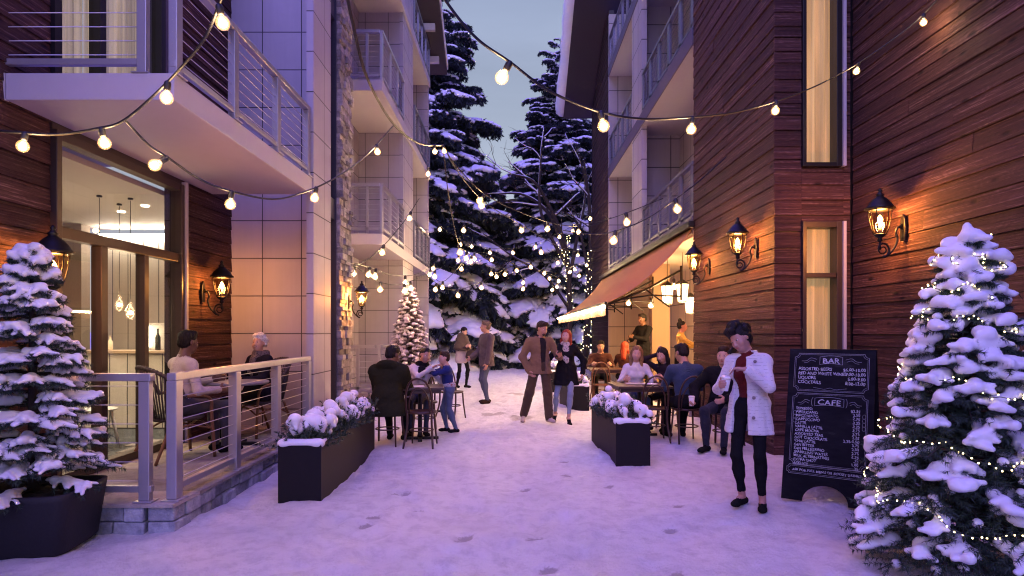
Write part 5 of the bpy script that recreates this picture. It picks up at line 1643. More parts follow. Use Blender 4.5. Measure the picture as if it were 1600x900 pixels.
# lit lanterns hanging in the cafe recess
E_HANG = m_emit("hanging lantern panes", (1.0, 0.62, 0.30), 9.0, 'NONE')
def hang(label, p, h=0.34):
    t = thing("hanging_lantern", label, "hanging lantern", p, 0, "hanging lanterns in the cafe recess")
    r_ = h * 0.36
    MB().lathe([(r_ * 0.72, -h / 2), (r_, h / 2)], (0, 0, 0), 6, sm=False).build("panes", E_HANG, t)
    m = MB()
    for k in range(6):
        a = 2 * math.pi * k / 6
        m.tube([((r_ * 0.72 + 0.006) * math.cos(a), (r_ * 0.72 + 0.006) * math.sin(a), -h / 2), ((r_ + 0.006) * math.cos(a), (r_ + 0.006) * math.sin(a), h / 2)], 0.008, 6)
    m.lathe([(r_ * 0.8, -h / 2 - 0.02), (r_ * 0.8, -h / 2 - 0.003)], (0, 0, 0), 6, sm=False)
    m.lathe([(r_ * 1.2, h / 2 + 0.003), (r_ * 1.15, h / 2 + 0.02), (r_ * 0.5, h / 2 + 0.08), (0.01, h / 2 + 0.11)], (0, 0, 0), 6, sm=False)
    m.build("cage", IRON, t)
    MB().tube([(0, 0, h / 2 + 0.1), (0, 0, 3.198 - p[2])], 0.007, 6).build("rod", IRON, t)
    point("hanging_light", (0, 0, -h / 2 - 0.12), 160, 0.09, (1, 0.55, 0.22), t)
    return t
hang("lit lantern hanging leftmost in the cafe recess, in front of the cream pier", (3.30, 13.6, 2.30), 0.36)
hang("lit lantern hanging highest by the board wall's edge", (3.62, 13.6, 2.34), 0.36)
hang("lower lit lantern hanging behind the one by the board wall's edge", (3.95, 14.2, 2.10), 0.34)
for i, (px, py, yy) in enumerate(((982, 468, 13.5), (1017, 471, 12.6), (1053, 441, 12.0))):
    t = thing("festoon_bulb", ["bare bulb on the awning's folding arm, farthest from the wall", "bare bulb low on the awning's middle arm", "bare bulb high on the awning's nearest arm"][i], "bulb", W(px, py - 5, yy), 0, "bare bulbs under the awning")
    make_bulb(t, wloc(t), (0, 0), 5, 1.3, True)
    MB().tube([(0, 0, 0.0), (0, 0, 0.10)], 0.006, 6).build("flex", CABLE, t)

# ------------------------------------------------------------------ chalkboard
def board_mat():
    t = NT("black chalkboard")
    o = t.obj()
    n1 = t.noise(t.n("Mapping", {"Vector": o, "Rotation": (0.3, 0.5, 0.6), "Scale": (3, 3, 9)}).outputs[0], 1.0, 6, 0.65)
    cc = t.ramp(n1, [(0.40, (0.006, 0.006, 0.009, 1)), (0.62, (0.013, 0.013, 0.017, 1)), (0.78, (0.045, 0.045, 0.052, 1))])
    b = t.bsdf(Base_Color=cc, Roughness=0.75)
    b.inputs["Specular IOR Level"].default_value = 0.12
    return t.m
BOARD = board_mat()
BOARDF = m_plain("dark board frame", (0.008, 0.008, 0.010), 0.6, spec=0.15)
def chalk_mat():
    t = NT("chalk")
    o = t.obj()
    n1 = t.noise(o, 260, 3, 0.6)
    cc = t.ramp(n1, [(0.3, (0.22, 0.23, 0.28, 1)), (0.6, (0.62, 0.63, 0.70, 1))])
    t.bsdf(Base_Color=cc, Roughness=0.95)
    return t.m
CHALK = chalk_mat()
CB = thing("chalkboard_sign", "black A-frame chalkboard listing bar and cafe prices beside the big fir", "sign", (2.47, 5.86, 0))
ang = R(36)
bw, bh, lean_ = 0.72, 1.40, 0.36
CB.rotation_euler = (0, 0, -ang)
tilt = math.asin(lean_ / bh)
# local: X along the board, Y away from the reader, Z up; board plane leans back
def bp(u, v, d=0.0):
    return Vector((u, v * math.sin(tilt) - d * math.cos(tilt), v * math.cos(tilt) + d * math.sin(tilt)))
def board_mesh(flip=1):
    m = MB()
    n = 18
    out = [(0, 0), (0, bh), (bw, bh), (bw, 0), (bw * 0.76, 0)]
    for i in range(n + 1):
        a = math.pi * i / n
        out.append((bw * 0.5 + bw * 0.26 * math.cos(a), 0.0 + 0.15 * math.sin(a) + 0.005))
    out.append((bw * 0.24, 0))
    vs = [bp(u, v, 0.0) for u, v in out] + [bp(u, v, 0.03) for u, v in out]
    k = len(out)
    fs = [list(range(k)), list(range(k, 2 * k))[::-1]] + [(i, (i + 1) % k, k + (i + 1) % k, k + i) for i in range(k)]
    return m.add(vs, fs)
board_mesh().build("front_panel", BOARD, CB)
m = board_mesh()
rear = MB()
top = bp(0, bh, 0)
for i, v in enumerate(m.v):
    pass
mv = [(v[0], 2 * top.y + 0.002 - v[1], v[2]) for v in m.v]
rear.v, rear.f, rear.m, rear.s = mv, m.f, m.m, m.s
rear.build("rear_panel", BOARDF, CB)
MB().tube([bp(0.02, bh - 0.02, -0.01), bp(0.12, bh - 0.02, -0.01)], 0.008, 8).tube([bp(bw - 0.12, bh - 0.02, -0.01), bp(bw - 0.02, bh - 0.02, -0.01)], 0.008, 8).build("hinge", IRON, CB)
Mt = Matrix(((1, 0, 0), (0, math.sin(tilt), -math.cos(tilt)), (0, math.cos(tilt), math.sin(tilt))))
def text_part(txt, u, v, size, name="lettering", align='LEFT', sx_=1.0, italic=0.0):
    cu = bpy.data.curves.new("txt", 'FONT')
    cu.body = txt; cu.size = size; cu.align_x = align; cu.shear = italic
    cu.offset = 0.0006 * size / 0.04
    cu.resolution_u = 3
    ob = bpy.data.objects.new("txt", cu); COL.objects.link(ob)
    bpy.context.view_layer.update()
    me = ob.to_mesh()
    V = [(x.co.x * sx_, x.co.y) for x in me.vertices]
    F = [list(p.vertices) for p in me.polygons]
    ob.to_mesh_clear()
    bpy.data.objects.remove(ob); bpy.data.curves.remove(cu)
    jr = random.Random(len(txt) * 31 + int(v * 1000))
    ph = jr.random() * 6
    return [(u + a + 0.0022 * math.sin(b * 160 + a * 37 + ph), v + b + 0.0026 * math.sin(a * 55 + ph) + 0.0012 * math.sin(a * 190)) for a, b in V], F
def write(*a, **k):
    V, F = text_part(*a, **k)
    MB().add([bp(u, v, 0.0325) for u, v in V], F).build("lettering", CHALK, CB)
def chalk_line(pts, r_=0.0022, n=5):
    LIN.tube([bp(u, v, 0.0315) for u, v in pts], r_, 5, sq=0.6)
LIN = MB()
def curve2(pts, n=8):
    return [(p.x, p.y) for p in smooth_path([(a, b, 0) for a, b in pts], n)]
def panel(u0, u1, v0, v1, c=0.035):
    for d in (0, 0.011):
        P = []
        for (cu_, cv_, s0, s1) in ((u0, v0, 1, 1), (u1, v0, -1, 1), (u1, v1, -1, -1), (u0, v1, 1, -1)):
            cu2, cv2 = cu_ + s0 * d, cv_ + s1 * d
            arc = [(cu2 + s0 * c * math.cos(t), cv2 + s1 * c * math.sin(t)) for t in np.linspace(0, math.pi / 2, 7)]
            if s0 * s1 > 0: arc = arc[::-1]
            P += arc
        P.append(P[0])
        chalk_line(P, 0.0022 if d == 0 else 0.0014)
B0, B1 = bh - 0.045, bh - 0.40
panel(0.05, bw - 0.05, B1, B0)
panel(0.05, bw - 0.05, 0.32, B1 - 0.022)
panel(0.035, bw - 0.035, 0.235, 0.315, 0.018)
def badge(uc, vc, w_, h_):
    P = [(uc - w_, vc - h_), (uc - w_, vc + h_)] + [(uc - w_ + 2 * w_ * t, vc + h_ + 0.012 * math.sin(math.pi * t)) for t in np.linspace(0, 1, 9)][1:] + [(uc + w_, vc - h_)] + [(uc + w_ - 2 * w_ * t, vc - h_ + 0.012 * math.sin(math.pi * t)) for t in np.linspace(0, 1, 9)][1:]
    chalk_line(P, 0.0024)
def swirl(uc, vc, sg, s_=1.0):
    chalk_line(curve2([(uc, vc), (uc + sg * 0.05 * s_, vc + 0.012), (uc + sg * 0.09 * s_, vc - 0.015), (uc + sg * 0.13 * s_, vc - 0.018)]), 0.002)
    chalk_line(curve2([(uc + sg * 0.01, vc - 0.02), (uc + sg * 0.05 * s_, vc - 0.008), (uc + sg * 0.08 * s_, vc - 0.03), (uc + sg * 0.11 * s_, vc - 0.035)]), 0.0016)
uc = bw / 2
badge(uc, bh - 0.112, 0.095, 0.036); write("BAR", uc, bh - 0.135, 0.068, align='CENTER', sx_=1.15)
for sg in (-1, 1): swirl(uc + sg * 0.12, bh - 0.10, sg)
for i, (a, b) in enumerate((("ASSORTED BEERS", "$6.00-10.00"), ("RED AND WHITE WINES", "7.00-10.00"), ("LIQUORS", "5.00-9.00"), ("COCKTAILS", "8.00-12.00"))):
    v = bh - 0.205 - i * 0.042
    write(a, 0.085, v, 0.040, sx_=0.92); write(b, bw - 0.075, v, 0.040, align='RIGHT', sx_=0.95)
chalk_line(curve2([(uc - 0.14, B1 + 0.035), (uc - 0.05, B1 + 0.022), (uc, B1 + 0.034), (uc + 0.05, B1 + 0.022), (uc + 0.14, B1 + 0.035)]), 0.0016)
v0 = B1 - 0.10
badge(uc, v0, 0.12, 0.036); write("CAFE", uc, v0 - 0.023, 0.068, align='CENTER', sx_=1.2)
for sg in (-1, 1):
    swirl(uc + sg * 0.16, v0 + 0.005, sg, 0.8)
    chalk_line([(uc + sg * (0.135 + 0.012 * math.sin(t)), v0 + 0.04 * math.cos(t)) for t in np.linspace(0, math.pi, 9)], 0.002)
    for kk in range(4 if sg > 0 else 3):
        cx_ = uc + sg * 0.285
        chalk_line([(cx_ + 0.013 * math.cos(t), v0 - 0.11 - kk * 0.035 + 0.02 * math.sin(t)) for t in np.linspace(0, 2 * math.pi, 13)], 0.0014)
MENU = ["ESPRESSO", "AMERICANO", "MACCHIATO", "CAPPUCCINO", "LATTE", "VANILLA LATTE", "CAFE MOCHA", "ASSORTED TEAS", "HOT CHOCOLATE", "CHAI LATTE", "SAN BITTER", "SAN PELLEGRINO", "SPARKLING WATER", "MILK ALTERNATIVES", "EXTRA SHOT", "ADD ICE"]
PR = ["$2.35", "2.50", "2.75", "3.25", "3.25", "3.75", "3.75", "2.25", "2.35-3.50", "3.75", "2.50", "2.75", "2.25", ".75", "1.00", ".35"]
for i, (a, b) in enumerate(zip(MENU, PR)):
    v = v0 - 0.078 - i * 0.0335
    write(a, 0.085, v, 0.034, sx_=0.95); write(b, bw - 0.105, v, 0.034, align='RIGHT')
write("ASK FOR FULL MENU OR BOOZY DRINKS", uc, 0.262, 0.030, align='CENTER')
LIN.build("chalk_ornament", CHALK, CB)
# ------------------------------------------------------------------ people
def V3(*a): return np.array(a, float)
def nrm(v): return v / max(np.linalg.norm(v), 1e-9)
def rot(ax, a): return np.array(Matrix.Rotation(a, 3, ax))
def ik(r, t, l1, l2, pole):
    d = t - r; L_ = np.linalg.norm(d)
    L2 = min(max(L_, abs(l1 - l2) + 0.01), (l1 + l2) * 0.998)
    u = nrm(d); t = r + u * L2
    a = (l1 * l1 - l2 * l2 + L2 * L2) / (2 * L2)
    h = math.sqrt(max(l1 * l1 - a * a, 0))
    p = pole - u * (pole @ u)
    return r + u * a + nrm(p) * h, t
SKIN_L = m_plain("fair skin", (0.50, 0.29, 0.22), 0.5, var=0.06, scale=30, bump=0.05)
SKIN_T = m_plain("tan skin", (0.36, 0.19, 0.13), 0.5, var=0.06, scale=30, bump=0.05)
SKIN_D = m_plain("brown skin", (0.13, 0.062, 0.04), 0.5, var=0.06, scale=30, bump=0.05)
LIPS = m_plain("lips", (0.34, 0.07, 0.07), 0.4, var=0.05)
EYEW = m_plain("eye white", (0.62, 0.58, 0.56), 0.25, var=0.02)
EYED = m_plain("dark iris", (0.012, 0.008, 0.006), 0.15, var=0.02)
BROWM = m_plain("brow hair", (0.03, 0.018, 0.012), 0.7, var=0.1)
def m_hair(name, col):
    t = NT(name)
    o = t.obj()
    n = t.n("TexNoise", {"Vector": t.n("Mapping", {"Vector": o, "Scale": (160, 160, 22)}).outputs[0], "Scale": 1.0, "Detail": 3}).outputs[0]
    cc = t.ramp(n, [(0.3, c4([x * 0.45 for x in col])), (0.65, c4([min(1, x * 1.5) for x in col]))])
    b = t.bsdf(Base_Color=cc, Roughness=0.55, Normal=t.bump(n, 0.8, 0.008))
    b.inputs["Specular IOR Level"].default_value = 0.2
    return t.m
H_BLACK = m_hair("black hair", (0.010, 0.008, 0.008))
H_DARK = m_hair("dark brown hair", (0.030, 0.016, 0.010))
H_GREY = m_hair("grey brown hair", (0.10, 0.07, 0.055))
H_RED = m_hair("copper red hair", (0.27, 0.035, 0.014))
H_BLOND = m_hair("dark blond hair", (0.20, 0.11, 0.05))
H_WHITE = m_hair("white hair", (0.62, 0.60, 0.60))
FAB = {}
def fab(name, col, **k):
    if name not in FAB: FAB[name] = m_fabric(name + " cloth", col, **k)
    return FAB[name]
def m_tweed():
    t = NT("white tweed cloth")
    o = t.obj()
    z = t.n("SeparateXYZ", {0: o}).outputs[2]
    n0 = t.noise(o, 18, 3, 0.6)
    st = t.math('PINGPONG', t.math('MULTIPLY_ADD', n0, 0.10, t.math('MULTIPLY', z, 34.0)), 0.5)
    brk = t.noise(t.n("Mapping", {"Vector": o, "Scale": (30, 30, 130)}).outputs[0], 1.0, 2, 0.5)
    f = t.math('MULTIPLY', t.math('LESS_THAN', st, 0.06), t.math('GREATER_THAN', brk, 0.52))
    nn = t.noise(o, 300, 2, 0.6)
    base = t.mix(nn, (0.52, 0.50, 0.52, 1), (0.84, 0.82, 0.84, 1))
    cc = t.mix(t.math('MULTIPLY', f, 0.55), base, (0.07, 0.06, 0.09, 1))
    b = t.bsdf(Base_Color=cc, Roughness=0.95, Normal=t.bump(t.math('ADD', nn, n0), 0.6, 0.008))
    b.inputs["Sheen Weight"].default_value = 0.2
    return t.m
def m_pattern(name, a, b_, scale=45):
    t = NT(name)
    o = t.obj()
    n = t.n("TexVoronoi", {"Vector": o, "Scale": scale}).outputs["Distance"]
    cc = t.ramp(n, [(0.25, c4(a)), (0.5, c4(b_))])
    t.bsdf(Base_Color=cc, Roughness=0.9, Normal=t.bump(t.noise(o, 25, 4), 0.5, 0.01))
    return t.m

PEOPLE = {}
def person(label, loc, rz, H=1.75, fem=False, hip=None, lean=0.0, side=0.0, twist=0.0, head=(0, 0, 0),
           LH=None, RH=None, LE=None, RE=None, LA=None, RA=None, LK=None, RK=None, curl=0.6, Lcurl=None, Rcurl=None, Lpalm=None, Rpalm=None, Ldir=None, Rdir=None,
           skin=None, top=None, legs=None, shoe=None, hairm=None, hair='short', vox=0.009, sleeve=True, seated=False,
           coat=None, wide=0.0, ankle=False, bulk=1.0, extra=None, smile=False, beard=False, legwear=None):
    if loc[2] < 0.05: loc = (loc[0], loc[1], (gz(loc[0], loc[1]) + 0.004) if not seated else 0.0)
    t = thing("person", label, "person", loc, rz)
    s = H / 1.75
    B = bulk
    skin = skin or SKIN_L
    hipz = (0.935 * s if not seated else 0.545) if hip is None else hip[2]
    P = V3(0, 0, hipz) if hip is None else V3(*hip)
    u = nrm(V3(math.sin(side), -math.sin(lean), math.cos(lean) * math.cos(side)))
    Rt = rot('Z', twist)
    ax_x = Rt @ V3(1, 0, 0); ax_x = nrm(ax_x - u * (ax_x @ u)); ax_y = np.cross(u, ax_x)
    MT = np.stack([ax_x, ax_y, u], 1)                       # torso frame (columns)
    sw = (0.155 if fem else 0.190) * s
    C_ = lambda a, b, c: P + MT @ V3(a * s, b * s, c * s)
    Nk = C_(0, 0.012, 0.505)
    Rh = MT @ rot('Z', head[0]) @ rot('X', head[1]) @ rot('Y', head[2])
    Nt = Nk + MT @ V3(0, -0.012 * s, 0.055 * s)
    hs = s * (0.97 if fem else 1.0) * (1.12 if H < 1.4 else 1.0)
    Hc = Nt + Rh @ V3(0, -0.018 * hs, 0.105 * hs)
    hp = lambda a, b, c: Hc + Rh @ V3(a * hs, b * hs, c * hs)
    S = SDF(vox)
    SK, TP, LG, SH, LI, EW, ED, BR = range(8)
    # torso
    if fem:
        S.ell(C_(0, 0, 0.34), (0.135 * s * B, 0.092 * s * B, 0.16 * s), MT, 0.05, TP)
        for sg in (-1, 1): S.ell(C_(sg * 0.062, -0.075, 0.315), (0.058 * s, 0.055 * s, 0.058 * s), MT, 0.05, TP)
        S.ell(C_(0, 0, 0.17), (0.112 * s * B, 0.085 * s * B, 0.14 * s), MT, 0.06, TP)
    else:
        S.ell(C_(0, 0, 0.33), (0.158 * s * B, 0.108 * s * B, 0.17 * s), MT, 0.05, TP)
        S.ell(C_(0, -0.005, 0.16), (0.138 * s * B, 0.102 * s * B, 0.15 * s), MT, 0.06, TP)
    S.cap(C_(-sw / s * 0.78, 0.01, 0.43), C_(sw / s * 0.78, 0.01, 0.43), 0.062 * s * B, k=0.06, lab=TP)
    S.cap(C_(0, 0.01, 0.43), Nk, 0.085 * s, 0.055 * s, k=0.05, lab=TP)
    S.ell(C_(0, 0.005, 0.0), ((0.165 if fem else 0.158) * s * B, 0.115 * s * B, 0.115 * s), MT, 0.06, LG)
    # neck, head
    S.cap(Nk - MT @ V3(0, 0, 0.02 * s), Nt + Rh @ V3(0, -0.005, 0.05 * hs), (0.05 if fem else 0.058) * s, (0.046 if fem else 0.054) * s, k=0.025, lab=SK)
    S.ell(hp(0, 0.012, 0.035), (0.073 * hs, 0.093 * hs, 0.083 * hs), Rh, 0.02, SK)
    S.ell(hp(0, -0.034, -0.028), (0.060 * hs, 0.058 * hs, 0.078 * hs), Rh, 0.04, SK)
    S.ell(hp(0, -0.052, -0.082), ((0.034 if fem else 0.042) * hs, 0.034 * hs, 0.028 * hs), Rh, 0.035, SK)
    for sg in (-1, 1):
        S.ell(hp(sg * 0.040, -0.058, -0.030), (0.024 * hs, 0.022 * hs, 0.022 * hs), Rh, 0.03, SK)
        S.ell(hp(sg * 0.030, -0.098, 0.008), (0.017 * hs, 0.014 * hs, 0.011 * hs), Rh, 0.014, SK, op=-1)
        S.ell(hp(sg * 0.075, 0.008, -0.006), (0.010 * hs, 0.018 * hs, 0.031 * hs), Rh, 0.012, SK)
    S.cap(hp(0, -0.088, 0.012), hp(0, -0.110, -0.030), 0.008 * hs, 0.0125 * hs, k=0.014, lab=SK)
    for sg in (-1, 1): S.ell(hp(sg * 0.011, -0.098, -0.034), 0.009 * hs, Rh, 0.01, SK)
    S.ell(hp(0, -0.092, -0.058), (0.022 * hs, 0.011 * hs, 0.010 * hs), Rh, 0.010, SK)
    # arms
    la, lf = 0.285 * s, 0.255 * s
    J = {}
    for nm, sg, T_, E_, cv, pn, hd in (('L', 1, LH, LE, Lcurl, Lpalm, Ldir), ('R', -1, RH, RE, Rcurl, Rpalm, Rdir)):
        sh_ = C_(sg * sw / s, 0.012, 0.425)
        if T_ is None: T_ = sh_ + V3(sg * 0.055, -0.05, -0.53 * s)
        E_ = V3(sg * 0.35, 0.6, -0.5) if E_ is None else V3(*E_)
        el, wr = ik(sh_, V3(*T_), la, lf, E_)
        J[nm] = (sh_, el, wr)
        ar = 0.84 if fem else 1.0
        S.cap(sh_, el, 0.056 * s * B * ar, 0.043 * s * B * ar, k=0.05, lab=TP)
        S.cap(el, el + (wr - el) * 0.93, 0.043 * s * B * ar, (0.033 if fem else 0.036) * s * B, k=0.03, lab=TP)
        S.cap(el + (wr - el) * 0.85, wr, 0.028 * s, 0.025 * s, k=0.012, lab=SK)
        f = nrm(wr - el) if hd is None else nrm(V3(*hd))
        pn_ = V3(-sg, -0.15, 0) if pn is None else V3(*pn)
        n_ = nrm(pn_ - f * (pn_ @ f))
        l_ = np.cross(f, n_) * (-sg)                       # towards the thumb side
        # thumb side check: for hanging arms the thumb points forward (-Y)
        MH = np.stack([l_, f, n_], 1)
        S.ell(wr + f * 0.047 * s, (0.040 * s, 0.052 * s, 0.017 * s), MH, 0.018, SK)
        c_ = curl if cv is None else cv
        for fi, (off, ln) in enumerate(((0.028, 0.068), (0.0095, 0.078), (-0.0095, 0.072), (-0.027, 0.056))):
            p = wr + (f * 0.086 + l_ * off) * s
            d = f
            r_ = max(0.0088 * s, vox * 0.92)
            for seg, fr in enumerate((0.45, 0.32, 0.26)):
                a = c_ * (0.55, 1.0, 0.8)[seg]
                d = nrm(d * math.cos(a) + np.cross(np.cross(d, n_), d) * math.sin(a)) if abs(d @ n_) < 0.999 else d
                q = p + d * ln * fr * s
                S.cap(p, q, r_, r_ * 0.92, k=0.006, lab=SK)
                p = q
        p = wr + (f * 0.022 + l_ * 0.030) * s
        d = nrm(f * 0.75 + l_ * 0.75 + n_ * 0.35)
        q = p + d * 0.042 * s
        r_ = max(0.0105 * s, vox * 0.95)
        S.cap(p, q, 0.014 * s, r_, k=0.012, lab=SK)
        d2 = nrm(f + n_ * (0.3 + 0.6 * c_) + l_ * 0.1)
        S.cap(q, q + d2 * 0.032 * s, r_, r_ * 0.9, k=0.008, lab=SK)
    # legs
    lt, ls = 0.435 * s, 0.425 * s
    for nm, sg, T_, K_ in (('l', 1, LA, LK), ('r', -1, RA, RK)):
        hj = P + Rt @ V3(sg * 0.088 * s, 0, -0.015 * s)
        if T_ is None: T_ = (sg * 0.09 * s, 0.02, 0.085 * s) if not seated else (sg * 0.11, -0.44, 0.085)
        K_ = V3(sg * 0.12, -1, 0.15) if K_ is None else V3(*K_)
        kn, an = ik(hj, V3(*T_), lt, ls, K_)
        J[nm] = (hj, kn, an)
        w_ = wide
        lg = 0.047 if fem else 0.056
        S.cap(hj, kn, (0.080 if fem else 0.084) * s * B, (lg + w_) * s, k=0.05, lab=LG)
        end = kn + (an - kn) * (0.84 if ankle else 0.97)
        S.cap(kn, end, (lg + w_) * s, ((0.035 if fem else 0.042) + w_ * 1.3) * s, k=0.035, lab=LG)
        S.ell(kn + (an - kn) * 0.30 + V3(0, 0.014, 0) * s, ((0.046 if fem else 0.053) * s, (0.048 if fem else 0.053) * s, 0.10 * s), None, 0.05, LG)
        S.cap(kn + (an - kn) * 0.8, an, 0.034 * s, 0.033 * s, k=0.01, lab=SK if ankle else LG)
        # foot
        sd = nrm(an - kn)
        ff = nrm(V3(sg * 0.22, -1, 0) @ Rt.T) if not extra or nm not in extra else nrm(V3(*extra[nm]))
        zc = an - V3(0, 0, 0.048 * s)
        if nm + 'pitch' in (extra or {}):
            pch = extra[nm + 'pitch']
            ff = nrm(ff * math.cos(pch) - V3(0, 0, 1) * math.sin(pch))
        S.cap(zc - ff * 0.045 * s, zc + ff * 0.10 * s, 0.037 * s, 0.034 * s, k=0.025, lab=SH)
        S.ell(zc + ff * 0.135 * s - V3(0, 0, 0.004 * s), (0.040 * s, 0.052 * s, 0.029 * s), np.stack([np.cross(ff, V3(0, 0, 1)), ff, V3(0, 0, 1)], 1), 0.03, SH)
        if ankle: S.ell(zc + ff * 0.04 * s + V3(0, 0, 0.040 * s), (0.030 * s, 0.055 * s, 0.018 * s), np.stack([np.cross(ff, V3(0, 0, 1)), ff, V3(0, 0, 1)], 1), 0.01, SK)
    # face colours
    if beard:
        S.ell(hp(0, -0.07, -0.085), (0.045 * hs, 0.05 * hs, 0.030 * hs), Rh, 0.0, BR, op=0)
        S.ell(hp(0, -0.10, -0.046), (0.024 * hs, 0.02 * hs, 0.006 * hs), Rh, 0.0, BR, op=0)
    V, F, lab = S.mesh()
    # cloth folds: small wrinkles on garment vertices
    vl = np.zeros(len(V), np.uint8); vl[F[:, 0]] = lab
    cm = ((vl == TP) | (vl == LG))[:, None]
    wv = np.stack([vnoise(V[:, 0] * 13 + V[:, 2] * 9, V[:, 2] * 22 + V[:, 1] * 12, 5) - 0.5] * 3, 1)
    ctr = V.mean(0)
    nn = V - np.array([0, 0, 1]) * (V[:, 2:3] - 0) - P * np.array([1, 1, 0])
    V = V + cm * wv * unit(nn) * 0.014
    # eyes, brows and lips set into the head, part of the same mesh
    for (c_f, r_f, ang, lb) in [(( sg * 0.0305, -0.0755, 0.0085), (0.0135, 0.0105, 0.0075), 0, EW) for sg in (-1, 1)] + [((sg * 0.030, -0.0815, 0.0085), (0.0062, 0.0058, 0.0064), 0, ED) for sg in (-1, 1)] \
            + [((sg * 0.030, -0.0770, 0.0150), (0.0150, 0.0100, 0.0028), 0, BR) for sg in (-1, 1)] + [((sg * 0.033, -0.0755, 0.0300), (0.0185, 0.0080, 0.0036), -sg * 0.12, BR) for sg in (-1, 1)] \
            + [((0, -0.0985, -0.0585), (0.0225 if smile else 0.0185, 0.0062, 0.0066), 0, LI)] + ([((0, -0.1010, -0.0580), (0.0170, 0.0050, 0.0034), 0, EW)] if smile else []):
        tt, pp_ = np.meshgrid(np.linspace(0.02, math.pi - 0.02, 8), np.linspace(0, 2 * math.pi, 13)[:-1], indexing='ij')
        E = np.stack([np.sin(tt) * np.cos(pp_) * r_f[0], np.sin(tt) * np.sin(pp_) * r_f[1], np.cos(tt) * r_f[2]], -1).reshape(-1, 3)
        E = E @ rot('Y', ang).T + np.array(c_f)
        if lb == BR or lb == LI: E[:, 1] += 0.9 * (np.abs(E[:, 0] - (0 if lb == LI else 0)) ** 2) * 6
        E = (E * hs) @ Rh.T + Hc
        base = len(V)
        fq = [(base + a * 12 + b, base + (a + 1) * 12 + b, base + (a + 1) * 12 + (b + 1) % 12, base + a * 12 + (b + 1) % 12) for a in range(7) for b in range(12)]
        V = np.concatenate([V, E]); F = np.concatenate([F, np.array(fq)]); lab = np.concatenate([lab, np.full(len(fq), lb)])
    mats = [skin, top or fab("plain", (0.1, 0.1, 0.1)), legs or fab("dark trousers", (0.012, 0.012, 0.015)), shoe or fab("black shoe", (0.01, 0.01, 0.01)), LIPS, EYEW, EYED, BROWM]
    np_mesh("body", V, F, mats, t, True, lab)
    # hair
    hm = hairm or H_DARK
    Q = SDF(max(vox * 0.9, 0.007))
    Q.ell(hp(0, 0.020, 0.046), (0.082 * hs, 0.098 * hs, 0.086 * hs), Rh, 0.02)
    if hair == 'short':
        Q.ell(hp(0, 0.048, -0.018), (0.069 * hs, 0.056 * hs, 0.060 * hs), Rh, 0.03)
        Q.cap(hp(-0.03, -0.046, 0.100), hp(0.035, -0.044, 0.102), 0.027 * hs, k=0.03)
    elif hair == 'long' or hair == 'longside':
        for sg in (-1, 1):
            fx = 1.0 if hair == 'long' or sg > 0 else 0.5
            Q.cap(hp(sg * 0.068, 0.012, 0.03), hp(sg * 0.080, 0.010, -0.09), 0.032 * hs, 0.030 * hs, k=0.03)
            e = Nk + MT @ V3(sg * 0.085 * s, -0.055 * s * fx, -0.10 * s)
            Q.cap(hp(sg * 0.080, 0.010, -0.09), e, 0.030 * hs, 0.028 * hs, k=0.03)
            if hair == 'longside' and sg > 0:
                Q.cap(e, e + V3(0.01, -0.02, -0.14) * s, 0.034 * hs, 0.014 * hs, k=0.03)
        Q.cap(hp(0, 0.065, 0.0), Nk + MT @ V3(0, 0.085 * s, -0.10 * s), 0.07 * hs, 0.06 * hs, k=0.04)
    elif hair == 'bun' or hair == 'updo':
        Q.ell(hp(0, 0.05, -0.01), (0.072 * hs, 0.055 * hs, 0.055 * hs), Rh, 0.03)
        if hair == 'bun': Q.ell(hp(0, 0.055, 0.135), 0.042 * hs, Rh, 0.015)
    elif hair == 'curly':
        rq = random.Random(4)
        for i in range(70):
            a, b = rq.uniform(0, 6.28), rq.uniform(-0.6, 1.5)
            d = V3(math.cos(a) * math.cos(b), math.sin(a) * math.cos(b), math.sin(b))
            if d[1] < -0.45 and d[2] < 0.55: continue
            Q.ell(hp(d[0] * 0.097, 0.022 + d[1] * 0.106, 0.045 + d[2] * 0.100), rq.uniform(0.018, 0.032) * hs, Rh, 0.012)
    elif hair == 'volume':                                  # full wavy crop swept to one side
        rq = random.Random(7)
        for i in range(80):
            a, b = rq.uniform(0, 6.28), rq.uniform(-0.75, 1.5)
            d = V3(math.cos(a) * math.cos(b), math.sin(a) * math.cos(b), math.sin(b))
            if d[1] < -0.45 and d[2] < 0.55: continue
            lo_ = min(0, d[2])
            Q.ell(hp(d[0] * (0.108 + 0.03 * lo_) - 0.010, 0.024 + d[1] * 0.116, 0.052 + d[2] * 0.100), rq.uniform(0.020, 0.036) * hs, Rh, 0.014)
        for k_ in range(7): Q.ell(hp(0.03 - 0.022 * k_, -0.074 + 0.003 * k_ * k_, 0.106 - 0.0030 * k_ * k_), 0.033 * hs, Rh, 0.016)
        Q.ell(hp(0, 0.06, -0.03), (0.072 * hs, 0.05 * hs, 0.06 * hs), Rh, 0.03)
    fw = 0.088 if hair not in ('long', 'longside') else 0.066
    Q.ell(hp(0, -0.115, -0.022), (fw * hs, 0.086 * hs, 0.098 * hs), Rh, 0.008, op=-1)
    if hair in ('short', 'bun', 'updo', 'volume'):
        for sg in (-1, 1): Q.ell(hp(sg * 0.085, -0.012, -0.03), (0.026 * hs, 0.034 * hs, 0.044 * hs), Rh, 0.01, op=-1)
    V, F, _ = Q.mesh()
    Lq = (V - Hc) @ Rh
    V = V + unit(V - Hc) * (0.010 * (vnoise(np.arctan2(Lq[:, 0], Lq[:, 1]) * 9, Lq[:, 2] * 26, 3) - 0.5))[:, None]
    np_mesh("hair", V, F, hm, t)
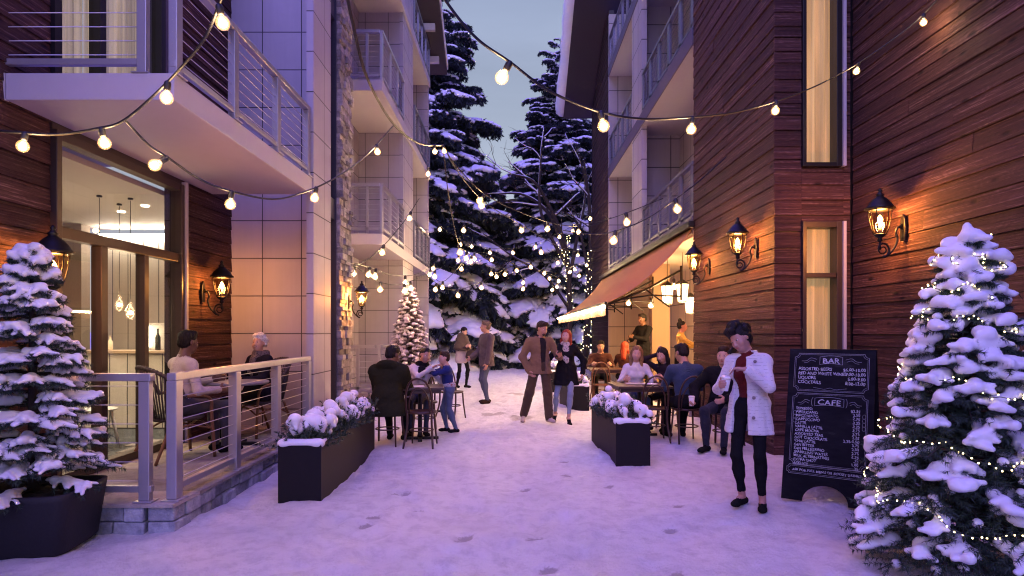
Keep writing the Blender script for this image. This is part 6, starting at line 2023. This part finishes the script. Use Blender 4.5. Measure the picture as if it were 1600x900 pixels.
    # coat over everything
    if coat:
        G = SDF(max(vox, 0.008))
        th = coat.get('t', 0.016)
        hem = coat['hem']; fl = coat.get('flare', 0.03)
        if fem:
            G.ell(C_(0, 0, 0.34), (0.135 * s * B + th, 0.096 * s * B + th, 0.165 * s), MT, 0.05)
            for sg in (-1, 1): G.ell(C_(sg * 0.062, -0.078, 0.315), (0.058 * s + th,) * 3, MT, 0.06)
            G.ell(C_(0, 0, 0.15), (0.122 * s * B + th, 0.092 * s * B + th, 0.16 * s), MT, 0.06)
        else:
            G.ell(C_(0, 0, 0.33), (0.160 * s * B + th, 0.110 * s * B + th, 0.175 * s), MT, 0.05)
            G.ell(C_(0, 0, 0.13), (0.146 * s * B + th, 0.108 * s * B + th, 0.18 * s), MT, 0.06)
        G.cap(C_(-sw / s * 0.80, 0.01, 0.43), C_(sw / s * 0.80, 0.01, 0.43), 0.062 * s * B + th, k=0.06)
        low = P - V3(0, 0, P[2] - hem)
        ell_y = 0.76
        if not coat.get('short'):
            kr = (0.172 if fem else 0.165) * s * B + th
            G.cap(C_(0, 0, 0.03), low, kr, kr + fl, k=0.06, sc=(1, ell_y, 1))
            G.cap(low, low - V3(0, 0, 0.15), kr + fl, kr + fl, k=0.02, sc=(1, ell_y, 1))
            G.plane((0, 0, hem), (0, 0, -1))
            G.cap(P - V3(0, 0, 0.10), low - V3(0, 0, 0.2), 0.085 * s * B, 0.100 * s * B + fl * 0.5, k=0.01, sc=(1, 0.85, 1), op=-1)
        for nm in 'LR':
            sh_, el, wr = J[nm]
            ar = 0.74 if fem else 0.95
            G.cap(sh_, el, 0.057 * s * B * ar + th, 0.044 * s * B * ar + th, k=0.05)
            G.cap(el, el + (wr - el) * 0.94, 0.044 * s * B * ar + th, 0.037 * s * B * ar + th * 0.9, k=0.04)
        if coat.get('collar', True):
            for a in np.linspace(-2.5, 2.5, 14):
                c0 = Nk + MT @ V3(0.068 * s * math.sin(a), (0.012 + 0.062 * math.cos(a)) * s, -0.02 * s)
                G.cap(c0, c0 + MT @ V3(0.004 * math.sin(a), 0.004 * math.cos(a), 0.040 * s), 0.013, 0.010, k=0.012)
        if coat.get('hood'):
            for a in np.linspace(-2.2, 2.2, 12):
                G.ell(Nk + MT @ V3(0.10 * s * math.sin(a), (0.03 + 0.095 * math.cos(a)) * s, (-0.01 + 0.02 * math.cos(a)) * s), (0.05, 0.05, 0.04), None, 0.05)
        op_ = coat.get('open')
        if op_:                                              # (centre x, top width, bottom width) of the open front
            cx_, w0, w1 = op_
            a = C_(cx_, -0.22, 0.44); b = low + MT @ V3(cx_ * 0.8 * s + coat.get('shift', 0), -0.26, -0.05)
            for y_ in (0.0, 0.06, 0.12): G.cap(a + V3(0, y_, 0), b + V3(0, y_, 0), w0, w1, k=0.008, op=-1)
        V, F, _ = G.mesh()
        wv = vnoise(np.arctan2(V[:, 0] - P[0], V[:, 1] - P[1]) * 5 + 3, V[:, 2] * 4, 9) - 0.5
        wv2 = vnoise(V[:, 0] * 16 + V[:, 2] * 14, V[:, 2] * 20 + V[:, 1] * 9, 6) - 0.5
        nn = unit((V - P) * np.array([1, 1, 0]))
        V = V + nn * (wv * 0.016 * (V[:, 2] < P[2] + 0.1) + wv2 * 0.012)[:, None]
        np_mesh(coat.get('name', 'coat'), V, F, coat['m'], t)
    PEOPLE[label] = dict(J=J, hp=hp, C=C_, Nk=Nk, MT=MT, s=s, P=P, Rh=Rh, t=t)
    t['figure'] = 1
    return t, PEOPLE[label]
def scarf(t, D, mat, drop=0.0, r_=0.036, name="scarf"):
    Q = SDF(0.010); s = D['s']
    for k in range(2):
        for a in np.linspace(0, 2 * math.pi, 18):
            Q.ell(D['Nk'] + D['MT'] @ V3(0.078 * s * math.sin(a), (0.008 + 0.07 * math.cos(a)) * s, (-0.012 + 0.035 * k + 0.012 * math.sin(a * 2 + k)) * s), r_ * (0.9 if k else 1.0), k=0.02)
    if drop:
        for sg in (-1, 1):
            Q.cap(D['C'](sg * 0.028, -0.10, 0.46), D['C'](sg * 0.022, -0.145, 0.46 - drop * (1 if sg > 0 else 0.8)), 0.030, 0.036, k=0.02, sc=(1, 0.6, 1))
    V, F, _ = Q.mesh()
    V = V + 0.008 * (vnoise(V[:, 0] * 40, V[:, 2] * 40 + V[:, 1] * 30, 2) - 0.5)[:, None]
    np_mesh(name, V, F, mat, t)

BLK = fab("black", (0.010, 0.010, 0.012))
JEANS = fab("blue denim", (0.085, 0.115, 0.20)); JEANSL = fab("pale denim", (0.20, 0.25, 0.36))
# 1. woman in the white tweed coat
TW = m_tweed()
wl, wd_ = person("woman in a white tweed coat standing by the chalkboard, stirring a paper cup", (2.10, 5.66, 0.005), R(-34), 1.66, True,
    head=(R(-24), R(22), R(-20)), side=R(-2), LH=(0.03, -0.24, 1.235), LE=(0.75, 0.35, -0.7), RH=(-0.17, -0.27, 1.10), RE=(-0.5, 0.5, -0.8),
    LA=(0.115, -0.02, 0.085), RA=(-0.075, 0.05, 0.085), Lcurl=0.75, Rcurl=0.8, Lpalm=(-0.3, 0.0, -1.0), Rpalm=(1, -0.1, 0.1), Ldir=(-1, -0.25, 0.12), Rdir=(0.15, -1, 0.1),
    skin=m_plain("warm fair skin", (0.42, 0.22, 0.165), 0.5, var=0.06, scale=30, bump=0.05), top=fab("dark red knit", (0.10, 0.010, 0.010)), legs=BLK, hairm=H_BLACK, hair='volume', vox=0.0058, ankle=True,
    coat=dict(m=TW, hem=0.665, flare=0.030, open=(-0.045, 0.050, 0.080), shift=-0.02, t=0.012))
hcup = wd_['J']['R'][2]; Dw = wd_
# her cup, stick and phone are things she holds
def held(o, t, p, e=(0, 0, 0)):
    M_ = Matrix.Rotation(t.rotation_euler.z, 3, 'Z')
    o.location = t.location + M_ @ Vector(p)
    o.rotation_euler = (e[0], e[1], e[2] + t.rotation_euler.z)
def paper_cup(label, h=0.11):
    o = thing("paper_cup", label, "cup")
    MB().lathe([(0.027, 0), (0.028, 0.004), (0.038, h)], (0, 0, 0), 20).build("cup_body", PAPER, o)
    MB().lathe([(0.0395, h - 0.006), (0.041, h), (0.040, h + 0.008), (0.036, h + 0.014), (0.004, h + 0.014)], (0, 0, 0), 20).build("lid", m_plain("white lid", (0.8, 0.78, 0.76), 0.35, var=0.02) if "white lid" not in bpy.data.materials else bpy.data.materials["white lid"], o)
    return o
c = paper_cup("white paper cup held in front of the tweed coat")
held(c, wl, tuple(hcup + V3(0.045, -0.055, -0.045)), (R(4), R(8), 0))
o = MB().tube([(0, 0, 0), (0.012, 0, 0.11)], 0.0035, 6).build("stir_stick", PAPER, None); tag(o, "pale stir stick between the tweed coated woman's fingers and her cup", "stir stick")
held(o, wl, tuple(hcup + V3(0.055, -0.05, 0.06)), (R(10), R(28), 0))
pp = wd_['hp'](-0.105, -0.02, -0.06)
o = MB().box(-0.006, 0.006, -0.035, 0.035, -0.07, 0.07).build("phone", BLACKF, None, bevel=0.003); tag(o, "black phone wedged between the tweed coated woman's cheek and shoulder", "phone")
held(o, wl, tuple(pp), (R(-38), R(20), R(-30)))
for i, z_ in enumerate((1.30, 1.16, 0.99, 0.82)):
    q = MB().lathe([(0.004, 0), (0.014, 0.001), (0.015, 0.005), (0.004, 0.008)], (0, 0, 0), 12).build("button", m_plain("grey button", (0.2, 0.16, 0.16), 0.4) if "grey button" not in bpy.data.materials else bpy.data.materials["grey button"], wl)
    q.location = (0.075, -0.135 - 0.012 * i + (0.015 if i == 0 else 0) - (0.012 if i == 1 else 0), z_); q.rotation_euler = (R(90), 0, R(20))

# 2. seated man in the olive coat, back to us
t, D = person("man in a dark olive hooded coat seated with his back turned", (-1.68, 8.60, 0.0), R(172), 1.80, False, seated=True, lean=R(12), head=(R(-20), R(14), 0),
    LH=(0.10, -0.46, 0.80), RH=(-0.12, -0.46, 0.80), skin=SKIN_D, top=fab("olive", (0.022, 0.022, 0.012)), legs=fab("black trousers", (0.012, 0.012, 0.014)), hairm=H_BLACK, hair='short', bulk=1.14, vox=0.009,
    coat=dict(m=fab("olive", (0.022, 0.022, 0.012)), hem=0.40, flare=0.06, t=0.03, hood=True, collar=False))
# 3. hugging woman and child
t, D = person("smiling dark haired woman in a white jacket hugging a child", (-1.42, 9.70, 0.0), R(8), 1.66, True, seated=True, side=R(7), lean=R(4), head=(R(28), R(4), R(10)),
    LH=(0.36, -0.10, 0.92), LE=(0.6, 0.2, -0.7), RH=(0.20, -0.28, 0.98), RE=(-0.7, -0.2, -0.7), skin=SKIN_T, top=fab("white jacket", (0.55, 0.52, 0.55)), legs=fab("navy jeans", (0.03, 0.04, 0.08)), hairm=H_BLACK, hair='updo', smile=True, vox=0.0085, bulk=1.1)
scarf(t, D, BLK, 0.10, 0.03)
t, D = person("child in a blue jacket with arms round the seated woman's neck", (-0.95, 9.66, 0.0), R(-80), 1.22, False, lean=R(8), head=(R(12), R(-4), R(0)),
    LH=(0.02, -0.33, 0.93), LE=(0.8, 0.2, -0.3), RH=(-0.10, -0.33, 0.95), RE=(-0.8, 0.2, -0.3), LA=(0.06, 0.10, 0.062), RA=(-0.07, -0.03, 0.062), skin=SKIN_L, top=fab("royal blue", (0.02, 0.03, 0.14)), legs=JEANS, shoe=BLK, hairm=H_DARK, hair='short', vox=0.0085, bulk=1.12)
Q = SDF(0.01)
Q.ell(D['P'] + V3(0, 0, 0.06), (0.135, 0.105, 0.06), k=0.03)
V, F, _ = Q.mesh(); np_mesh("shirt_hem", V, F, m_pattern("striped shirt hem", (0.25, 0.05, 0.06), (0.35, 0.35, 0.42), 30), t)
# 4. far couple
t, D = person("woman in a brown shawl looking down into her handbag far down the alley", (-1.33, 17.0, 0.0), R(38), 1.66, True, head=(R(18), R(22), 0), lean=R(3),
    LH=(0.05, -0.30, 1.08), RH=(-0.06, -0.28, 1.10), skin=SKIN_L, top=fab("shawl brown", (0.07, 0.05, 0.045)), legs=BLK, hairm=H_BLACK, hair='updo', vox=0.011, LA=(0.10, -0.05, 0.085), RA=(-0.08, 0.12, 0.085))
Q = SDF(0.012)
for a in np.linspace(0, 2 * math.pi, 20):
    Q.cap(D['Nk'] + V3(0.07 * math.sin(a), 0.07 * math.cos(a), 0.02), D['Nk'] + V3(0.22 * math.sin(a), 0.16 * math.cos(a) - 0.03, -0.32), 0.045, 0.045, k=0.05)
V, F, _ = Q.mesh(); V = V + 0.02 * (vnoise(V[:, 0] * 20, V[:, 2] * 9, 2) - 0.5)[:, None]; np_mesh("shawl", V, F, fab("shawl brown", (0.07, 0.05, 0.045)), t)
Q = SDF(0.012)
Q.cap(D['P'] + V3(0, 0, 0.16), D['P'] + V3(0, 0, -0.12), 0.165, 0.20, k=0.02, sc=(1, 0.72, 1)); Q.plane((0, 0, 0.66), (0, 0, -1))
V, F, _ = Q.mesh(); np_mesh("tunic", V, F, fab("pale rose wool", (0.50, 0.42, 0.42)), t)
o = thing("handbag", "dark slouchy handbag held by the woman in the shawl", "handbag")
Q = SDF(0.012); Q.ell((0, 0, 0), (0.15, 0.07, 0.13), k=0.02); Q.ell((0, 0, -0.06), (0.17, 0.085, 0.10), k=0.03)
V, F, _ = Q.mesh(); np_mesh("bag_body", V, F, fab("dark leather", (0.03, 0.02, 0.022)), o)
MB().tube(smooth_path([(-0.11, 0, 0.08), (-0.07, 0, 0.22), (0.07, 0, 0.22), (0.11, 0, 0.08)], 5), 0.010, 6).build("strap", fab("dark leather", (0.03, 0.02, 0.022)), o)
held(o, t, (0.06, -0.34, 0.90))
person("man in a mauve grey jacket and jeans standing in profile in mid alley", (-0.55, 13.75, 0.0), R(-62), 1.80, False, head=(R(-30), R(0), 0), LH=(0.27, -0.12, 0.86), RH=(-0.22, -0.26, 0.98), skin=SKIN_T,
    top=fab("mauve grey", (0.075, 0.055, 0.065)), legs=fab("dusk denim", (0.065, 0.075, 0.12)), shoe=fab("brown shoe", (0.025, 0.014, 0.010)), hairm=H_GREY, hair='short', vox=0.010,
    coat=dict(m=fab("mauve grey", (0.075, 0.055, 0.065)), hem=0.80, flare=0.012, t=0.022), LA=(0.10, -0.03, 0.085), RA=(-0.08, 0.06, 0.085))
# 5. walking couple
t, D = person("bearded man in a tan blazer walking while looking at his phone", (0.47, 10.80, 0.0), R(14), 1.72, False, head=(R(26), R(20), 0), twist=R(4),
    LH=(0.27, -0.27, 1.08), LE=(0.6, 0.5, -0.8), RH=(-0.20, -0.02, 0.86), RE=(-0.9, 0.5, 0), LA=(0.10, -0.20, 0.085), RA=(-0.24, 0.16, 0.10), extra={'rpitch': 0.35, 'r': (-0.4, -1, 0)}, Lcurl=0.7, Lpalm=(-0.6, 0.4, 0.6), Ldir=(-0.35, -0.6, 0.5),
    skin=SKIN_T, top=fab("charcoal roll neck", (0.02, 0.018, 0.02)), legs=fab("brown flannel", (0.060, 0.040, 0.025)), shoe=fab("cream suede", (0.40, 0.33, 0.28)), hairm=H_DARK, hair='short', beard=True, wide=0.022, vox=0.0085,
    coat=dict(m=fab("tan wool", (0.17, 0.105, 0.060)), hem=0.80, flare=0.02, t=0.018, open=(0.015, 0.056, 0.040)))
Q = SDF(0.009)
for a in np.linspace(0, 2 * math.pi, 14): Q.ell(D['Nk'] + D['MT'] @ V3(0.058 * math.sin(a), 0.006 + 0.054 * math.cos(a), 0.02), (0.02, 0.02, 0.032), k=0.015)
V, F, _ = Q.mesh(); np_mesh("roll_collar", V, F, fab("charcoal roll neck", (0.02, 0.018, 0.02)), t)
o = MB().box(-0.035, 0.035, -0.005, 0.005, -0.07, 0.07).build("phone", BLACKF, None, bevel=0.003); tag(o, "black phone in the hand of the man in the tan blazer", "phone")
held(o, t, tuple(D['J']['L'][2] + V3(-0.05, -0.05, 0.06)), (R(40), 0, R(20)))
t, D = person("red haired woman in a short black coat and pale jeans, walking", (0.92, 10.86, 0.0), R(-8), 1.60, True, head=(R(-14), R(0), R(3)), RH=(-0.30, -0.05, 0.84), LH=(0.27, -0.02, 0.82), RE=(-0.9, 0.5, 0), LE=(0.9, 0.5, 0),
    LA=(0.05, -0.16, 0.11), RA=(-0.20, 0.16, 0.13), extra={'lpitch': 0.55, 'rpitch': 0.75}, skin=SKIN_L, top=BLK, legs=JEANSL, shoe=BLK, hairm=H_RED, hair='longside', ankle=True, vox=0.0085,
    coat=dict(m=BLK, hem=0.63, flare=0.035, t=0.02))
scarf(t, D, m_pattern("grey white scarf cloth", (0.10, 0.09, 0.10), (0.42, 0.38, 0.36), 40), 0.26, 0.030)
# 6. right table
t, D = person("smiling blond woman in a white sweater seated behind the right cafe table", (1.93, 9.98, 0.0), R(-6), 1.70, True, seated=True, lean=R(6), head=(R(-8), R(2), R(6)), LH=(0.22, -0.42, 0.80), RH=(-0.20, -0.42, 0.80), skin=SKIN_L,
    top=fab("white sweater", (0.55, 0.53, 0.56)), legs=JEANS, hairm=H_BLOND, hair='long', smile=True, vox=0.0085, bulk=1.05)
t, D = person("dark haired seated woman holding a phone to her ear", (2.46, 10.12, 0.0), R(-36), 1.68, True, seated=True, lean=R(14), head=(R(-10), R(6), R(-8)), RH=(-0.11, -0.14, 1.16), RE=(-0.8, -0.3, -0.8), LH=(0.10, -0.42, 0.80), Rdir=(0.1, 0.1, 1), Rpalm=(1, 0.2, 0), Rcurl=0.5,
    skin=SKIN_L, top=fab("dark plum", (0.022, 0.015, 0.022)), legs=BLK, hairm=H_BLACK, hair='long', vox=0.0085)
o = MB().box(-0.004, 0.004, -0.035, 0.035, -0.07, 0.07).build("phone", BLACKF, None, bevel=0.003); tag(o, "phone at the ear of the seated woman in the dark top", "phone")
held(o, t, tuple(D['hp'](-0.095, 0.0, -0.02)), (0, 0, 0))
person("man in a blue jacket seated with his back turned at the right table", (2.42, 8.86, 0.0), R(186), 1.84, False, seated=True, lean=R(10), head=(R(18), R(12), 0), LH=(0.16, -0.44, 0.80), RH=(-0.20, -0.44, 0.80), skin=SKIN_T,
    top=fab("steel blue", (0.035, 0.055, 0.10)), legs=fab("black trousers", (0.012, 0.012, 0.014)), hairm=H_BLACK, hair='short', bulk=1.12, vox=0.0085)
t, D = person("young man in a black jacket seated against the board wall", (2.80, 8.42, 0.0), R(-34), 1.76, False, seated=True, lean=R(4), head=(R(4), R(4), 0), RH=(-0.30, -0.30, 0.62), RE=(-0.8, 0.5, 0), LH=(0.10, -0.34, 0.66), Rpalm=(0.2, -1, 0), Rdir=(-0.2, -0.8, -0.3), Rcurl=0.8, skin=SKIN_L,
    top=BLK, legs=fab("ink denim", (0.02, 0.022, 0.035)), hairm=H_DARK, hair='short', bulk=1.1, vox=0.008, coat=dict(m=BLK, hem=0.45, flare=0.05, t=0.02))
bentwood("bentwood chair under the young man against the board wall", (2.80, 8.42, 0), R(-34))
c = paper_cup("white paper cup with a lid held low by the young man at the wall", 0.115)
held(c, t, tuple(D['J']['R'][2] + V3(-0.015, -0.085, -0.06)))
# 7. under the awning
person("dark haired diner facing the camera at the far table under the awning", (1.95, 14.15, 0.0), R(-4), 1.74, False, seated=True, lean=R(8), head=(R(0), R(4), 0), LH=(0.20, -0.42, 0.80), RH=(-0.20, -0.42, 0.80), skin=SKIN_T, top=fab("rust dark", (0.05, 0.018, 0.014)), hairm=H_BLACK, hair='short', vox=0.011, bulk=1.1)
person("seated diner with long red hair under the awning, seen from behind", (2.46, 14.05, 0.0), R(160), 1.68, True, seated=True, lean=R(5), head=(R(-20), R(5), 0), LH=(0.20, -0.40, 0.80), RH=(-0.20, -0.40, 0.80), skin=SKIN_L, top=fab("rust dark", (0.05, 0.018, 0.014)), hairm=H_RED, hair='long', vox=0.011, bulk=1.1)
person("waiter in black standing by the cream pier with his forearm raised", (3.20, 15.6, 0.16), R(-58), 1.82, False, head=(R(-6), R(8), 0), LH=(0.05, -0.34, 1.22), LE=(0.7, 0.2, -0.8), RH=(-0.16, -0.32, 1.12), RE=(-0.8, 0.2, -0.8), skin=SKIN_D, top=BLK, legs=BLK, hairm=H_BLACK, hair='short', vox=0.010, coat=dict(m=BLK, hem=0.55, flare=0.02, t=0.015))
t, D = person("waitress in a yellow shirt with a hair bun, carrying a pad", (3.33, 12.6, 0.16), R(78), 1.60, True, head=(R(4), R(2), 0), LH=(0.08, -0.40, 1.05), LE=(0.5, 0.4, -0.9), RH=(-0.05, -0.42, 1.02), RE=(-0.5, 0.4, -0.9), skin=m_plain("rosy skin", (0.40, 0.17, 0.12), 0.5, var=0.06), top=fab("yellow shirt", (0.62, 0.40, 0.09)), legs=BLK, hairm=H_BLACK, hair='bun', vox=0.0085)
Q = SDF(0.012); Q.cap(D['P'] + V3(0, 0, 0.12), D['P'] + V3(0, 0, -0.45), 0.15, 0.18, k=0.02, sc=(1, 0.8, 1)); Q.plane((0, 0, 0.42), (0, 0, -1))
V, F, _ = Q.mesh(); np_mesh("skirt", V, F, BLK, t)
o = MB().box(-0.06, 0.06, -0.09, 0.09, -0.006, 0.006).build("order_pad", PAPER, None); tag(o, "small pad in the yellow shirted waitress's hands", "order pad")
held(o, t, tuple(D['J']['L'][2] + V3(-0.03, -0.12, 0.03)), (R(-15), 0, 0))
# 8. terrace
person("man in a cream sweater seated in a wicker chair, back turned", (-3.50, 6.74, 0.203), R(142), 1.76, False, seated=True, lean=R(6), head=(R(10), R(2), 0), LH=(0.16, -0.42, 0.78), RH=(-0.24, -0.30, 0.70), skin=SKIN_D, top=fab("cream knit", (0.50, 0.43, 0.40)), legs=fab("grey trousers", (0.06, 0.055, 0.07)), shoe=BLK, hairm=H_BLACK, hair='short', vox=0.0085, bulk=1.06)
t, D = person("laughing white haired woman in a dark coat seated on the terrace", (-3.24, 8.18, 0.203), R(-30), 1.62, True, seated=True, lean=R(-2), head=(R(22), R(-10), R(-10)), LH=(0.14, -0.34, 0.72), RH=(-0.16, -0.34, 0.74), skin=SKIN_L, top=BLK, legs=BLK, hairm=H_WHITE, hair='curly', smile=True, vox=0.0085, bulk=1.1, coat=dict(m=fab("ink wool", (0.014, 0.013, 0.02)), hem=0.45, flare=0.05, t=0.02))
scarf(t, D, m_pattern("dark patterned scarf cloth", (0.04, 0.03, 0.03), (0.15, 0.11, 0.11), 50), 0.2, 0.042)
